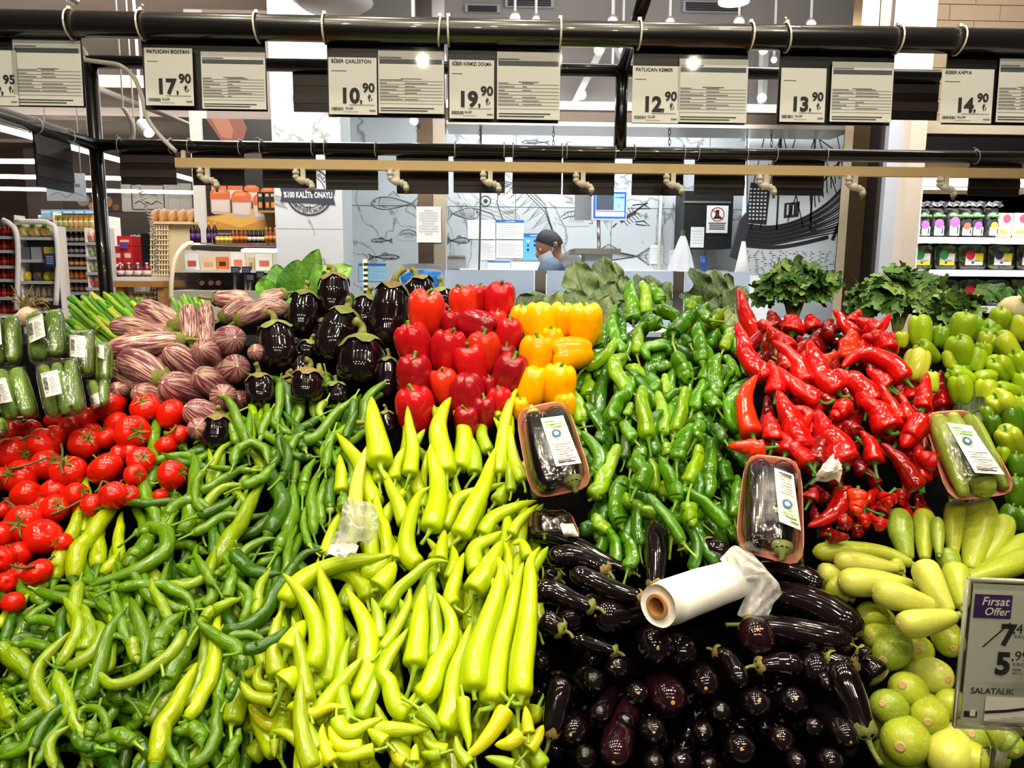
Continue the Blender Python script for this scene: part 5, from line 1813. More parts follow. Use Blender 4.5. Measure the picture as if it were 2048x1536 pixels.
sheaf('scallion_sheaf', (128, 592, 285, 668), (62, 55), 1.72, 150, 'sheaf of cut green scallions lying behind the cucumber packs', 'scallion sheaves')
sheaf('scallion_sheaf', (338, 592, 402, 612), (20, 40), 1.80, 24, 'small tuft of scallion tops behind the striped eggplants', 'scallion sheaves', 3)
def rooted_bulb():
    c = atY(58, 632, 1.66); k = mpp(1.66); mb = MB()
    mb.lathe(c - np.array((0, 0, 24*k)), [(2*k, 0), (16*k, 6*k), (23*k, 18*k), (22*k, 28*k), (14*k, 38*k), (5*k, 43*k)], 18)
    o = mb.build('onion_bulb', plain('bulb_skin', '#d9bfa8', .4, noise=.08, nscale=40), smooth=True); tag(o, 'pale bulb with a tangle of dry roots on top, above the cucumber packs', 'bulb')
    top = c + np.array((0, 0, 18*k))
    for i in range(34):
        a = R.uniform(-2.8, .3); L = R.uniform(18, 46)*k
        e = top + np.array((math.cos(a)*L*1.1, R.uniform(-.02, .02), abs(math.sin(a))*L*.75 + .004))
        pts = [top+np.array((R.uniform(-.008, .008), 0, 0)), (top+e)/2+np.array([R.uniform(-.012, .012) for _ in range(3)]), e+np.array([R.uniform(-.01, .01) for _ in range(3)])]
        V, Fc, S = sweep(catmull(pts, 7), np.linspace(.0016, .0007, 7), 4)
        mesh_obj('root', V, Fc, 'stem_skin', o, skin=S, color=vary('#8c7a44', .25))
rooted_bulb()
def celeriac():
    c = atY(2030, 622, 1.62); k = mpp(1.62); mb = MB()
    mb.lathe(c-np.array((0, 0, 30*k)), [(4*k, 0), (24*k, 8*k), (34*k, 26*k), (32*k, 42*k), (20*k, 56*k), (8*k, 60*k)], 20)
    o = mb.build('celeriac', plain('celeriac_skin', '#d8cfa2', .6, noise=.15, nscale=60, bump=.3), smooth=True); tag(o, 'pale celeriac root with a feathery yellow-green top at the right edge', 'celeriac')
    for i in range(26):
        a = R.uniform(-1.2, 1.2); b = c + np.array((R.uniform(.0, .03), -.02, .015))
        e = b + np.array((math.sin(a)*.05+.015, -.02+R.uniform(-.02, .02), math.cos(a)*.06))
        V, Fc, S = sweep(catmull([b, (b+e)/2, e], 5), np.array([.004, .004, .003, .002, .001]), 5); mesh_obj('leaf_stalk', V, Fc, 'leaf_skin', o, skin=S, color=vary('#a8bc4a', .2))
celeriac()
leaves_at('loose_leaf', [(2000, 600, 1985, 560, 1.3, 0, 0), (2000, 605, 2015, 575, 1.2, 0, 0)], 1.66, 'broad', ['#2f5a1c', '#2f5a1c', '#4a7a30', '#2f5a1c'], 'dark leaf sticking up beside the celeriac', 'leaf', None)

# ------------------------------------------------------------------ price stand in front of the zucchinis
plain('purple_print', '#4b2477', .6)
plain('card_white', '#f4f1f1', .6)
def price_stand():
    D = .70
    q = lambda x, y: CAM + ray(x, y)*(D + (y-1150)*.00004)
    bl, br, tl = q(1908, 1452), q(2150, 1462), q(1934, 1158)
    ux = nrm(br-bl); uy = nrm((tl-bl) - ux*((tl-bl)@ux)); w = np.linalg.norm(br-bl); h = np.linalg.norm(tl-bl)
    root = empty('price_stand', bl); tag(root, 'clear acrylic price stand with offer card in front of the zucchinis', 'price sign')
    n = nrm(np.cross(ux, uy))
    sh = Sheet(bl+ux*w*.05+uy*h*.03, bl+ux*w*.95+uy*h*.03, bl+ux*w*.05+uy*h*.97)
    mb = MB(); a = [sh.p(0, 0, 0), sh.p(1, 0, 0), sh.p(1, 1, 0), sh.p(0, 1, 0)]; mb.hexa(a + [x - n*.0008 for x in a])
    mb.build('card', 'card_white', root)
    # the card is cut by the frame: lettering up to where it shows
    sh.rect('purple_print', .02, .76, .36, .93)
    sh.text('label_white', 'Fırsat', .08, .855, .085, .012, e=2, slant=.2)
    sh.text('label_white', 'Offer', .11, .785, .078, .012, e=2, slant=.2)
    sh.text('ink', '7', .28, .575, .21, .035)
    sh.ribbon('ink', [(.13, .555), (.25, .65), (.36, .735)], .010, e=2)
    sh.text('ink', ',49', .39, .66, .10, .0)
    sh.text('ink', '₺/KG', .41, .625, .035)
    sh.text('ink', '5', .26, .365, .22, .04)
    sh.text('ink', ',99', .40, .465, .10)
    sh.text('ink', '₺/KG', .42, .425, .035)
    sh.text('ink', 'BİRİM', .42, .39, .022, .01); sh.text('ink', '5,99 TL', .42, .365, .022, .01)
    sh.text('ink', 'SALATALIK', .06, .215, .062, .012)
    sh.rect('paper', .20, .02, 1.0, .20, 2.5)
    sh.ribbon('ink', [(.20, .085), (.4, .10), (.6, .125), (.8, .12), (1, .125)], .022, e=3.2)
    for i in range(6): sh.rect('ink_grey', .32-.03*i, .215+.016*i, 1, .218+.016*i, 2)
    sh.rect('ink', .02, .04, .14, .085, 1.2); sh.rect('paper', .07, .05, .12, .10, 2)
    for i in range(3): sh.rect('ink_grey', .25+.1*i, .03+.012*i, .9, .034+.012*i, 3.5)
    sh.done(root)
    for nm, off in (('front_pane', .003), ('back_pane', -.004)):
        rr = .03; N = 6; pts = []
        for cx, cy, a0 in ((1-rr, rr, -90), (1-rr, 1-rr, 0), (rr, 1-rr, 90), (rr, rr, 180)):
            for i in range(N+1):
                a = math.radians(a0 + 90*i/N); pts.append(bl + ux*w*(cx+rr*math.cos(a)) + uy*h*(cy+rr*math.sin(a)*w/h) + n*off)
        V = pts + [p - n*.002 for p in pts]; m = len(pts)
        o = mesh_obj(nm, V, [tuple(range(m)), tuple(range(2*m-1, m-1, -1))] + [(i, m+i, m+(i+1) % m, (i+1) % m) for i in range(m)], 'acrylic', root, smooth=False); o['see_through'] = 1
    mb = MB(); rim = [bl, bl+uy*h, bl+uy*h+ux*w, bl+ux*w]
    for a, b in ((0, 1), (1, 2), (2, 3), (3, 0)): mb.tube([rim[a], rim[b]], .0022, 6)
    o = mb.build('edge', plain('acrylic_edge', '#c9c8b0', .1, trans=.5, spec=.6), root, smooth=True); o['see_through'] = 1
    c = bl + ux*w*.40; 
    mb = MB(); mb.tube(catmull([c+uy*.002, c-uy*.02, c-uy*.09+np.array((0, .01, 0))], 5), np.array([.018, .008, .006, .006, .006]), 10)
    mb.tube(catmull([c-ux*.012-uy*.022, c-ux*.014-uy*.09], 4), .005, 8)
    o = mb.build('stem', 'acrylic', root, smooth=True); o['see_through'] = 1
price_stand()
# ================================================================== HANGING FRAME, PRICE BOARDS, MISTING RAIL
FY, RY = 1.27, 2.30
fz = atY(1024, 65, FY)[2]; rz = atY(1024, 302, RY)[2]; uz = atY(1024, 138, RY)[2]
XL = atY(192, 290, RY)[0]
plain('rail_black', '#121112', .28, coat=.6)
plain('tie_white', '#d9d4cb', .5)
plain('board_black', '#141213', .42, spec=.4)
plain('board_brown', '#3a2f2b', .5)
plain('mist_cream', '#e2c48e', .55)
plain('fitting_cream', '#e6dfcc', .4)
plain('cable_white', '#f2ede4', .45)
frame = empty('hanging_frame', (0, FY, fz)); tag(frame, 'black tubular frame hanging over the produce stand', 'frame')
def bar(name, a, b, r, mat='rail_black', seg=16, parent=frame):
    m = MB(); m.tube([np.array(a), np.array(b)], r, seg); return m.build(name, mat, parent, smooth=True)
bar('front_rail', (-1.6, FY, fz), (1.75, FY, fz), .0200)
bar('back_rail', (XL, RY, rz), (2.6, RY, rz), .0185)
bar('upper_back_rail', (XL, RY, uz), (atY(1876, 160, RY)[0], RY, uz), .0185)
bar('side_rail', (XL, RY, rz), (XL, .9, rz), .0185)
bar('corner_post', (XL, RY, uz+.012), (XL, RY, 0.55), .0195)
pm = atY(1240, 300, RY)[0]
bar('middle_post', (pm, RY, rz), (pm, RY, uz), .0185)
bar('stay', (pm, RY, uz), atY(1300, -40, 2.0), .0185)
bar('stay', (atY(150, 0, 2.2)), atY(40, -60, 1.9), .012)

def tie(px, r=.0215, Y=FY, z=None, tail=True, tilt=0.0):
    z = fz if z is None else z; x = atY(px, 70 if Y == FY else 300, Y)[0]
    c = np.array((x, Y, z)); n = 18
    pts = [c + np.array((tilt*math.sin(a)*r*.5, -math.cos(a)*r, math.sin(a)*r)) for a in np.linspace(0, 2*math.pi, n)]
    V, Fc, S = sweep(np.array(pts), .0016 if Y == FY else .0012, 6, cap=False)
    o = mesh_obj('cable_tie', V, Fc, 'tie_white')
    head = MB().box((x-.0028, Y-.004, z+r-.001), (x+.0028, Y+.003, z+r+.004)); head.build('tie_head', 'tie_white', o)
    if tail:
        d = R.uniform(-.015, .02); V, Fc, S = sweep(catmull([c+np.array((0, 0, r+.002)), c+np.array((d*.5, -.004, r+.008)), c+np.array((d, -.008, r+.004))], 5), .0011, 5); mesh_obj('tie_tail', V, Fc, 'tie_white', o)
    return o
TIES = [143, 285, 515, 650, 880, 897, 1120, 1278, 1500, 1572, 1795, 1918]
OR2 = ORDN = ['first', 'second', 'third', 'fourth', 'fifth', 'sixth', 'seventh', 'eighth', 'ninth', 'tenth', 'eleventh', 'twelfth', 'thirteenth', 'fourteenth', 'fifteenth', 'sixteenth', 'seventeenth', 'eighteenth', 'nineteenth', 'twentieth']
for i, x in enumerate(TIES): tag(tie(x, .0222, tilt=R.uniform(-.3, .3), tail=(i in (1, 9))), 'white cable tie around the thick front rail, %s from left' % OR2[i], 'cable tie', 'cable ties on the front rail')
RT = [240, 342, 379, 480, 522, 625, 650, 751, 910, 1008, 1026, 1124, 1133, 1230, 1269, 1368, 1396, 1493, 1552, 1652, 1953]
for i, x in enumerate(RT): tag(tie(x, .0202, RY, rz, tail=(i % 4 == 0)), 'small white cable tie on the back rail, number %s from left' % (OR2+['twenty-first'])[i], 'cable tie', 'cable ties on the back rail')

# --- front boards with price card and origin sheet
def print_sheet(root, s, seed):
    rg = random.Random(seed)
    s.rect('ink_grey', .02, .88, .35, .90); s.rect(plain('sheet_band', '#55565e', .7), .02, .795, .97, .865)
    s.rect('ink_grey', .34, .55, .66, .562)
    y = .52
    for i in range(8):
        s.rect(plain('rule_line', '#6f6a6c', .7), .02, y-.006, .98, y)
        if i < 7:
            s.rect('ink_grey', .02, y+.012, .02+rg.uniform(.1, .36), y+.024)
            if rg.random() < .85: s.rect('ink_grey', .40, y+.012, .40+rg.uniform(.05, .4), y+.024)
        y -= .052 if i < 6 else .05
    s.rect('ink', .03, .075, .85, .09); s.rect('ink', .03, .035, .75, .05)
def price_card(root, s, name, big, small, seed):
    rg = random.Random(seed)
    if name: s.text('ink', name, .06, .905, .085, .012, maxw=.88)
    s.rect('ink_grey', .06, .76, .06+rg.uniform(.2, .32), .772)
    s.text('ink', big, .64, .21, .36, .04, align='RIGHT', maxw=.58)
    s.text('ink', ',', .635, .22, .26, .02)
    s.text('ink', small, .70, .40, .22, .03, maxw=.29)
    s.text('ink', '₺', .80, .235, .17, .0)
    s.rect('ink_grey', .42, .165, .95, .175)
    x = .05
    while x < .30:
        w = rg.choice((.006, .010, .016)); s.rect('ink', x, .07, x+w, .125); x += w + rg.choice((.006, .01))
    s.rect('ink_grey', .34, .095, .50, .13); s.rect('paper', .37, .105, .44, .12, 1.6); s.rect('ink_grey', .84, .06, .97, .085)
    s.rect('ink_grey', .30, .045, .60, .052)
BOARDS = [  # board px, card px, sheet px, product, big, small, where
 ((-60, 50, 166, 213), (-58, 100, 36, 212), (30, 78, 165, 212), '', '4', '95', 'at the left edge, 4,95'),
 ((286, 60, 532, 221), (291, 96, 387, 212), (404, 104, 532, 219), 'PATLICAN BOSTAN', '17', '90', 'beside the white cable, 17,90'),
 ((655, 60, 889, 235), (658, 115, 754, 230), (757, 102, 888, 228), 'BİBER ÇARLİSTON', '10', '90', '10,90'),
 ((896, 60, 1118, 245), (899, 120, 988, 238), (994, 104, 1120, 240), 'BİBER KIRMIZI DOLMA', '19', '90', '19,90'),
 ((1266, 60, 1494, 248), (1264, 132, 1357, 247), (1357, 118, 1494, 246), 'PATLICAN KEMER', '12', '90', '12,90'),
 ((1558, 60, 1786, 250), (1560, 136, 1650, 245), (1661, 124, 1784, 245), '', '13', '90', '13,90'),
 ((1892, 60, 2110, 250), (1880, 138, 1984, 247), (1994, 118, 2110, 246), 'BİBER KAPYA', '14', '90', '14,90 at the right edge'),
]
def flatbox(x0, y0, x1, y1, Y, th=.003):
    return bxw(MB(), x0, y0, x1, y1, Y, th)
def sheet_at(x0, y0, x1, y1, Y, lean=0.0):
    xm, ym = (x0+x1)/2, (y0+y1)/2
    bl = np.array((atY(x0, ym, Y)[0], Y-lean, atY(xm, y1, Y)[2])); br = np.array((atY(x1, ym, Y)[0], Y-lean, bl[2])); tl = np.array((bl[0], Y, atY(xm, y0, Y)[2]))
    return Sheet(bl, br, tl)
def put_sheet(parent_name, rect, Y, mat, label, cat, group, lean=.004, pocket=True):
    s = sheet_at(*rect, Y, lean); mb = MB(); a = [s.p(0, 0, 0), s.p(1, 0, 0), s.p(1, 1, 0), s.p(0, 1, 0)]
    mb.hexa(a + [q - s.n*.0006 for q in a]); o = mb.build(parent_name, mat)
    tag(o, label, cat, group)
    if pocket:
        m2 = MB(); b = [s.p(-.02, -.02, 3), s.p(1.02, -.02, 3), s.p(1.02, 1.06, 3), s.p(-.02, 1.06, 3)]; m2.quad(*b)
        f = m2.build('clear_pocket', 'glass', o); f['see_through'] = 1
    return o, s
for i, (bd, cd, shx, nm, big, small, where) in enumerate(BOARDS):
    o = flatbox(bd[0], bd[1], bd[2], bd[3], FY+.012).build('price_board', 'board_black')
    tag(o, 'black board on the front rail, %s from left' % OR2[i], 'board', 'black boards on the front rail')
    c, s = put_sheet('price_card', cd, FY+.004, 'paper', 'white price card on the front rail, %s from left' % OR2[i], 'price card', 'price cards on the front rail')
    price_card(c, s, nm, big, small, i); s.done(c)
    c, s = put_sheet('origin_sheet', shx, FY+.006, 'paper', 'printed white product form on the front rail, %s from left' % OR2[i], 'paper sheet', 'printed forms on the front rail')
    print_sheet(c, s, i); s.done(c)
# --- louvred backs of the boards on the far rails
def back_board(x0, y0, x1, y1, Y, label, group, sk=0):
    o = flatbox(x0, y0, x1, y1, Y).build('ribbed_board', 'board_black'); tag(o, label, 'board', group)
    n = 5
    for k in range(n):
        if k % 2 == 1:
            ya, yb = y0+(y1-y0)*k/n, y0+(y1-y0)*(k+1)/n
            bxw(MB(), x0, ya, x1, yb, Y-.0025, .0025).build('rib', 'board_brown', o)
    return o
RB = [(240, 296, 352, 369), (385, 300, 489, 371), (525, 305, 632, 376), (651, 308, 756, 380), (793, 310, 897, 388), (907, 310, 1010, 386), (1025, 312, 1123, 388), (1126, 312, 1229, 390), (1264, 314, 1367, 391), (1389, 314, 1490, 391), (1545, 315, 1648, 391), (1938, 318, 2041, 392)]
for i, q in enumerate(RB): back_board(*q, RY+.012, 'dark ribbed board hanging from the back rail, %s from left' % OR2[i], 'ribbed boards on the back rail')
for i, q in enumerate([(586, 136, 662, 224), (1775, 150, 1877, 240), (1098, 140, 1110, 200)][:2]): back_board(*q, RY+.012, 'dark ribbed board on the upper back rail, ' + ('in front of the marble pier' if i == 0 else 'in front of the tiled wall'), 'ribbed boards on the upper rail')
def side_board():
    a = [np.array((XL+.002, 2.02, rz-.012)), np.array((XL+.002, 1.80, rz-.012))]
    p = MB().box((XL-.002, 1.99, rz-.150), (XL+.002, 2.16, rz-.015)); o = p.build('ribbed_board', 'board_black')
    tag(o, 'dark ribbed board hanging from the left side rail', 'board', 'ribbed boards on the back rail')
    for k in (1, 3): MB().box((XL+.002, 1.99, rz-.150+.027*k), (XL+.005, 2.16, rz-.150+.027*(k+1))).build('rib', 'board_brown', o)
    for yy in (2.0, 2.15):
        c = np.array((XL, yy, rz)); pts = [c + np.array((math.cos(a)*.021, 0, math.sin(a)*.021)) for a in np.linspace(0, 6.283, 16)]
        V, Fc, S = sweep(np.array(pts), .0013, 5, cap=False); t = mesh_obj('cable_tie', V, Fc, 'tie_white'); tag(t, 'white cable tie on the left side rail, ' + ('nearer one' if yy < 2.1 else 'farther one'), 'cable tie', 'cable ties on the side rail')
side_board()
# --- misting rail with nozzles
MYY = RY-.05
x0, x1 = atY(352, 310, MYY)[0], 2.5
mz1, mz0 = atY(1024, 325, MYY)[2], atY(1024, 344, MYY)[2]
mist = MB().box((x0, MYY-.012, mz0), (x1, MYY+.012, mz1)).build('misting_rail', 'mist_cream'); tag(mist, 'long cream misting rail running under the black back rail', 'misting rail')
MB().box((atY(362, 300, MYY)[0], MYY-.002, mz1), (atY(370, 300, MYY)[0], MYY+.004, mz1+.022)).build('bracket', 'fitting_cream', mist)
for i, px in enumerate([417, 607, 795, 980, 1165, 1345, 1530, 1708, 1890]):
    x = atY(px, 340, MYY)[0]; c = np.array((x, MYY-.012, mz0)); k = mpp(MYY)
    mb = MB()
    mb.tube([c+np.array((-13*k, 0, 0)), c+np.array((-13*k, 0, -12*k))], 4.2*k, 10)
    mb.tube(catmull([c+np.array((-13*k, 0, -10*k)), c+np.array((-11*k, 0, -19*k)), c+np.array((0, -.002, -22*k)), c+np.array((13*k, 0, -25*k)), c+np.array((17*k, 0, -30*k)), c+np.array((17*k, 0, -38*k))], 12), np.array([5, 5.4, 4.6, 5.4, 7.6, 7.6, 5.4, 4.6, 5.6, 5.6, 5, 5])*k, 10)
    mb.lathe(c+np.array((-13*k, 0, -10*k)), [(6.6*k, 0), (6.6*k, 6*k)], 10)
    mb.lathe(c+np.array((-4*k, 0, -21*k)), [(7.4*k, 0), (7.4*k, 3*k)], 10, (1, 0, -.2)); mb.lathe(c+np.array((8*k, 0, -24*k)), [(7.0*k, 0), (7.0*k, 3*k)], 10, (1, 0, -.2)); mb.lathe(c+np.array((-13*k, 0, -19*k)), [(2*k, 0), (6*k, 1.5*k), (6.6*k, 4*k), (6*k, 6.5*k)], 10)
    mb.lathe(c+np.array((17*k, 0, -36*k)), [(6*k, 0), (6*k, 6*k)], 10)
    o = mb.build('mist_nozzle', 'fitting_cream', smooth=True); tag(o, 'cream plastic mist nozzle under the misting rail, %s from left' % OR2[i], 'nozzle', 'mist nozzles')
    m = MB(); m.box(c+np.array((-4*k, -.002, -19*k)), c+np.array((5*k, .006, 0))); m.build('clip', 'fitting_cream', o)
    m = MB(); m.lathe(c+np.array((17*k, 0, -45*k)), [(2.2*k, 0), (3*k, 3*k), (2.6*k, 8*k)], 8); m.build('nozzle_tip', plain('brass', '#8d7a55', .35, metal=.8), o, smooth=True)
# --- white hose / cables
def cable(name, px, Y, r, label, mat='cable_white', cat='cable', n=40):
    pts = [atY(x, y, Y+(d if len(q) > 2 else 0)) for q in px for x, y, d in [(q[0], q[1], q[2] if len(q) > 2 else 0)]]
    V, Fc, S = sweep(catmull(pts, n), r, 8); o = mesh_obj(name, V, Fc, mat); tag(o, label, cat); return o
cable('hose', [(163, 96, .02), (172, 110, 0), (168, 119, -.03), (200, 124, -.03), (240, 131, -.03), (268, 155, -.03), (284, 195, -.03), (294, 235, -.03), (318, 270, -.03), (352, 303, -.03)], RY, .0062, 'white water hose bending down from the corner post to the misting rail', cat='hose')
def coil(px, Y, label):
    (xa, ya), (xb, yb) = px; a, b = atY(xa, ya, Y), atY(xb, yb, Y); n = 150
    t = np.linspace(0, 1, n); pts = a[None]*(1-t[:, None]) + b[None]*t[:, None]
    w = 2*math.pi*26*t; r = 4.2*mpp(Y)
    pts = pts + np.stack([np.cos(w)*r, np.sin(w)*r, 0*w], 1) + np.stack([.03*np.sin(t*3), 0*t, 0*t], 1)
    V, Fc, S = sweep(pts, 1.1*mpp(Y), 5); o = mesh_obj('coiled_cord', V, Fc, plain('cord_grey', '#a59c90', .6)); tag(o, label, 'cord', 'coiled cords'); q = MB(); q.tube([a, np.array((a[0], a[1], 3.96))], .004, 5); q.build('lead', MATS['cord_grey'], o)
coil(((246, 215), (260, 282)), 4.2, 'short coiled cord hanging beside the ceiling spotlight')
coil(((276, 368), (312, 545)), 4.4, 'long coiled cord hanging in front of the wire bread shelf')
# ================================================================== BACKGROUND
def marble_mat(name, base='#dcdee0', vein='#9a9894', scale=1.0):
    m, nt, b = newmat(name)
    tc = nd(nt, 'ShaderNodeTexCoord'); mp = nd(nt, 'ShaderNodeMapping'); mp.inputs['Rotation'].default_value = (0.3, .6, .5)
    nt.links.new(tc.outputs['Object'], mp.inputs['Vector'])
    nz = nd(nt, 'ShaderNodeTexNoise'); nz.inputs['Scale'].default_value = 1.1*scale; nz.inputs['Detail'].default_value = 6; nz.inputs['Distortion'].default_value = 1.2
    nt.links.new(mp.outputs['Vector'], nz.inputs['Vector'])
    cr = nd(nt, 'ShaderNodeValToRGB'); e = cr.color_ramp.elements
    e[0].position = .485; e[0].color = hexc(base); e[1].position = .515; e[1].color = hexc(base)
    x = cr.color_ramp.elements.new(.50); x.color = hexc(vein)
    nt.links.new(nz.outputs['Fac'], cr.inputs['Fac'])
    n2 = nd(nt, 'ShaderNodeTexNoise'); n2.inputs['Scale'].default_value = 2.5; nt.links.new(tc.outputs['Object'], n2.inputs['Vector'])
    mx = nd(nt, 'ShaderNodeMix', data_type='RGBA', blend_type='MULTIPLY'); mx.inputs['Factor'].default_value = .18
    nt.links.new(cr.outputs['Color'], mx.inputs['A']); nt.links.new(n2.outputs['Fac'], mx.inputs['B'])
    nt.links.new(mx.outputs['Result'], b.inputs['Base Color']); b.inputs['Roughness'].default_value = .18
    MATS[name] = m; return m
marble_mat('marble')
marble_mat('marble_grey', '#cfd4d6', '#8f918f', 1.4)
plain('etch', '#35383c', .6); plain('etch_light', '#7c8286', .6); plain('mural_ink', '#17181a', .6)
plain('grout', '#a9aaa8', .8)
TH = empty

def tiles(wall, x0, x1, z0, z1, Y, nx, nz, mat, gap=.004, th=.012, name='wall_tile', stagger=False):
    dx, dz = (x1-x0)/nx, (z1-z0)/nz
    for j in range(nz):
        off = dx*.5 if stagger and j % 2 else 0
        for i in range(nx + (1 if off else 0)):
            a, b = x0+dx*i-off, x0+dx*(i+1)-off
            a, b = max(a, x0), min(b, x1)
            if b-a < .02: continue
            MB().box((a+gap/2, Y-th, z0+dz*j+gap/2), (b-gap/2, Y, z0+dz*(j+1)-gap/2)).build(name, mat, wall)
# --- fish counter back wall (marble) and its side pieces
YB = 6.6
def wx(px, Y, py=450): return atY(px, py, Y)[0]
def wzz(py, Y, px=1100): return atY(px, py, Y)[2]
wl, wr = wx(690, YB), wx(1720, YB)
w = struct(MB().box((wl-.2, YB, 0), (wr+.3, YB+.12, 3.95)).build('wall_fish_counter', 'grout'))
tiles(w, wl-.2, wr+.3, 0.25, 3.65, YB, 6, 4, 'marble_grey', gap=.006)
YA = 5.0
a0, a1 = wx(553, YA), wx(686, YA)
w = struct(MB().box((a0, YA, 0), (a1, YA+.35, 3.95)).build('wall_marble_pier', 'grout'))
zs = wzz(458, YA, 620)
for z0, z1 in ((.02, zs-.75), (zs-.75+.003, zs-.003), (zs, zs+1.0), (zs+1.003, 3.94)): MB().box((a0, YA-.012, z0), (a1, YA, z1)).build('marble_slab', 'marble', w)
w2 = struct(MB().box((wl-.25, YA+.35, 0), (wl-.15, YB, 3.95)).build('wall_pier_return', 'marble_grey'))
# pier badge: dark ribbon + ring
s = sheet_at(560, 330, 672, 436, YA-.0135); B_ = empty('round_badge', s.o); tag(B_, 'round quality badge with dark ribbon on the marble pier', 'wall sign')
s.e = .0012
plain('badge_ink', '#3a3d4c', .6)
s.disc('badge_ink', .52, .50, .46, 1, n=48, r0=.425)
s.disc('badge_ink', .52, .50, .31, 1, n=40, r0=.295)
s.rect('label_white', .14, .16, .16, .17, 1)
s.poly('badge_ink', [(.0, .31), (.985, .255), (.95, .40), (.99, .535), (.0, .585), (.035, .45)], 2.2)
s.text('label_white', '%100 KALİTE ONAYLI', .5, .385, .155, .03, align='CENTER', e=3, maxw=.87)
def arc_text(s, mat, t, cx, cy, r, a0, a1, size, e=1.5, flip=False):
    n = len(t); k = s.h/s.w
    for i, ch in enumerate(t):
        if ch == ' ': continue
        a = math.radians(a0 + (a1-a0)*(i+.5)/n)
        v, f = text_geo(ch, size*s.h, .02, 'CENTER')
        rad = np.array((math.cos(a), math.sin(a))); tan = np.array((-rad[1], rad[0])) if flip else np.array((rad[1], -rad[0]))
        upv = -rad if flip else rad
        c = s.o + s.ux*(cx*s.w + rad[0]*r*s.h) + s.uy*(cy*s.h + rad[1]*r*s.h) + s.n*s.e*e
        s.m(mat).add([c + (s.ux*tan[0]+s.uy*tan[1])*x + (s.ux*upv[0]+s.uy*upv[1])*y for x, y in v], f)
arc_text(s, 'badge_ink', 'BÖLGESİ ÇİFTLİKLERİNDEN', .52, .50, .40, 200, 340, .085, flip=True)
arc_text(s, 'badge_ink', 'ENFES DENİZ', .52, .50, .34, 120, 28, .085)
s.poly('badge_ink', [(.455, .20), (.49, .235), (.49, .215), (.475, .20), (.49, .185), (.49, .165)], 1.5); s.poly('badge_ink', [(.56, .20), (.52, .24), (.505, .20), (.52, .16)], 1.5)
s.done(B_, 'badge_print')

# --- fish drawings etched on the marble
def fish(px0, py0, px1, py1, Y, label, flip=False, mat='etch', hatch=14, dorsal=.35, style=0, w=.016):
    s = sheet_at(px0, py0, px1, py1, Y); s.e = .0015; o = empty('fish_drawing', s.o); tag(o, label, 'wall drawing', 'fish drawings on the marble')
    fx = (lambda x: 1-x) if flip else (lambda x: x)
    n = 26; T = np.linspace(0, 1, n)
    up = [(fx(.02+.80*t), .5 + .30*math.sin(math.pi*t**.75)**.9*(1-.35*t)) for t in T]
    lo = [(fx(.02+.80*t), .5 - .27*math.sin(math.pi*t**.7)**.9*(1-.35*t)) for t in T]
    s.ribbon(mat, up, w*1.6); s.ribbon(mat, lo, w*1.6)
    s.ribbon(mat, [(fx(.82), .52), (fx(.98), .86), (fx(.93), .5), (fx(.98), .12), (fx(.82), .48)], w*1.5)
    for k in range(4): s.ribbon(mat, [(fx(.84), .5+.01*k-.02), (fx(.965), .22+.18*k)], w*.7)
    s.ribbon(mat, [(fx(.20), .77), (fx(.17), .5), (fx(.20), .25)], w)
    s.disc(mat, fx(.09), .57, .045, 1.3, n=12, r0=.025); s.disc(mat, fx(.09), .57, .018, 1.3, n=8)
    s.ribbon(mat, [(fx(.02), .49), (fx(.09), .46)], w)
    s.ribbon(mat, [(fx(.36), .80), (fx(.46), .80+dorsal*.55), (fx(.58), .76)], w*1.2)
    for k in range(5): s.ribbon(mat, [(fx(.39+.035*k), .80-.004*k), (fx(.43+.03*k), .80+dorsal*(.40-.05*k))], w*.6)
    s.ribbon(mat, [(fx(.42), .23), (fx(.50), .08), (fx(.54), .25)], w)
    s.ribbon(mat, [(fx(.22), .42), (fx(.34), .34), (fx(.24), .34)], w)
    rg = random.Random(int(px0))
    for k in range(hatch):
        t = .2+.75*k/hatch; x = .02+.8*t; h = .30*math.sin(math.pi*t**.75)**.9*(1-.35*t)
        if style == 0: s.ribbon(mat, [(fx(x), .5+h*.95), (fx(x+.02), .5+h*.35)], w*.6)
        elif style == 1: s.ribbon(mat, [(fx(x), .5+h), (fx(x+.03), .5+h*.6), (fx(x), .5+h*.25)], w*1.5)
        else:
            for j in range(4): s.ribbon(mat, [(fx(x), .5+h*(.8-.4*j)), (fx(x+.015), .5+h*(.62-.4*j)), (fx(x), .5+h*(.45-.4*j))], w*.5)
    for k in range(3): s.ribbon(mat, [(fx(.2), .52-.08*k), (fx(.5), .50-.07*k), (fx(.78), .50-.03*k)], w*.5)
    s.done(o, 'drawn_line')
YF = YB-.0135
fish(740, 382, 842, 432, YF, 'large drawn salmon left of the steel column', hatch=18)
fish(742, 474, 786, 488, YF, 'small slim drawn fish below the salmon, left of the column', w=.05, hatch=8)
fish(736, 505, 800, 523, YF, 'drawn fish lowest on the wall left of the column', flip=True, w=.05, hatch=8)
fish(893, 405, 960, 450, YF, 'drawn bream just right of the steel column', flip=True, hatch=14, style=2)
fish(893, 470, 940, 492, YF, 'long drawn fish below the bream', flip=True, w=.04, hatch=9)
fish(1042, 278, 1100, 291, YF, 'tiny drawn fish high under the steel canopy', w=.05, hatch=6)
fish(1145, 488, 1302, 536, YF, 'long drawn mackerel behind the weighing scale', hatch=22, style=1, w=.022)
fish(1195, 326, 1262, 352, YF, 'drawn fish partly hidden behind the ribbed boards', hatch=10)
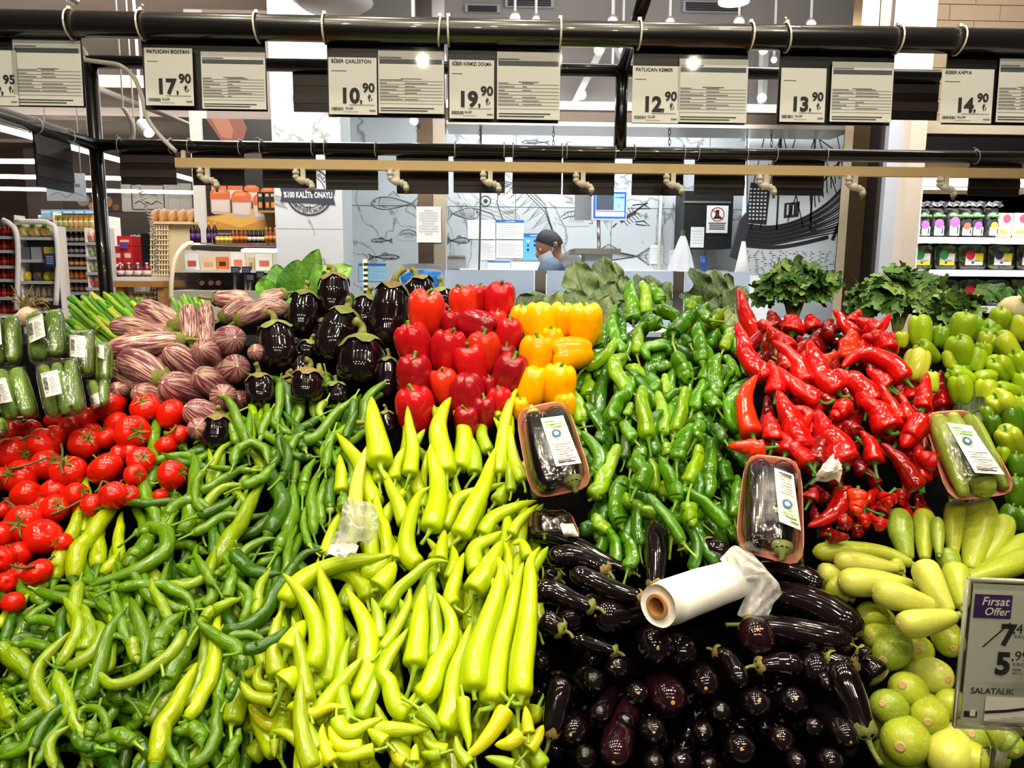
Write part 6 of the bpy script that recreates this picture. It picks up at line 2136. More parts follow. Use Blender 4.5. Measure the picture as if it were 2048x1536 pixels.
def scribble(name, rect, label, draw, Y=YF, mat='etch', grp='fish drawings on the marble', cat='wall drawing'):
    s = sheet_at(*rect, Y); s.e = .0015; o = empty(name, s.o); tag(o, label, cat, grp); draw(s); s.done(o, 'drawn_line'); return o
def big_fish(s):
    for k in range(3): s.ribbon('etch', [(.02, .86-.05*k), (.3, .96-.03*k), (.62, .86-.05*k), (.86, .58-.06*k), (.98, .08)], .010)
    for k in range(46):
        t = k/45; x = .04+.94*t; y = .93 - .02*math.cos(t*4) - .85*max(0, t-.35)**1.7*1.9
        y = max(y, .06); s.ribbon('etch_light' if k % 3 else 'etch', [(x, y), (x-.10-.05*(k % 3), y-.16)], .006)
    for k in range(9): s.ribbon('etch_light', [(.04, .72-.06*k), (.28, .62-.06*k), (.55, .38-.04*k)], .005)
    s.disc('etch', .12, .62, .09, 1.3, n=20, r0=.075); s.disc('etch', .12, .62, .035, 1.3)
    s.ribbon('etch', [(.0, .5), (.2, .42), (.3, .2)], .012); s.ribbon('etch', [(.3, .95), (.26, .6), (.34, .3)], .012)
scribble('fish_drawing', (952, 355, 1112, 480), 'very large drawn fish head and back behind the man', big_fish)
def shrimp(s):
    s.ribbon('etch', [(.0, .5), (.2, .72), (.5, .8), (.8, .66), (.95, .4)], .03); s.ribbon('etch', [(.05, .4), (.25, .52), (.5, .55), (.75, .45), (.95, .4)], .03)
    for k in range(8): s.ribbon('etch', [(.12+.1*k, .52), (.10+.1*k, .78-.02*k)], .015)
    for k in range(7): s.ribbon('etch', [(.3+.07*k, .5), (.26+.07*k, .25)], .015)
    s.ribbon('etch', [(.0, .5), (-.1, .2), (.2, .05), (.9, .1)], .012); s.ribbon('etch', [(.95, .4), (1.0, .2), (.88, .22)], .03)
scribble('shrimp_drawing', (1122, 412, 1186, 456), 'drawn shrimp with long feelers left of the monitor', shrimp)
scribble('shrimp_drawing', (798, 452, 838, 484), 'drawn shrimp half hidden by the paper on the column', shrimp)
def lobster(s):
    s.ribbon('etch', [(.2, .25), (.45, .5), (.6, .6)], .12); s.ribbon('mural_ink', [(.55, .6), (.75, .82), (.9, .95)], .05)
    for k in range(6): s.ribbon('etch', [(.2+.07*k, .3+.06*k), (.12+.07*k, .48+.06*k)], .02); s.ribbon('etch', [(.28+.07*k, .28+.06*k), (.4+.07*k, .12+.06*k)], .02)
    s.ribbon('mural_ink', [(.5, .85), (.8, .9), (.98, .72), (.8, .74), (.62, .72)], .035); s.ribbon('mural_ink', [(.6, .25), (.8, .3), (.98, .12), (.78, .14), (.6, .18)], .035)
    s.ribbon('etch', [(.1, .2), (.0, .05)], .05); s.ribbon('etch', [(.6, .6), (.95, .4)], .012)
scribble('lobster_drawing', (1226, 402, 1302, 458), 'drawn lobster with raised claws right of the monitor', lobster)
# --- ship mural on its own panel, seen beside the steel pillar
YM = 5.6
m0, m1 = wx(1490, YM), wx(1706, YM, 330)
pan = struct(MB().box((m0, YM, .4), (m1+.05, YM+.08, wzz(245, YM, 1600))).build('wall_mural_panel', plain('mural_white', '#d8dde0', .4)))
def ship(s):
    I = 'mural_ink'
    # hull planks: sweeping lines from left low to right high
    for k in range(15):
        t = k/14
        pts = [(0, .43-.11*t), (.25, .42-.11*t), (.5, .46-.12*t), (.72, .54-.17*t), (.88, .64-.25*t), (1.0, .78-.36*t)]
        s.ribbon(I, [tuple(p) for p in catmull(np.array(pts), 24)], .007+.006*(k % 3 == 0))
    s.ribbon(I, [tuple(p) for p in catmull(np.array([(0, .305), (.3, .295), (.55, .32), (.8, .36)]), 16)], .024)
    # bow, rail and masts
    s.ribbon(I, [(1.0, .79), (.95, .55), (.84, .34)], .022)
    for k in range(11): s.ribbon(I, [(.62+.035*k, .51+.028*k), (.60+.035*k, .60+.031*k)], .007)
    s.ribbon(I, [(.60, .60), (.8, .76), (1, .93)], .012)
    for x in (.30, .62): s.ribbon(I, [(x, .40), (x-.01, 1.0)], .012)
    for (a, b) in (((.30, .98), (.05, .40)), ((.30, .98), (.14, .40)), ((.30, .98), (.55, .42)), ((.62, .98), (.40, .45)), ((.62, .98), (.85, .62)), ((.62, .95), (.98, .80)), ((.15, 1), (.02, .55)), ((.45, 1), (.33, .7)), ((.8, 1), (.9, .75))): s.ribbon(I, [a, b], .006)
    # deckhouse, barrels
    s.poly(I, [(.0, .44), (.20, .43), (.22, .66), (.03, .68)], 1.1)
    for k in range(9):
        for j in range(5): s.rect('mural_white', .025+.035*j, .46+.022*k, .045+.035*j, .47+.022*k, 2)
    s.poly(I, [(.36, .47), (.50, .48), (.505, .57), (.36, .56)], 1.2); s.rect('mural_white', .385, .49, .40, .55, 2); s.rect('mural_white', .44, .49, .45, .55, 2)
    s.disc(I, .64, .42, .03, 2.2, n=16, r0=.018)
    # water: broken dashes
    rg = random.Random(5)
    for j in range(22):
        for i in range(13):
            x = i/13+rg.uniform(0, .05); y = .005+.0125*j; w_ = rg.uniform(.02, .06)
            if x + w_ < .99: s.poly(I, [(x, y), (x+w_*.5, y+.007), (x+w_, y), (x+w_*.5, y+.002)], 1.2)
scribble('ship_mural', (1492, 256, 1702, 592), 'black ink drawing of a wooden fishing boat on the sea', ship, Y=YM-.001, grp=None, cat='mural')
p = struct(BX('trim_1', 1680, 250, 1697, 600, YM-.02, .02, 'black_paint'))
# --- steel column with notice, steel pillar, white and cream columns
def column(name, px0, px1, Y, dep, mat, label=None, z1=3.95):
    o = MB().box((wx(px0, Y), Y, 0), (wx(px1, Y), Y+dep, z1)).build(name, mat); return struct(o)
column('column_1', 836, 866, 4.9, .12, 'dark_steel'); column('column_2', 867, 891, 4.92, .2, 'steel')
column('column_3', 1694, 1727, 4.1, .1, plain('gold_reflection_steel', '#b59a74', .25, metal=1.0, noise=.3, nscale=4)); column('column_4', 1729, 1764, 4.12, .15, 'dark_steel'); column('column_5', 1764, 1806, 4.08, .1, plain('panel_white', '#cfd3da', .4)); column('column_6', 1806, 1838, 4.0, .2, plain('cream_wall', '#efdcc4', .7))  # first column: brownish-gold reflection put into the steel's base colour
nt_, s = put_sheet('paper_notice', (833, 413, 882, 485), 4.88, 'white_plastic', 'white notice sheet taped on the steel column', 'paper notice', None, lean=0, pocket=False)
for i, t in enumerate(['DEĞERLİ', 'MÜŞTERİLERİMİZ', 'SİZİN SAĞLIĞINIZ VE', 'SİZDEN SONRAKİ', 'MÜŞTERİLERİMİZ', 'İÇİN RAHAT', 'ÜRÜNLERİNE TEMAS', 'ETMEDEN ELDİVEN', 'KULLANMANIZI RİCA', 'EDERİZ']): s.text('ink_grey', t, .5, .86-.072*i, .062, .0, align='CENTER', maxw=.8)
s.done(nt_)
# --- counter in front of the fish wall: glass front, white ice bed, steel edge
YC = 4.05
ctr = empty('fish_counter', (wx(1150, YC), YC, 0)); tag(ctr, 'white fish counter with frosted glass front behind the produce stand', 'counter')
cx0, cx1 = wx(890, YC, 560), wx(1500, YC, 560)
plain('frost_panel', '#b9c6d6', .35, spec=.6); plain('ice', '#dfe6ee', .8, bump=.4, nscale=30)
cz = wzz(541, YC); 
for i, (a, b) in enumerate(((890, 1068), (1094, 1345), (1372, 1500))):
    MB().box((wx(a, YC, 560), YC, cz-.34), (wx(b, YC, 560), YC+.015, cz)).build('front_glass', 'frost_panel', ctr)
for a in (1070, 1347): MB().box((wx(a, YC, 560), YC+.005, cz-.34), (wx(a+22, YC, 560), YC+.02, cz+.0)).build('post', 'steel', ctr)
MB().box((cx0-.5, YC-.35, .1), (cx1+.6, YC+.9, cz-.30)).build('base', 'ice', ctr)
MB().box((cx0, YC+.75, .1), (cx1+.4, YC+.97, cz-.02)).build('rear_ledge', 'white_paint', ctr)
struct(MB().box((cx0, 6.3, cz-.04), (cx1+.6, 6.6, wzz(538, 6.35))).build('trim_3', 'white_paint'))
# --- steel canopy over the counter
can = empty('steel_canopy', (wx(1290, 5.2), 5.2, 2.4)); tag(can, 'long polished steel canopy hanging over the fish counter', 'canopy')
for y0, y1, mat, dy in ((205, 222, plain('canopy_white', '#d9d6d2', .35), 0.0), (222, 246, 'dark_steel', .02), (246, 254, 'steel', -.03)): bxw(MB(), 892, y0, 1712, y1, 4.9+dy, .35).build('panel', mat, can)
# --- hooks on chains
def chain(px, y0, y1, Y, label):
    k = mpp(Y); mb = MB(); z0 = atY(px, y0, Y); z1 = atY(px, y1, Y)
    n = max(3, int((y1-y0)/9))
    for i in range(n):
        c = z0*(1-(i+.5)/n) + z1*((i+.5)/n); r = (y1-y0)/n*.62*k
        pts = [c + np.array(((math.cos(a)*2.2*k) if i % 2 else 0, 0 if i % 2 else math.cos(a)*2.2*k, math.sin(a)*r)) for a in np.linspace(0, 6.283, 10)]
        mb.tube(np.array(pts), .8*k, 5, cap=False)
    o = mb.build('chain', 'dark_steel', smooth=True); tag(o, label, 'chain', 'chains under the canopy')
    hk = MB(); e = z1; hk.tube(catmull([e, e+np.array((0, 0, -5*k)), e+np.array((6*k, 0, -14*k)), e+np.array((0, 0, -20*k)), e+np.array((-6*k, 0, -14*k))], 12), 1.0*k, 5); hk.build('hook', 'dark_steel', o, smooth=True)
for px, y0, y1, wd in ((1107, 200, 300, 'left of the middle post'), (1339, 250, 318, 'right of the middle post'), (1543, 250, 312, 'in front of the ship mural'), (960, 250, 330, 'near the steel column')): chain(px, y0, y1, 4.95, 'thin dark chain with hook hanging ' + wd)
cable('cable_drop', [(962, 250), (961, 385), (960, 460), (958, 540)], 5.1, .006, 'thin dark cable hanging down in front of the papers', mat=plain('cable_dark', '#4a4a4c', .5))
# pipes on wall
for i, (px, y0, y1) in enumerate(((1324, 330, 545), (1365, 345, 480))):
    m = MB(); a, b = atY(px, y0, YB-.05), atY(px-6 if i == 0 else px, y1, YB-.05); m.tube([a, b], .014, 8); o = m.build('wall_pipe', 'white_paint', smooth=True); tag(o, ('slim white pipe on the wall left of the hanging bags' if i == 0 else 'slim white pipe behind the hanging bags'), 'pipe', 'wall pipes')
# --- papers on the wall behind the man
plain('blue_print', '#2a6fb8', .6); plain('pale_blue', '#9fd0ea', .6); plain('sky_blue', '#63b8e6', .6)
def wall_paper(rect, label, head=None, fillc='white_plastic', rows=8, pics=0, Y=None, headtext=None):
    o, s = put_sheet('wall_paper', rect, Y or YB-.02, fillc, label, 'paper sheet', 'papers on the fish wall', lean=0, pocket=False); s.e = .0012
    if head: s.rect(head, 0, .86, 1, 1)
    if headtext: s.text('label_white', headtext, .5, .90, .07, .02, align='CENTER', e=2, maxw=.9)
    for i in range(rows): s.rect('ink_grey', .06, .80-.75*i/rows, .94 if i % 3 else .7, .80-.75*i/rows+.012)
    for j in range(pics):
        for i in range(3):
            q = sheet_at(*rect, Y or YB-.02); q.e = .0012; q.disc(('label_white', 'badge_blue', 'ink', 'sky_blue', 'pink_foam')[(i+j) % 5], .2+.3*i, .72-.68*j/max(1, pics), .05, 1.4, n=10); q.done(o, 'picture')
    s.done(o); return o
wall_paper((935, 440, 990, 478), 'blank white sheet, upper left of the papers behind the man', rows=0)
wall_paper((962, 481, 990, 520), 'grey ruled form in the middle of the papers behind the man', rows=9)
wall_paper((993, 440, 1048, 478), 'form with blue heading, upper middle of the papers', head='blue_print', headtext='TÜKETİCİ BİLGİ', rows=7, fillc='white_plastic')
wall_paper((993, 481, 1046, 516), 'white ruled form left of the blue chart', rows=9)
wall_paper((1047, 467, 1092, 520), 'light blue allergen chart with food pictures beside the man', head='blue_print', fillc='sky_blue', rows=0, pics=4, headtext='ALERJENLER')
wall_paper((975, 522, 1020, 545), 'low white sheet with blue heading left of the man', head='blue_print', rows=3)
wall_paper((1022, 520, 1085, 545), 'table with blue cells low behind the man', rows=4, head='ink_grey')
wall_paper((1300, 490, 1326, 528), 'faint paper sheet on the wall right of the mackerel', rows=5)
wall_paper((1338, 500, 1358, 540), 'paper sheet with pictures left of the hanging bags', rows=2, pics=2)
wall_paper((718, 527, 772, 562), 'blue and white calendar sheet low on the wall', head='blue_print', fillc='pale_blue', rows=6, pics=0, Y=YB-.02)
# --- grey box unit low right of column, blue towel tray, price stake
o = BX('grey_box', 896, 514, 931, 538, 6.33, .22, plain('box_grey', '#8c8e90', .5)); tag(o, 'small grey box on the rear ledge right of the steel column', 'box')
bxw(MB(), 896, 511, 931, 515, 6.32, .24).build('lid', 'steel', o)
def tray():
    Y = 4.0; s = sheet_at(798, 527, 889, 585, Y); root = empty('blue_glove_tray', s.o); tag(root, 'white tray with blue gloves standing behind the round eggplants', 'tray')
    N = 40; pts = [superell(2*math.pi*i/N, 6) for i in range(N)]; V = [s.p(a, b, 0) for a, b in pts] + [s.p(.5+(a-.5)*.94, .5+(b-.5)*.92, 0)-s.n*.0 + s.n*(-.015) for a, b in pts] + [s.p(a, b, 0)-s.n*.03 for a, b in pts]
    Fc = [(i, (i+1) % N, N+(i+1) % N, N+i) for i in range(N)] + [tuple(range(N, 2*N))] + [(i, 2*N+i, 2*N+(i+1) % N, (i+1) % N) for i in range(N)]
    mesh_obj('tray_body', V, Fc, 'white_plastic', root, smooth=False)
    G = [[s.p(x, y, 0)+s.n*(.004+d) for x, y, d in row] for row in (((.04, .62, 0), (.5, .78, .02), (.93, .72, 0)), ((.05, .4, .01), (.5, .5, .035), (.9, .5, .01)), ((.2, .02, 0), (.6, .12, .02), (.85, .1, 0)))]
    def fn(a, b):
        q = catmull(np.array([catmull(np.array(g), 2, np.array([a, a]))[0] for g in G]), 2, np.array([b, b]))[0]
        return q + s.n*.006*math.sin(a*15+b*9)*math.sin(b*13-a*6)
    V, Fc = grid_mesh(fn, 16, 12); mesh_obj('gloves', V, Fc, plain('glove_blue', '#1f86e0', .45), root)
tray()
def stake():
    Y = 1.93; o = BX('striped_stake', 727, 518, 736, 676, Y, .006, 'label_white'); tag(o, 'black and white striped stake standing behind the round eggplants', 'stake')
    for k in range(8): bxw(MB(), 727, 526+11*k, 736, 531+11*k, Y-.001, .001).build('stripe', 'ink', o)
stake()
# --- scale with monitor
def scale_unit():
    Y = 5.0; root = empty('weighing_scale', atY(1197, 510, Y)); tag(root, 'weighing scale with lit monitor on a pole above the fish counter', 'scale')
    bxw(MB(), 1184, 379, 1254, 440, Y, .05).build('monitor', 'white_plastic', root)
    s = sheet_at(1187, 384, 1252, 437, Y-.002); s.e = .0015
    def em(nm, h, st): 
        return plain(nm, h, .4, emit=st)
    s.rect(em('screen_blue', '#2a4fc0', .8), 0, 0, 1, 1, .5); s.rect(em('screen_pale', '#7fb4ea', 1.0), .06, .07, .95, .93, 1); s.rect(em('screen_grey', '#4a5566', .3), .08, .32, .62, .92, 1.6); s.rect(em('screen_red', '#c04468', .9), .08, .25, .95, .29, 1.6); s.rect(em('screen_white', '#dfeaf6', 1.0), .08, .09, .95, .23, 1.6)
    s.text('badge_blue', 'GURME', .66, .76, .11, .02, e=2.5, maxw=.28); s.text('screen_red', '0', .74, .42, .18, .02, e=2.5); s.text('ink', 'Total  Liquid  Tut', .3, .12, .09, .01, e=2.5, maxw=.6); s.done(root, 'screen')
    m = MB(); m.tube([atY(1197, 440, Y+.03), atY(1198, 506, Y+.03)], .012, 8); m.build('pole', 'steel', root, smooth=True)
    bxw(MB(), 1150, 497, 1242, 508, Y-.05, .35).build('pan', 'steel', root); bxw(MB(), 1170, 508, 1225, 535, Y, .2).build('base', plain('scale_grey', '#9aa0a4', .5), root)
    bxw(MB(), 1150, 388, 1182, 440, Y+.08, .02).build('back_plate', 'box_grey', root)
scale_unit()
# --- black wall box with no-phone sign, hanging bags, dark apron
def wallbox_unit():
    Y = 6.2; o = BX('wall_cabinet', 1368, 382, 1465, 497, Y, .3, 'black_plastic'); tag(o, 'black wall cabinet behind the fish counter', 'cabinet')
    bxw(MB(), 1368, 402, 1462, 406, Y-.01, .01).build('trim', 'steel', o)
    n, s = put_sheet('warning_sign', (1413, 411, 1456, 466), Y-.012, 'white_plastic', 'white prohibition sign with red crossed circle on the black cabinet', 'sign', None, lean=0, pocket=False); s.e = .0012
    red = plain('sign_red', '#b32430', .6); s.disc(red, .5, .68, .26, 1, n=30, r0=.225); s.rect('ink', .40, .56, .58, .84, 1); s.poly('ink', [(.3, .52), (.7, .52), (.6, .64), (.4, .64)], 1.4)
    s.ribbon('sign_red', [(.22, .86), (.78, .50)], .03, e=2)
    for i in range(4): s.rect('ink', .14 if i else .1, .34-.07*i, .86 if i else .9, .375-.07*i)
    s.done(n)
    n, s = put_sheet('paper_note', (1381, 454, 1408, 495), Y-.012, 'white_plastic', 'plain white note on the black cabinet', 'paper sheet', None, lean=0, pocket=False)
    for i in range(5): s.rect('ink_grey', .1, .8-.15*i, .9, .812-.15*i)
    s.done(n)
wallbox_unit()
def hang_bags():
    Y = 4.6; k = mpp(Y); top = atY(1366, 470, Y); V = []; Fc = []
    n, m = 24, 8
    for j in range(m+1):
        t = j/m; c = atY(1366-4*t, 472+72*t, Y); r = (5+21*t**.8)*k
        for i in range(n):
            a = 2*math.pi*i/n; rr = r*(1+.18*math.sin(6*a+t*3)*t); V.append(c + np.array((math.cos(a)*rr, math.sin(a)*rr*.5, .008*math.sin(5*a)*t)))
    Fc = [(j*n+i, j*n+(i+1) % n, (j+1)*n+(i+1) % n, (j+1)*n+i) for j in range(m) for i in range(n)]
    o = mesh_obj('carrier_bags', V, Fc, plain('carrier_white', '#dfe0e2', .5, bump=.3, nscale=30)); tag(o, 'bundle of white carrier bags hanging beside the black cabinet', 'plastic bag')
    MB().box(atY(1363, 472, Y+.02), atY(1369, 460, Y+.03)).build('hook', 'steel', o)
hang_bags()
def apron():
    Y = 5.2; s = sheet_at(1462, 425, 1500, 520, Y); s.e = .001; V = [(.75, 1.0), (.9, 1.0), (.86, .6), (.62, .12), (.45, .0), (.0, .08), (.28, .55), (.45, .85)]
    f = [s.p(a, b, 0) for a, b in V]; N = len(V); o = mesh_obj('dark_apron', f + [p+np.array((0, .03, 0)) for p in f], [tuple(range(N)), tuple(range(2*N-1, N-1, -1))] + [(i, N+i, N+(i+1) % N, (i+1) % N) for i in range(N)], plain('apron_dark', '#2b2c34', .7), smooth=False); tag(o, 'dark apron hanging between the cabinet and the ship mural', 'apron'); q = MB(); q.tube([s.p(.82, .98, 0)+np.array((0, .015, 0)), atY(1494, 252, 5.2)], .004, 5); q.build('strap', 'apron_dark', o)
    mb = MB(); mb.lathe(atY(1484, 545, 4.9), [(.05, 0), (.03, .1), (.012, .2)], 16); c = mb.build('white_cone', 'white_plastic', smooth=True); tag(c, 'white cone standing on the counter under the dark apron', 'cone')
    mb = MB(); mb.tube([atY(1407, 546, 4.9), atY(1407, 512, 4.9)], .022, 12); c = mb.build('blue_tube', plain('tube_blue', '#1d3f86', .4), smooth=True); tag(c, 'short dark blue tube standing on the counter', 'tube')
apron()
# --- the fishmonger, bent over his work behind the counter
def person():
    Y = 5.45
    def A(px, py, d=0.0): return atY(px, py, Y+d)
    pel = A(1142, 650, .02); 
    mb = MB()
    def limb(pts, rad, seg=14): mb.tube(catmull([np.asarray(p) for p in pts], 14), np.interp(np.linspace(0, 1, 14), np.linspace(0, 1, len(rad)), rad), seg)
    neck = A(1114, 520); chest = A(1132, 556); head = A(1098, 494)
    limb([pel, A(1142, 605), chest, A(1127, 530), neck], [.15, .15, .17, .14, .055])
    limb([neck, A(1108, 512), head], [.055, .058, .05])
    # head
    hb = bmesh.new(); bmesh.ops.create_uvsphere(hb, u_segments=18, v_segments=14, radius=1); 
    fwd = nrm(np.array((-.80, -.35, -.48))); upv = nrm(np.array((-.42, -.1, .9)) - fwd*(np.array((-.42, -.1, .9))@fwd)); sd = np.cross(upv, fwd)
    def H(x, y, z): return head + sd*x + fwd*y + upv*z
    V = []
    for v in hb.verts:
        x, y, z = v.co; jaw = 1-.22*max(0, -z)
        V.append(H(x*.078*jaw, y*.098*jaw + (.012 if z < -.3 and y > 0 else 0), z*.118))
    mb.add(V, [tuple(v.index for v in f.verts) for f in hb.faces]); hb.free()
    nose = H(0, .100, -.012); mb.tube(catmull([H(0, .088, .02), nose+fwd*.014, H(0, .09, -.03)], 6), np.array([.008, .011, .015, .017, .013, .008]), 8)
    for sg in (-1, 1):
        mb.tube(catmull([H(.074*sg, -.012, .02), H(.086*sg, -.022, .0), H(.076*sg, -.008, -.03)], 6), np.array([.008, .014, .015, .012, .009, .006]), 8)
    # arms reach down to the board, hands with five fingers
    for sg, (sx, sy, sd_), (ex, ey, ed), (hx, hy, hd) in ((1, (1100, 542, -.17), (1088, 590, -.22), (1062, 610, -.20)), (-1, (1122, 545, .17), (1100, 592, .2), (1066, 612, .05))):
        S_, E_, Hd = A(sx, sy, sd_), A(ex, ey, ed), A(hx, hy, hd)
        limb([chest*.5+S_*.5, S_, E_, Hd], [.07, .062, .048, .030]); d = nrm(Hd-E_); lat = nrm(np.cross(d, (0, 0, 1)))
        mb.tube(catmull([Hd-d*.01, Hd+d*.05, Hd+d*.085], 5), np.array([.028, .036, .04, .038, .03]), 10)
        for i in range(4):
            b = Hd + d*.08 + lat*(.027-.018*i); L = (.065, .078, .072, .055)[i]
            mb.tube(catmull([b, b+d*L*.5+np.array((0, 0, .004)), b+d*L+np.array((0, 0, -.02))], 5), np.array([.009, .0085, .008, .008, .006]), 7)
        b = Hd + d*.02 + lat*.032*sg; mb.tube(catmull([b, b+d*.03+lat*.02*sg, b+d*.065+lat*.022*sg], 5), np.array([.011, .0105, .010, .009, .007]), 7)
    # legs to the floor
    for sg in (-1, 1):
        hip = pel + np.array((0, .09*sg, -.05)); kn = hip + np.array((-.05, 0, -.42)); an = np.array((kn[0]+.06, kn[1], .09))
        limb([hip, kn, an], [.095, .065, .045]); mb.tube(catmull([an, an+np.array((-.06, 0, -.045)), an+np.array((-.17, 0, -.055))], 6), np.array([.045, .045, .042, .04, .04, .03]), 10)
    o = mb.build('person', plain('skin_tone', '#9a6a4e', .6), smooth=True)
    rm = o.modifiers.new('join', 'REMESH'); rm.mode = 'VOXEL'; rm.voxel_size = .009; rm.use_smooth_shade = True
    sm = o.modifiers.new('smooth', 'SMOOTH'); sm.factor = .5; sm.iterations = 3
    tag(o, 'person in a grey vest bent over behind the fish counter', 'person')
    # hair cap
    V, Fc = [], []
    n, m = 22, 9
    for j in range(m+1):
        f = j/m*1.75
        for i in range(n):
            a = 2*math.pi*i/n; front = max(0, math.sin(a)); ff = f*(1-.50*front)
            x, y, z = math.sin(ff)*math.cos(a), math.sin(ff)*math.sin(a), math.cos(ff)
            V.append(H(x*.083, y*.103-.008, z*.125))
    Fc = [(j*n+i, j*n+(i+1) % n, (j+1)*n+(i+1) % n, (j+1)*n+i) for j in range(m) for i in range(n)] + [tuple(range(n))]
    mesh_obj('hair', V, Fc, plain('hair_dark', '#15110f', .6, bump=.6, nscale=120), o)
    V, Fc = grid_mesh(lambda a, b: H(.083*math.sin((a-.5)*2.6), .103*math.cos((a-.5)*2.6)+.012, -.088+.075*b), 10, 4); mesh_obj('face_mask', V, Fc, 'carrier_white', o)
    mm = MB()
    for sg in (-1, 1): mm.tube(catmull([H(.066*sg, .03, -.03), H(.08*sg, .0, .0), H(.084*sg, -.02, .012)], 5), .003, 5)
    mm.build('mask_loop', 'carrier_white', o)
    for sg in (-1, 1):
        mb2 = MB(); mb2.lathe(H(.032*sg, .083, .022), [(.011, 0), (.009, .004), (.002, .006)], 10, fwd); mb2.build('eye', plain('eye_white', '#dcd8d2', .3), o, smooth=True)
    # shirt, vest, trousers
    def wear(name, parts, mat):
        w_ = MB()
        for pts, rad in parts: w_.tube(catmull([np.asarray(p) for p in pts], 14), np.interp(np.linspace(0, 1, 14), np.linspace(0, 1, len(rad)), rad), 16)
        q = w_.build(name, mat, o, smooth=True); r2 = q.modifiers.new('join', 'REMESH'); r2.mode = 'VOXEL'; r2.voxel_size = .011; r2.use_smooth_shade = True
    sl = [([chest*.3+A(1100, 542, -.17)*.7, A(1099, 540, -.18), A(1088, 590, -.22), A(1068, 607, -.20)], [.085, .082, .066, .046]), ([chest*.5+A(1122, 545, .17)*.5, A(1120, 545, .17), A(1100, 592, .2), A(1072, 609, .07)], [.085, .078, .062, .045])]
    wear('shirt', sl + [([pel, chest, A(1126, 532)], [.155, .172, .14])], plain('shirt_blue', '#5c6a80', .8))
    wear('vest', [([pel+np.array((0, 0, .02)), A(1143, 605), A(1134, 556, .0), A(1128, 530, .02), A(1119, 516, .02)], [.168, .17, .188, .165, .10])], plain('vest_grey', '#6f6b64', .85, bump=.3, nscale=30))
    pr_ = []
    for sg in (-1, 1):
        hip = pel + np.array((0, .09*sg, -.05)); kn = hip + np.array((-.05, 0, -.42)); an = np.array((kn[0]+.06, kn[1], .12)); pr_.append(([hip+np.array((0, 0, .08)), hip, kn, an], [.12, .11, .08, .07]))
    wear('trousers', pr_, plain('trouser_dark', '#22242a', .85))
person()
# ================================================================== GROCERY AISLE, SUSHI CORNER, SALAD FRIDGE, CEILING
plain('led', '#fff4e8', .5, emit=9.0); plain('lamp_face', '#fff3df', .5, emit=28.0); plain('lamp_face_cool', '#e6f0ff', .5, emit=22.0)
plain('shelf_white', '#dcdad5', .5); plain('rail_grey', '#a9adb2', .5)
ON = ['first', 'second', 'third', 'fourth', 'fifth', 'sixth', 'seventh', 'eighth', 'ninth', 'tenth', 'eleventh', 'twelfth', 'thirteenth', 'fourteenth']
def cm(h, rough=.4): return plain('col_' + h.strip('#'), h, rough)
def bottle(px, yb, w, h, Y, col, cap, lab, label, group, cat='bottle', name='bottle', neck=.32):
    k = mpp(Y); b = atY(px, yb, Y); r = w*.5*k; H = h*k
    mb = MB(); mb.lathe(b, [(r*.9, 0), (r, H*.03), (r, H*.55), (r*.9, H*.66), (r*neck, H*.82), (r*neck, H*.90)], 10)
    o = mb.build(name, cm(col, .25), smooth=True); tag(o, label, cat, group)
    m = MB(); m.lathe(b+np.array((0, 0, H*.88)), [(r*neck*1.25, 0), (r*neck*1.25, H*.12)], 8); m.build('cap', cm(cap), o)
    if lab: m = MB(); m.lathe(b+np.array((0, 0, H*.15)), [(r*1.03, 0), (r*1.03, H*.30)], 10); m.build('label', cm(lab, .6), o, smooth=True)
    return o
def jar(px, yb, w, h, Y, col, cap, lab, label, group, cat='jar', name='jar'):
    k = mpp(Y); b = atY(px, yb, Y); r = w*.5*k; H = h*k
    mb = MB(); mb.lathe(b, [(r*.85, 0), (r, H*.05), (r, H*.75), (r*.85, H*.82)], 10); o = mb.build(name, cm(col, .25), smooth=True); tag(o, label, cat, group)
    m = MB(); m.lathe(b+np.array((0, 0, H*.82)), [(r*.92, 0), (r*.92, H*.18)], 10); m.build('lid', cm(cap), o)
    if lab: m = MB(); m.lathe(b+np.array((0, 0, H*.2)), [(r*1.03, 0), (r*1.03, H*.4)], 10); m.build('label', cm(lab, .6), o, smooth=True)
    return o
def packet(x0, y0, x1, y1, Y, dep, col, label, group, cat='packet', name='packet', band=None, pillow=.35):
    """pillow bag: bulging front"""
    xa, xb = atY(x0, (y0+y1)/2, Y)[0], atY(x1, (y0+y1)/2, Y)[0]; za, zb = atY((x0+x1)/2, y1, Y)[2], atY((x0+x1)/2, y0, Y)[2]
    def fn(sgn):
        def f(a, b): return np.array((xa+(xb-xa)*a, Y+dep*.5 + sgn*dep*.5*(sq(a, 2.5)*sq(b, 2.5))**pillow + .004*math.sin(a*11+b*7), za+(zb-za)*b))
        return f
    V, Fc = grid_mesh(fn(-1), 6, 7); V2, F2 = grid_mesh(fn(1), 6, 7); n = len(V)
    o = mesh_obj(name, V+V2, Fc + [tuple(i+n for i in q[::-1]) for q in F2], cm(col, .35)); tag(o, label, cat, group)
    if band:
        for (u0, v0, u1, v1, c) in band:
            g = fn(-1); V, Fc = grid_mesh(lambda a, b: g(u0+(u1-u0)*a, v0+(v1-v0)*b) - np.array((0, .002, 0)), 4, 3); mesh_obj('print', V, Fc, cm(c, .5), o)
    return o
def carton(x0, y0, x1, y1, Y, dep, col, label, group, cat='box', name='carton', band=None):
    o = BX(name, x0, y0, x1, y1, Y, dep, cm(col, .5)); tag(o, label, cat, group)
    if band:
        s = sheet_at(x0, y0, x1, y1, Y)
        for (u0, v0, u1, v1, c) in band: s.rect(cm(c, .5), u0, v0, u1, v1, 2)
        s.done(o)
    return o
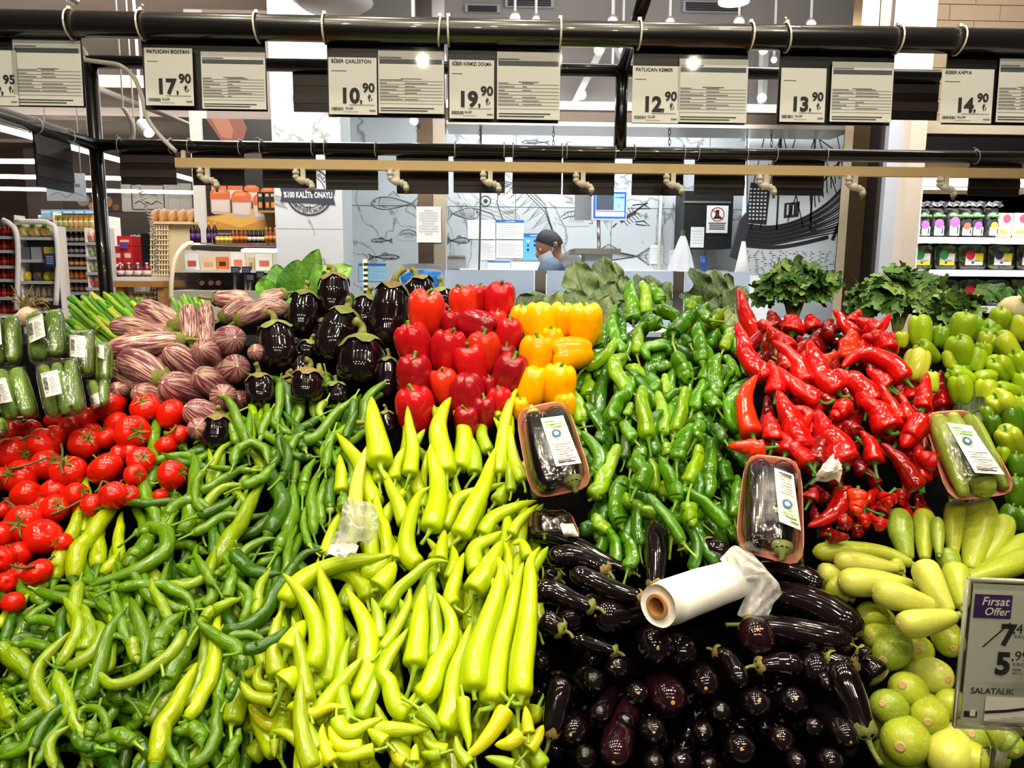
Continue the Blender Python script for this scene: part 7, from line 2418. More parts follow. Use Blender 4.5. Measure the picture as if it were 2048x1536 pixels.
def shelf_rack(name, x0, x1, ys, Y, dep, label, cat='shelf', top=None, mat='shelf_white', rail='rail_grey', back=None):
    root = empty(name, atY((x0+x1)/2, ys[-1], Y)); tag(root, label, cat)
    for y in ys: bxw(MB(), x0, y, x1, y+5, Y, dep).build('shelf_board', mat, root); bxw(MB(), x0, y, x1, y+6, Y-.012, .01).build('price_rail', rail, root)
    t = top or ys[0]-40
    for x in (x0-2, x1): MB().box((atY(x, ys[0], Y)[0], Y, 0), (atY(x+2, ys[0], Y)[0], Y+dep, atY(x, t, Y)[2])).build('side_panel', mat, root)
    if back: MB().box((atY(x0, ys[0], Y)[0], Y+dep, .1), (atY(x1, ys[0], Y)[0], Y+dep+.01, atY(x0, t, Y)[2])).build('back_panel', back, root)
    return root
# --- near left rack of red sauce bottles
ys = [472, 500, 531, 558, 594, 628]
shelf_rack('sauce_rack', -30, 31, ys, 6.0, .13, 'white shelf rack of red sauce bottles at the left edge', top=430, back='dark_grey')
for j, y in enumerate(ys):
    for i in range(5):
        bottle(-8+9*i, y, 8.5, 24, 6.05+.02*(i % 2), '#8c1410', '#2f7a2a' if (i+j) % 3 else '#b8b8b0', '#c8382c', 'red sauce bottle on shelf %s of the left edge rack, %s from left' % (ON[j], ON[i]), 'red sauce bottles')
# --- white rack with curved ends
ys = [474, 519, 562, 596]
rk = shelf_rack('snack_rack', 34, 112, ys, 6.0, .13, 'white curved snack rack left of the corner post', top=452, back=plain('rack_back', '#5a5a58', .7))
m = MB(); m.tube(catmull([atY(112, 610, 5.98), atY(116, 520, 5.98), atY(111, 465, 5.98), atY(98, 446, 5.98), atY(30, 443, 5.98)], 16), .02, 8); m.build('curved_frame', 'shelf_white', rk, smooth=True)
m = MB(); m.tube(catmull([atY(34, 620, 5.97), atY(36, 500, 5.97), atY(28, 455, 5.97), atY(5, 440, 5.97)], 16), .02, 8); m.build('curved_frame', 'shelf_white', rk, smooth=True)
for i, x in enumerate((36, 62, 86)): packet(x-10, 446, x+14, 473, 6.01, .10, '#c9c48a', 'clear bag of yellow pasta on the snack rack top shelf, %s from left' % ON[i], 'pasta bags', band=[(.25, .15, .75, .6, '#c9992e'), (.3, .6, .7, .9, '#3f8a4a')])
for i, (x0, x1, c) in enumerate(((40, 58, '#5a5560'), (62, 80, '#8c8c92'), (88, 100, '#c2a03c'), (100, 110, '#9fc27a'))): carton(x0, 494, x1, 519, 6.03, .08, c, ('dark grey', 'silver', 'mustard yellow', 'pale green')[i] + ' packet on the snack rack second shelf', 'packets on the snack rack')
for i, (x0, x1, c) in enumerate(((44, 56, '#c9b21e'), (62, 82, '#5e4a34'), (84, 97, '#e0cc1c'), (99, 114, '#b89a2c'))): packet(x0, 543, x1, 562, 6.03, .08, c, ('small yellow bag', 'brown jar pack', 'bright yellow lemon net', 'golden chips bag')[i] + ' on the snack rack third shelf', 'packets on the snack rack')
for i in range(6): packet(44+12*i, 571, 55+12*i, 596, 6.03, .08, ('#8f8a7a', '#a08c74')[i % 2], 'beige snack pouch on the snack rack lowest shelf, %s from left' % ON[i], 'packets on the snack rack')
for i in range(4): bottle(46+16*i, 628, 12, 26, 6.06, '#7a4a2a', '#c0b8a0', '#c8b490', 'brown bottle under the snack rack, %s from left' % ON[i], 'bottles under the snack rack')
sg, s = put_sheet('shop_sign', (88, 507, 111, 534), 5.96, plain('sign_navy', '#22264e', .5), 'small navy sign hanging on the snack rack', 'sign', None, lean=0, pocket=False)
for i in range(5): s.rect('pale_blue', .2, .75-.13*i, .8, .79-.13*i)
s.rect(plain('sign_red', '#b32430', .6), .15, .80, .85, .86); s.done(sg)
# --- tall gondola with jars and dark bottles
ys = [457, 485, 508, 533, 559, 584, 610]
shelf_rack('jar_gondola', 108, 192, ys, 7.4, .15, 'tall white shelf of jars and dark bottles behind the snack rack', top=425, back=plain('gondola_back', '#2c2a2c', .8))
for j, y in enumerate(ys):
    for i in range(8):
        x = 113+10.2*i
        if j == 0: jar(x, y, 10, 25, 7.45, ('#6f8a2a', '#c88a1e', '#c8a02a')[i//3], '#b8862a', '#d8c890', 'preserve jar on the gondola top shelf, %s from left' % ON[i], 'jars on the gondola')
        else:
            c, cp, lb = (('#2a1a1e', '#d8d4c8', '#c0b8a8'), ('#221a24', '#3a3440', '#a8a0a8'), ('#7a1c14', '#c8302a', '#d8b080'), ('#a84a14', '#2a2420', '#c86a2a'), ('#3a2018', '#c8a078', '#8a6a4a'), ('#4a2a1a', '#2a2a2a', '#a88a6a'))[j-1]
            bottle(x, y, 8.6, 20, 7.45, c, cp, lb, ('%s bottle on gondola shelf %s, %s from left' % (('dark', 'black', 'red', 'orange', 'brown', 'brown')[j-1], ON[j], ON[i])), 'bottles on the gondola')
shelf_rack('far_shelf', 78, 200, [434, 457, 480], 7.86, .4, 'far shelf carrying blue water packs behind the jar gondola', top=430, back='dark_grey')
for i in range(5): carton(82+22*i, 419, 102+22*i, 434, 7.9, .25, '#6fa0c0', 'blue shrink-wrapped water pack on top of the far shelves, %s from left' % ON[i], 'water packs', band=[(.05, .55, .95, .8, '#b8d4e4')])
for i in range(5): jar(92+13*i, 457, 12, 22, 7.9, ('#7a8a3a', '#c87a1e')[i % 2], '#a87a2a', None, 'preserve jar behind the gondola, %s from left' % ON[i], 'jars behind the gondola')
# --- slim rack of pouches beside the post
ys = [484, 513, 544, 575, 606]
shelf_rack('pouch_rack', 172, 212, ys, 5.9, .12, 'slim white rack of pouches left of the corner post', top=455, back=plain('rack_back2', '#777470', .7))
for j, y in enumerate(ys):
    for i in range(3): packet(173+13*i, y-26, 185+13*i, y, 5.92, .08, ('#d8bfae', '#d9d2b8', '#d6d0b4', '#cf8f86', '#d89a90')[j], 'small pouch on pouch rack shelf %s, %s from left' % (ON[j], ON[i]), 'pouches on the slim rack', band=[(.15, .1, .85, .5, ('#c06a50', '#6f9a4a', '#78a058', '#b83a3a', '#c04444')[j])])
# --- ketchup table, red boxes, black panel, wire cage, cream cabinet, baguettes
for i, (x0, x1, y0, y1, c) in enumerate(((234, 264, 472, 491, '#c8202a'), (245, 266, 492, 528, '#c41c26'), (228, 244, 492, 528, '#b81a22'))): carton(x0, y0, x1, y1, 6.1, .25, c, ('red box on top of the small stack', 'tall red box at the right of the small stack', 'tall red box right beside the corner post')[i], 'red boxes', band=[(.2, .35, .8, .6, '#d8c8c0')])
o, s = put_sheet('round_tag', (240, 486, 256, 497), 6.08, plain('tag_violet', '#5a3a8c', .5), 'violet oval tag between the red boxes', 'tag', None, lean=0, pocket=False)
for j, (y, c) in enumerate(((488, '#8a6a4a'), (508, '#a8863a'), (527, '#7a3a24'))):
    for i in range(2): bottle(270+9*i, y, 8, 18, 6.4, c, '#d8d4c8', '#c8c0a8', 'small bottle behind the red boxes, row %s, %s' % (ON[j], ('left', 'right')[i]), 'small bottles behind the red boxes')
shelf_rack('small_rack', 264, 286, [488, 508, 528], 6.38, .2, 'narrow white rack of small bottles behind the red boxes', top=470)
o = BX('black_panel', 283, 467, 306, 537, 5.95, .03, 'black_plastic'); tag(o, 'black panel standing in front of the wire bread shelf', 'panel')
tb = empty('wood_table', atY(270, 600, 5.6)); tag(tb, 'wooden table with white front edge holding the ketchup bottles', 'table')
bxw(MB(), 231, 554, 302, 562, 5.6, .5).build('table_edge', 'shelf_white', tb); bxw(MB(), 226, 562, 326, 574, 5.6, .55).build('top', 'wood', tb)
for x in (228, 312): MB().box((atY(x, 570, 5.6)[0], 5.62, 0), (atY(x+13, 570, 5.6)[0], 5.7, atY(x, 574, 5.6)[2])).build('leg', 'wood', tb)
bxw(MB(), 226, 606, 326, 612, 5.62, .5).build('lower_shelf', 'wood', tb)
for i, x in enumerate((242, 259, 277, 295)): bottle(x, 554, 15, 28, 5.75, '#7a1a1c', '#c8c4c0', '#cfc4b8', 'red ketchup bottle with pale label on the wooden table, %s from left' % ON[i], 'ketchup bottles')
for i in range(6): jar(238+13*i, 606, 12, 22, 5.7, ('#c8a24a', '#a8742a')[i % 2], '#b8b0a0', '#d8d0b8', 'yellow jar under the wooden table, %s from left' % ON[i], 'jars under the table')
cg = empty('bread_shelf', atY(330, 600, 6.0)); tag(cg, 'cream bread shelf with wire mesh front', 'shelf')
bxw(MB(), 336, 443, 384, 545, 5.95, .45).build('cabinet', plain('cream_wood', '#d6c49a', .6), cg)
bxw(MB(), 300, 443, 384, 448, 5.9, .5).build('top_board', 'cream_wood', cg)
for k in range(7): m = MB(); m.tube([atY(302+5.5*k, 447, 5.92), atY(302+5.5*k, 605, 5.92)], .006, 5); m.build('wire', 'cream_wood', cg)
for k in range(16): m = MB(); m.tube([atY(300, 450+10*k, 5.915), atY(338, 450+10*k, 5.915)], .006, 5); m.build('wire', 'cream_wood', cg)
for k, y in enumerate((478, 510, 540, 572)): bxw(MB(), 301, y, 337, y+3, 5.95, .35).build('shelf_board', 'cream_wood', cg)
for j, y in enumerate((478, 510, 540)):
    for i in range(3):
        k = mpp(6.1); c = atY(307+11*i, y-6, 6.1); mb = MB(); mb.tube(catmull([c+np.array((0, -.08, 0)), c, c+np.array((0, .12, 0))], 7), np.array([.01, .028, .034, .035, .034, .028, .01]), 8); o = mb.build('bread_roll', cm('#9a6234', .6), smooth=True); tag(o, 'brown bread roll behind the wire mesh, shelf %s, %s from left' % (ON[j], ON[i]), 'bread', 'bread rolls')
for i in range(13):
    x = 303+6.3*i; a = atY(x, 443, 5.95+.03*(i % 3)); b = atY(x+R.uniform(6, 14), 419+R.uniform(0, 5), 6.15)
    mb = MB(); mb.tube(catmull([a, (a+b)/2+np.array((0, 0, .01)), b], 8), np.array([.012, .022, .026, .026, .026, .025, .02, .008]), 8); o = mb.build('baguette', cm(('#b07a40', '#946030', '#c08a50')[i % 3], .6), smooth=True); tag(o, 'slanting baguette on top of the bread shelf, %s from left' % ON[i], 'bread', 'baguettes')
# --- far bakery wall with pictures
YK = 15.2
struct(BX('wall_bakery', 60, 300, 560, 640, YK+.02, .1, plain('bakery_dark', '#4c443e', .85)))
o = BX('bakery_tile_panel', 243, 366, 384, 424, YK, .02, plain('tile_white', '#b4b4b0', .4)); tag(o, 'white tiled panel with framed lettering on the far bakery wall', 'wall panel')
for j in range(4):
    for i in range(6): bxw(MB(), 244+23.3*i, 367+14*j, 266.3+23.3*i, 380+14*j, YK-.008, .008).build('tile', 'tile_white', o)
s = sheet_at(262, 369, 329, 420, YK-.02); B_ = empty('framed_sign', s.o); tag(B_, 'dark outlined sign with scrolls on the tiled panel', 'wall sign')
s.e = .002
for a, b in (((.02, .02), (.98, .02)), ((.98, .02), (.98, .98)), ((.98, .98), (.02, .98)), ((.02, .98), (.02, .02))): s.ribbon('ink', [a, ((a[0]+b[0])/2, (a[1]+b[1])/2), b], .03)
s.ribbon('ink', [tuple(p) for p in catmull(np.array([(.1, .25), (.25, .35), (.4, .22), (.5, .3), (.6, .22), (.75, .35), (.9, .25)]), 24)], .03)
s.text('ink', 'FIRIN', .5, .5, .3, .01, align='CENTER', maxw=.7) if False else s.ribbon('ink_grey', [(.25, .6), (.5, .68), (.75, .6)], .12)
s.done(B_, 'sign_line')
o, s = put_sheet('food_poster', (125, 384, 243, 422), YK-.01, plain('poster_dark', '#2e221c', .6), 'dark poster of bread loaves on the far bakery wall', 'poster', None, lean=0, pocket=False); s.e = .002
for x, y, r, c in ((.35, .6, .35, '#8a7a6a'), (.75, .5, .3, '#9a6a3c'), (.5, .25, .2, '#a8804a'), (.9, .2, .18, '#7a4a24')): s.disc(cm(c, .6), x, y, r, 1.2, n=24)
s.done(o)
o, s = put_sheet('glass_menu', (92, 346, 172, 402), 8.8, plain('menu_grey', '#5f6468', .3), 'pale hanging menu board above the water packs', 'menu board', None, lean=0, pocket=False)
q_ = MB(); q_.tube([s.p(.1, 1, 0), np.array((s.p(.1, 1, 0)[0], 8.8, 3.96))], .008, 5); q_.tube([s.p(.9, 1, 0), np.array((s.p(.9, 1, 0)[0], 8.8, 3.96))], .008, 5); q_.build('hanger', 'dark_grey', o)
s.rect('dark_grey', .15, .5, .85, .62); s.ribbon('ink', [tuple(p) for p in catmull(np.array([(.1, .2), (.3, .3), (.5, .15), (.7, .3), (.9, .2)]), 20)], .02); s.done(o)
# --- sushi corner: wall, poster, shelf of bottles, glass case
YP = 6.0
struct(BX('wall_sushi', 383, 20, 558, 640, YP, .1, plain('sushi_wall', '#cfcac4', .7)))
struct(BX('trim_2', 409, 20, 556, 238, YP-.02, .02, plain('beige_header', '#8f857d', .8)))
o = BX('sushi_poster', 410, 238, 556, 460, YP-.03, .02, plain('poster_black', '#1d1917', .5)); tag(o, 'tall poster of salmon sushi rolls on a wooden board', 'poster')
s = sheet_at(410, 238, 556, 460, YP-.03); s.e = .0012
s.poly(cm('#7a4a3c', .6), [(.05, 1), (.55, 1), (.6, .92), (.55, .82), (.40, .76), (.25, .80), (.15, .9)], 1); s.poly(cm('#9a6450', .6), [(.12, 1), (.35, 1), (.42, .9), (.38, .82), (.25, .84)], 1.5)
s.poly(cm('#4a3a34', .6), [(.0, .62), (1, .62), (1, .74), (.0, .70)], 1)
s.poly(cm('#c08a3c', .6), [(.02, .0), (1, .0), (1, .22), (.0, .12)], 1); s.poly(cm('#d9a850', .6), [(.0, .10), (.45, .02), (1, .16), (1, .24), (.5, .18)], 1.4)
def roll2(x, y, w_, h_):
    s.poly(cm('#b8a49a', .6), [(x, y), (x+w_*.15, y-h_*.08), (x+w_*.85, y-h_*.08), (x+w_, y), (x+w_, y+h_*.62), (x, y+h_*.62)], 2)
    s.poly(cm('#cfc0b4', .6), [(x+w_*.08, y+h_*.05), (x+w_*.9, y+h_*.02), (x+w_*.92, y+h_*.5), (x+w_*.05, y+h_*.5)], 2.4)
    s.poly(cm('#c8663c', .5), [(x-w_*.02, y+h_*.55), (x+w_*1.02, y+h_*.55), (x+w_, y+h_*.85), (x+w_*.8, y+h_), (x+w_*.2, y+h_), (x, y+h_*.85)], 2.8)
    s.poly(cm('#dc8a5c', .5), [(x+w_*.15, y+h_*.78), (x+w_*.8, y+h_*.82), (x+w_*.7, y+h_*.94), (x+w_*.25, y+h_*.94)], 3.2)
for i in range(4): roll2(.08+.225*i, .31-.02*i, .20, .14)
for i in range(3): roll2(.06+.29*i, .16-.025*i, .27, .22)
s.done(o, 'poster_print')
sh = empty('sushi_shelf', atY(470, 490, 5.7)); tag(sh, 'long dark shelf with sauces under the sushi poster', 'shelf')
bxw(MB(), 382, 486, 560, 493, 5.6, .38).build('shelf_board', plain('shelf_dark', '#3a3634', .6), sh); bxw(MB(), 382, 493, 560, 500, 5.62, .3).build('under_rail', 'black_plastic', sh)  # second strip is the shelf's own black lower edge
G_ = 'sauce bottles on the sushi shelf'
for i, x in enumerate((386, 397, 419, 431)): bottle(x, 486, 10, 40, 5.72, '#2c1420', '#d8a81e', '#4a2a6a', 'dark bottle with yellow cap and violet label, %s on the sushi shelf' % ON[i], G_)
for i, x in enumerate((436, 444, 453, 461)): jar(x, 486, 9, 16, 5.66, '#c8a02a', '#2a2420', '#d8c070', 'small yellow jar on the sushi shelf, %s from left' % ON[i], 'jars on the sushi shelf')
for i, x in enumerate((467, 475, 484, 492)): bottle(x, 486, 8.5, 28, 5.7, '#7a3a1c', '#b88a3a', '#c87a3a', 'brown bottle on the sushi shelf, %s from left' % ON[i], G_)
for i, x in enumerate((500, 509, 518, 526)): bottle(x, 486, 8.5, 26, 5.7, '#241c1a', '#2f8a3a', '#cfc8bc', 'soy bottle with green cap on the sushi shelf, %s from left' % ON[i], G_)
for i, x in enumerate((534, 542, 551)): bottle(x, 486, 8.5, 30, 5.7, '#8a4a1e', '#c8a050', '#c8883a', 'amber bottle on the sushi shelf, %s from left' % ON[i], G_)
s2 = empty('picture_shelf', atY(535, 422, 5.85)); tag(s2, 'small wooden shelf on the right part of the sushi poster', 'shelf'); bxw(MB(), 515, 421, 557, 425, 5.80, .16).build('shelf_board', 'wood', s2)
for i, x in enumerate((521, 535, 546)): carton(x-6, 384, x+5, 421, 5.83, .1, '#1c1816', 'black box with orange fruit print on the small wooden shelf, %s from left' % ON[i], 'black boxes', band=[(.2, .15, .8, .45, '#d07a2a'), (.2, .75, .8, .9, '#b8a888')])
case = empty('sushi_case', atY(450, 600, 5.3)); tag(case, 'curved glass sushi display case behind the striped eggplants', 'display case')
bxw(MB(), 372, 503, 560, 540, 5.5, .05).build('back_board', plain('case_cream', '#d8cdbb', .6), case)
bxw(MB(), 365, 540, 560, 545, 5.2, .35).build('upper_shelf', 'shelf_white', case); bxw(MB(), 372, 546, 560, 582, 5.5, .05).build('dark_back', plain('case_dark', '#332c2a', .7), case)
bxw(MB(), 340, 582, 560, 640, 5.1, .5).build('base', plain('case_base', '#c8bca8', .5), case)
m = MB(); m.tube(catmull([atY(342, 600, 5.1), atY(343, 560, 5.1), atY(350, 520, 5.12), atY(366, 494, 5.16), atY(384, 486, 5.25)], 18), .016, 8); m.build('curved_edge', 'cream_paint', case, smooth=True)
gp = catmull(np.array([atY(342, 600, 5.1), atY(343, 560, 5.1), atY(350, 520, 5.12), atY(366, 494, 5.16), atY(384, 486, 5.25)]), 14); dxx = wx(560, 5.1)-wx(342, 5.1)
V = [tuple(p) for p in gp] + [tuple(p+np.array((dxx-(p[0]-gp[0][0]), 0, 0))) for p in gp]; o = mesh_obj('curved_glass', V, [(i, i+1, 15+i, 14+i) for i in range(13)], 'glass', case)
plain('card_orange', '#d8641e', .6)
for i, (x0, y0, x1, y1, c, lb) in enumerate(((370, 508, 398, 541, '#dcdcdc', 'leaflet with salmon picture, leftmost in the sushi case'), (434, 514, 456, 538, '#d8641e', 'orange card in the middle of the sushi case'), (462, 505, 490, 541, '#e0dad2', 'white leaflet with shrimp picture in the sushi case'), (496, 515, 508, 540, '#c8b090', 'beige card right in the sushi case'), (402, 514, 432, 540, '#d8b894', 'row of pale wooden sticks pack in the sushi case'), (512, 508, 545, 541, '#e2ded6', 'bright white leaflet at the right end of the sushi case'))):
    o = carton(x0, y0, x1, y1, 5.42, .02, c, lb, 'cards in the sushi case', cat='card', name='leaflet', band=[(.2, .25, .8, .6, ('#c8502e', '#2a1a14', '#d8704a', '#a8804a', '#c09a70', '#c86a4a')[i])])
for i, x in enumerate((404, 422, 437)):
    m = MB(); m.lathe(atY(x, 566, 5.35), [(.022, 0), (.022, .03), (.018, .034)], 14, (0, -1, .3)); o = m.build('sushi_tub', cm('#2a2220', .4)); tag(o, 'round tub with salmon pink lid in the dark case, %s from left' % ON[i], 'tub', 'sushi tubs'); m = MB(); m.lathe(atY(x, 566, 5.315), [(.018, 0), (.018, .002)], 14, (0, -1, .3)); m.build('lid', cm('#d88a78', .5), o)
for i, (x, y) in enumerate(((470, 545), (492, 545), (500, 560), (520, 555))):
    Y = 5.2; o = BX('card_reader', x-8, y-12, x+9, y+4, Y, .04, 'black_plastic'); tag(o, 'small dark card terminal on a stalk above the case, %s from left' % ON[i], 'terminal', 'card terminals'); bxw(MB(), x-6, y-10, x+7, y, Y-.003, .003).build('screen', cm('#5a5a78', .3), o); m = MB(); m.tube([atY(x, y+4, Y+.02), atY(x, 584, Y+.02)], .012, 8); m.build('stalk', 'steel', o)
# --- LED lines over the aisle
for i, (a, b) in enumerate((((-30, 248, 8.4), (384, 359, 13.0)), ((-40, 322, 11.0), (80, 323, 11.0)), ((-60, 352, 12.5), (260, 357, 12.5)), ((-60, 376, 14.5), (386, 385, 14.5)))):
    m = MB(); m.tube([atY(a[0], a[1], a[2]), atY(b[0], b[1], b[2])], .035, 6); o = m.build('light_line', 'led'); tag(o, 'thin glowing LED line under the ceiling, ' + ('running away into the shop', 'short one at the left edge', 'middle one of the crosswise lines', 'lowest and farthest one')[i], 'light', 'LED lines over the aisle')
# ceiling beams and ducts on the left
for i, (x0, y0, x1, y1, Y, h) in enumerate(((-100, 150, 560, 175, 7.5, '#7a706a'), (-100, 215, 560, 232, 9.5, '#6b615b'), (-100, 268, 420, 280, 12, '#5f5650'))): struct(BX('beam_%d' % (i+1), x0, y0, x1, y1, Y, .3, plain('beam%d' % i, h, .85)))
m = MB(); m.tube([atY(190, 175, 5.5), atY(412, 262, 7.8)], .022, 8); o = m.build('ceiling_duct', plain('duct', '#8a827c', .6), smooth=True); tag(o, 'slanting grey ceiling pipe behind the white hose', 'pipe')
m = MB(); a = atY(283, 247, 4.4); b = atY(299, 266, 4.35); m.lathe(a, [(.03, 0), (.034, .01), (.034, .09), (.03, .095)], 14, b-a); o = m.build('spotlight', 'white_plastic', smooth=False); tag(o, 'white cylinder spotlight left of the hose', 'lamp'); m = MB(); m.lathe(a+nrm(b-a)*.095, [(.028, 0), (.028, .002)], 14, b-a); m.build('lamp_lens', 'lamp_face', o)
m = MB(); m.tube([a, np.array((a[0], a[1], 3.96))], .008, 6); m.build('rod', 'white_plastic', o)
# --- header wall above the canopy and the lamps there
struct(BX('wall_header', 560, -60, 1725, 206, 6.35, .1, plain('header_grey', '#9a938e', .8)))
for i, (a, b) in enumerate((((1208, 88), (1150, 206)), ((1228, 88), (1262, 150)), ((1530, 60), (1524, 206)))):
    p0, p1 = atY(a[0], a[1], 5.9), atY(b[0], b[1], 6.2); m = MB(); m.tube([p0, p1], .035, 4); o = m.build('lamp_track', 'white_paint'); tag(o, ('long slanted white lamp track', 'short white lamp track beside the middle post', 'upright white lamp track left of the 13,90 card')[i], 'lamp track', 'lamp tracks')
LP = [(1225, 45, .030, 0), (1340, 46, .026, 0), (1478, 46, .030, 0), (1622, 50, .028, 0), (1198, 100, .030, 0), (1246, 99, .026, 0), (1185, 143, .026, 0), (1225, 147, .020, 1), (1163, 190, .030, 0), (1527, 100, .028, 0), (1526, 150, .028, 0), (1524, 196, .030, 0), (1548, 120, .018, 1), (1030, 38, .030, 0), (1072, 40, .022, 0), (828, 242, .022, 0)]
for i, (x, y, r, cool) in enumerate(LP):
    Yl = 5.55 if y < 60 else 5.8
    if x == 828: Yl = 4.8
    if x in (1163, 1524): Yl = 6.12
    c = atY(x, y, Yl); d = nrm(np.array((CAM[0]-c[0], CAM[1]-c[1], CAM[2]-c[2]-1.2)))
    m = MB(); m.lathe(c-d*.10, [(r*.8, 0), (r*1.25, .015), (r*1.3, .10), (r*1.1, .102)], 16, d); o = m.build('spotlight', 'white_plastic', smooth=False)
    tag(o, 'bright ceiling spotlight %s, %s from left' % ('above the front rail' if y < 60 else 'seen between the rails', ON[[q[0] for q in sorted(q2 for q2 in LP if (q2[1] < 60) == (y < 60))].index(x)]), 'lamp', 'ceiling spotlights')
    if y < 60 or x in (1246, 1225, 1548, 828): q = MB(); q.tube([c-d*.08, np.array((c[0], c[1]+.05, 3.96))], .01, 6); q.build('rod', 'white_plastic', o)
    m = MB(); m.lathe(c+d*.001, [(r, 0), (r, .003)], 16, d); m.build('lamp_lens', 'lamp_face_cool' if cool else 'lamp_face', o)
for i, (x0, y0, x1, y1) in enumerate(((1366, 2, 1482, 24), (1010, -8, 1108, 14), (930, 8, 1000, 24))):
    o = BX('ceiling_vent', x0, y0, x1, y1, 6.30, .03, 'rail_grey'); tag(o, 'louvred air vent high above the fish counter, ' + ('right', 'middle', 'left')[i] + ' one', 'vent', 'air vents')
    for k in range(4): bxw(MB(), x0+6, y0+3+(y1-y0-4)*k/4, x1-6, y0+6+(y1-y0-4)*k/4, 6.29, .01).build('slat', 'dark_grey', o)
m = MB(); m.lathe(atY(665, 2, 4.2), [(.05, -.05), (.16, -.035), (.21, .0), (.2, .03)], 30, (0, 0, 1)); o = m.build('ceiling_dome', plain('dome_grey', '#8a847c', .5), smooth=True); tag(o, 'round pale dome lamp above the front rail', 'lamp')
m = MB(); m.lathe(atY(1468, -2, 4.6), [(.06, 0), (.09, -.02), (.09, .06)], 20, (0, 0, 1)); o = m.build('smoke_detector', 'white_plastic', smooth=False); tag(o, 'white round detector on the ceiling at the top edge', 'detector')
for i, (a, b, w_) in enumerate((((330, -20), (500, 30), 3), ((1440, 30), (1300, -20), 2))):
    pass
# --- right: tiled wall, salad fridge
YT = 4.75
tx0, tx1 = wx(1838, YT, 120), 3.9; tz0, tz1 = wzz(262, YT, 1940), 3.94
w = struct(MB().box((tx0, YT, 0), (6.0, YT+.1, 3.95)).build('wall_tiled', 'grout'))
tiles(w, tx0, tx1, tz0, tz1, YT, 4, 18, plain('cream_tile', '#d3b999', .5, noise=.10, nscale=5), gap=.005, th=.014, stagger=True)
YG = 4.25
fr = empty('salad_fridge', atY(1950, 600, YG)); tag(fr, 'open salad fridge with lit white shelves at the right edge', 'fridge')
bxw(MB(), 1842, 244, 2140, 268, YG-.02, .45).build('soffit', 'cream_paint', fr); bxw(MB(), 1842, 268, 2140, 320, YG, .4).build('header', 'black_plastic', fr)
bxw(MB(), 1836, 320, 2140, 374, YG+.05, .4).build('canopy', plain('fridge_beige', '#cdb993', .6), fr)
bxw(MB(), 1834, 374, 2140, 640, YG+.5, .02).build('back_panel', plain('fridge_back', '#a9c0c8', .4), fr)
bxw(MB(), 1838, 374, 2004, 379, YG+.12, .02).build('light_tube', 'led', fr)
bxw(MB(), 1832, 320, 1837, 640, YG, .5).build('side_panel', 'white_paint', fr)
for y in (475, 540, 613): bxw(MB(), 1818, y, 2140, y+3, YG, .48).build('shelf_board', 'white_paint', fr); bxw(MB(), 1818, y, 2140, y+13, YG-.012, .012).build('price_rail', 'shelf_white', fr)
for x, t in ((.11, '9'), (.175, '8'), (.235, '9'), (.53, '9')):
    s = sheet_at(1818, 475, 2140, 488, YG-.013); s.rect('label_white', x-.03, .08, x+.02, .9, 1); s.text('ink_grey', t, x, .25, .5, .02, e=2); s.done(fr, 'price_slip')
def herb_pack(x, y1, lbc, i, ph):
    w_ = 27; y0 = y1-72
    o = packet(x, y0+12, x+w_, y1, YG+.06, .10, '#16201a', 'black herb pouch with %s round label on the fridge top shelf, %s from left' % ({'#c83a78': 'pink', '#d07a28': 'orange', '#b8402a': 'red', '#2a2a3a': 'dark'}[lbc], ON[i]), 'herb pouches in the fridge', name='herb_pouch', pillow=.25)
    s = sheet_at(x+3, y1-34+ph, x+w_-5, y1-4, YG+.045); s.e = .002; s.rect('label_white', .0, .0, 1, .6); s.disc(cm(lbc, .5), .45, .72, .28, 2); s.rect('ink_grey', .15, .2, .7, .26, 2); s.rect('ink', .75, .1, .9, .5, 2); s.done(o, 'label')
    packet(x+2, y0+8, x+w_-2, y0+26, YG+.05, .06, '#3a3f46', '', None, name='tmp') if False else None
    for k in range(6):
        a = atY(x+5+3.4*k, y1-40, YG+.055); b = atY(x+4+3.6*k+R.uniform(-3, 3), y0+26, YG+.055); V, Fc, S = sweep(catmull([a, (a+b)/2, b], 5), np.array([.004, .008, .010, .007, .002]), 5); mesh_obj('herb_sprig', V, Fc, 'leaf_skin', o, skin=S, color=vary('#3f6a2a'))
    def crown(a, b):
        return atY(x-2+(w_+4)*a, y0+10-10*b, YG+.04+.05*b) + np.array((0, .012*math.sin(a*17+b*5), .006*math.sin(a*13)))
    V, Fc = grid_mesh(crown, 8, 4); q = mesh_obj('crumpled_top', V, Fc, plain('film_dark', '#23262c', .18, spec=.8), o, smooth=False)
for i, (x, c) in enumerate(((1822, '#2a2a3a'), (1838, '#c83a78'), (1866, '#c83a78'), (1897, '#c83a78'), (1922, '#b8402a'), (1944, '#c83a78'), (1976, '#d07a28'))): herb_pack(x, 475, c, i, (0, 0, -3, -7, 4, 2, 3)[i])
for i, x in enumerate((2003, 2036)):
    o = packet(x, 425, x+30, 475, YG+.06, .08, '#d8cfc4', 'nut pouch with red round label on the fridge top shelf, ' + ('left' if i == 0 else 'right') + ' one', 'nut pouches', name='nut_pouch', band=[(.05, .3, .5, .6, '#d8a0b4'), (.05, .15, .5, .28, '#d8b02a'), (.55, .1, .9, .5, '#b8986a')]); s = sheet_at(x+3, 428, x+19, 446, YG+.04); s.disc(cm('#c82030', .5), .5, .5, .48); s.done(o, 'label')
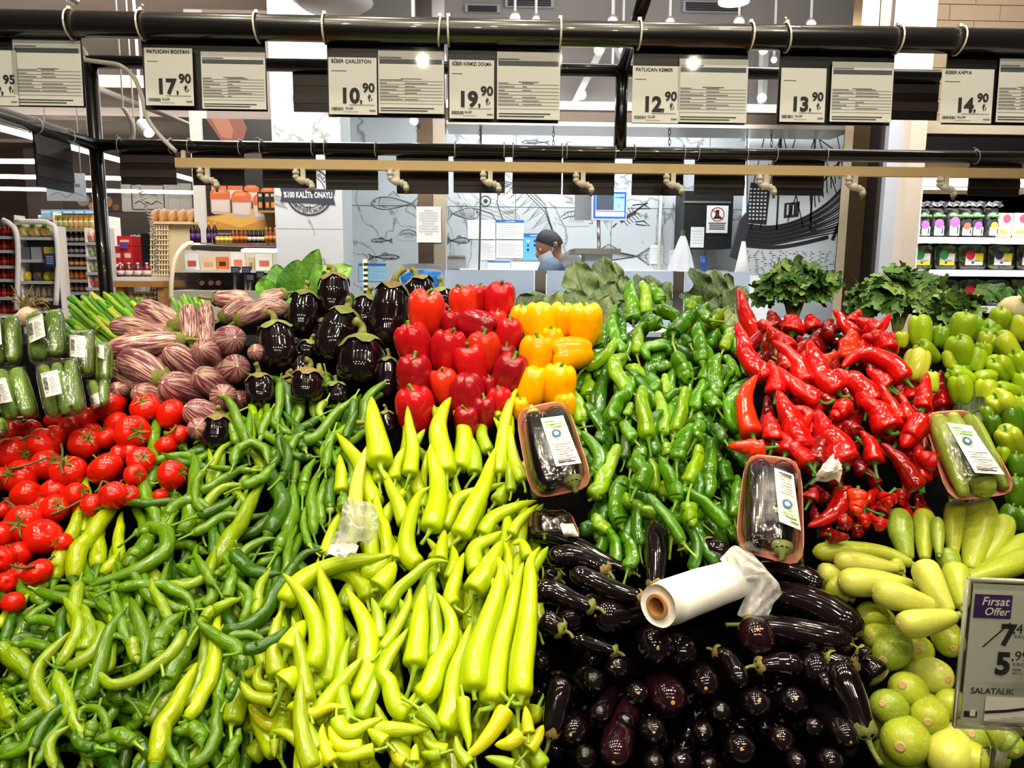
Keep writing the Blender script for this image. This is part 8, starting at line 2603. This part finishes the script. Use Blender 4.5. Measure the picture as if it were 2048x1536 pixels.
def clam(x, y1, w_, h, c, i, row, lean=0):
    k = mpp(YG); root = empty('salad_box', atY(x+w_/2, y1, YG+.1)); tag(root, 'clear salad box with %s round label on the fridge %s shelf, %s from left' % ({'#2f8a4a': 'green', '#c82838': 'red', '#3a2a4a': 'dark violet'}[c], row, ON[i]), 'salad box', 'salad boxes in the fridge')
    N = 32; pts = [superell(2*math.pi*q/N, 6) for q in range(N)]
    def ring(f, Y): 
        return [atY(x+w_*(.5+(a-.5)*f), y1-h*(.5+(b-.5)*f), Y) for a, b in pts]
    V = ring(1, YG+.06) + ring(.96, YG+.045) + ring(.84, YG+.04) + ring(1.0, YG+.075) + ring(.9, YG+.14); Fc = [tuple(2*N+q for q in range(N))]
    for r0 in ((0, 1), (1, 2), (0, 3), (3, 4)): Fc += [(r0[0]*N+q, r0[0]*N+(q+1) % N, r0[1]*N+(q+1) % N, r0[1]*N+q) for q in range(N)]
    mesh_obj('box_shell', V, Fc, 'clear_tray', root)
    bxw(MB(), x+w_*.07, y1-h*.93, x+w_*.93, y1-h*.06, YG+.10, .05).build('salad_bed', cm('#33431c', .6), root)
    for q in range(26):
        a = atY(x+w_*R.uniform(.10, .9), y1-h*R.uniform(.1, .92), YG+.085); d = nrm(np.array((R.uniform(-1, 1), R.uniform(-.3, .3), R.uniform(-1, 1))))
        put_leaf(root, 'chard', a-d*.02, a+d*.025, np.array((R.uniform(-.3, .3), -1, R.uniform(-.3, .3))), vary(R.choice(('#5a7a2a', '#7f9a3c', '#3f5a1e', '#6a3a34' if c == '#c82838' else '#8aa040')), .2), name='salad_leaf')
    s = sheet_at(x+w_*.25, y1-h*.75, x+w_*.88, y1-h*.2, YG+.038); s.e = .0015; s.rect('label_white', .0, .0, 1, .85); s.rect(cm('#d8c02a', .6), .55 if c != '#2f8a4a' else 0, .0 if c == '#2f8a4a' else .25, 1, .25 if c == '#2f8a4a' else .85, 1.5); s.disc(cm(c, .5), .25, .72, .34, 2.4); s.rect('ink_grey', .3, .3, .8, .34, 2); s.rect('ink', .35, .1, .5, .22, 2); s.done(root, 'label')
for i, (x, w_, c) in enumerate(((1820, 46, '#2f8a4a'), (1868, 47, '#2f8a4a'), (1917, 56, '#c82838'), (1975, 55, '#3a2a4a'), (2032, 52, '#c82838'))): clam(x, 540, w_, 50, c, i, 'middle')
for i, (x, w_, c) in enumerate(((1866, 50, '#c82838'), (1918, 50, '#c82838'), (1970, 50, '#c82838'), (2022, 52, '#2f8a4a'))): clam(x, 613, w_, 54, c, i, 'lower')
# ================================================================== finish: drop buried fill, write labels
def finish():
    from mathutils.bvhtree import BVHTree
    bpy.context.view_layer.update()
    V = []; T = []; own = []; nv = 0
    for ob in COL.objects:
        if ob.type != 'MESH' or ob.get('see_through'): continue
        me = ob.data
        if len(me.polygons) == 0: continue
        co = np.empty(len(me.vertices)*3, np.float32); me.vertices.foreach_get('co', co); co = co.reshape(-1, 3)
        M = np.array(ob.matrix_world); w = co@M[:3, :3].T + M[:3, 3]
        if w[:, 1].min() > 2.2: continue
        me.calc_loop_triangles(); t = np.empty(len(me.loop_triangles)*3, np.int32); me.loop_triangles.foreach_get('vertices', t)
        V.append(w); T.append(t.reshape(-1, 3)+nv); nv += len(w)
        own += [ob.parent.name if ob.parent else ob.name]*(len(t)//3)
    bvh = BVHTree.FromPolygons(np.vstack(V).tolist(), np.vstack(T).tolist(), all_triangles=True)
    seen = {}; o0 = Vector(CAM); NX, NY = 512, 244
    for j in range(NY):
        y = 560 + (j+.5)/NY*976
        for i in range(NX):
            loc, nr, idx, dist = bvh.ray_cast(o0, Vector(ray((i+.5)/NX*2048, y)))
            if idx is not None: seen[own[idx]] = seen.get(own[idx], 0) + 1
    gone = 0
    dead = set()
    for o in FILL:
        if seen.get(o.name, 0) < 4:
            dead.add(o.name)
            for c in list(o.children): bpy.data.objects.remove(c, do_unlink=True)
            bpy.data.objects.remove(o, do_unlink=True); gone += 1
    print('buried fill removed', gone, 'kept', len(FILL)-gone)
    return dead

ORD = OR2 + ['twenty-' + q for q in OR2[:9]] + ['thirtieth'] + ['thirty-' + q for q in OR2[:9]]
def zone(cat, group, x, y):
    g = group
    if 'chili' in g:
        if y < 930 and x > 400: return 'below the black eggplants'
        if x < 330 and y < 1215: return 'beside the tomatoes'
        if y > 1400: return 'at the front edge'
        if x > 500: return 'next to the pale peppers'
        if x < 160: return 'at the pile\'s left side'
        return 'mid-pile'
    if 'pale long' in g:
        if y < 900: return 'against the red bell peppers'
        if y > 1400: return 'at the front edge'
        if x < 690: return 'next to the chili peppers'
        if x > 980: return 'next to the black eggplants'
        return 'mid-pile'
    if 'wrinkled' in g:
        if y < 640: return 'at the top of the pile'
        if x < 1230 and y < 830: return 'next to the yellow peppers'
        if x > 1415: return 'next to the red peppers'
        if y > 970: return 'above the long eggplants'
        return 'mid-pile'
    if 'pointed' in g:
        if y < 690: return 'below the leafy bunches'
        if x < 1560: return 'next to the wrinkled peppers'
        if y > 960: return 'above the zucchinis'
        if x > 1790: return 'next to the stuffing peppers'
        return 'mid-pile'
    if 'eggplants stacked' in g and 'black' in g:
        return 'in the front row' if y > 1440 else 'in the middle rows' if y > 1340 else 'below the white bag roll'
    if 'long black' in g:
        return 'left of the bag roll' if x < 1330 else 'right of the bag roll'
    if 'zucchini' in g:
        return 'beside the price stand' if x > 1880 else 'beside the eggplants' if x < 1720 else 'mid-pile'
    if 'striped' in g:
        return 'near the cucumber packs' if x < 330 else 'near the black eggplants' if x > 440 else 'mid-pile'
    if 'round eggplants' in g:
        return 'in the back row' if y < 650 else 'in the middle row' if y < 730 else 'behind the chili peppers'
    if 'bell' in g:
        return 'in the top row' if y < 665 else 'in the second row' if y < 740 else 'in the bottom rows'
    if 'stuffing' in g:
        return 'below the leafy bunch' if y < 720 else 'behind the wrapped zucchini tray' if y > 830 else 'mid-pile'
    if 'vine tomatoes' in g:
        return 'below the cucumber packs' if y < 870 and x < 200 else 'next to the striped eggplants' if y < 900 and x >= 200 else 'among the chili peppers' if x > 200 else 'at the front of the pile' if y > 1040 else 'mid-pile'
    return ''
def labels(dead):
    D = {}
    for (o, words, cat, group, x, y) in REG:
        try: nm = o.name
        except ReferenceError: continue
        z = zone(cat, group, x, y)
        lab = ', '.join(words) + (' ' + z if z else '')
        D.setdefault(lab, []).append((x, y, o, cat, group))
    for lab, L in D.items():
        n = len(L)
        vert = n <= 3
        if n <= 36:
            L.sort(key=lambda q: (q[1] if n <= 2 else q[0]))
        for i, (x, y, o, cat, group) in enumerate(L):
            l2 = lab
            if n == 2: l2 = lab + (', the farther of two' if i == 0 else ', the nearer of two')
            elif 2 < n <= 36: l2 = lab + ', ' + ORD[i] + ' from left'
            w = l2.split()
            tag(o, ' '.join(w[:16]), cat, group)
finish_dead = finish()
labels(finish_dead)
for o in bpy.data.objects:
    for k in ('_o', 'see_through', 'cullstem'):
        if k in o: del o[k]
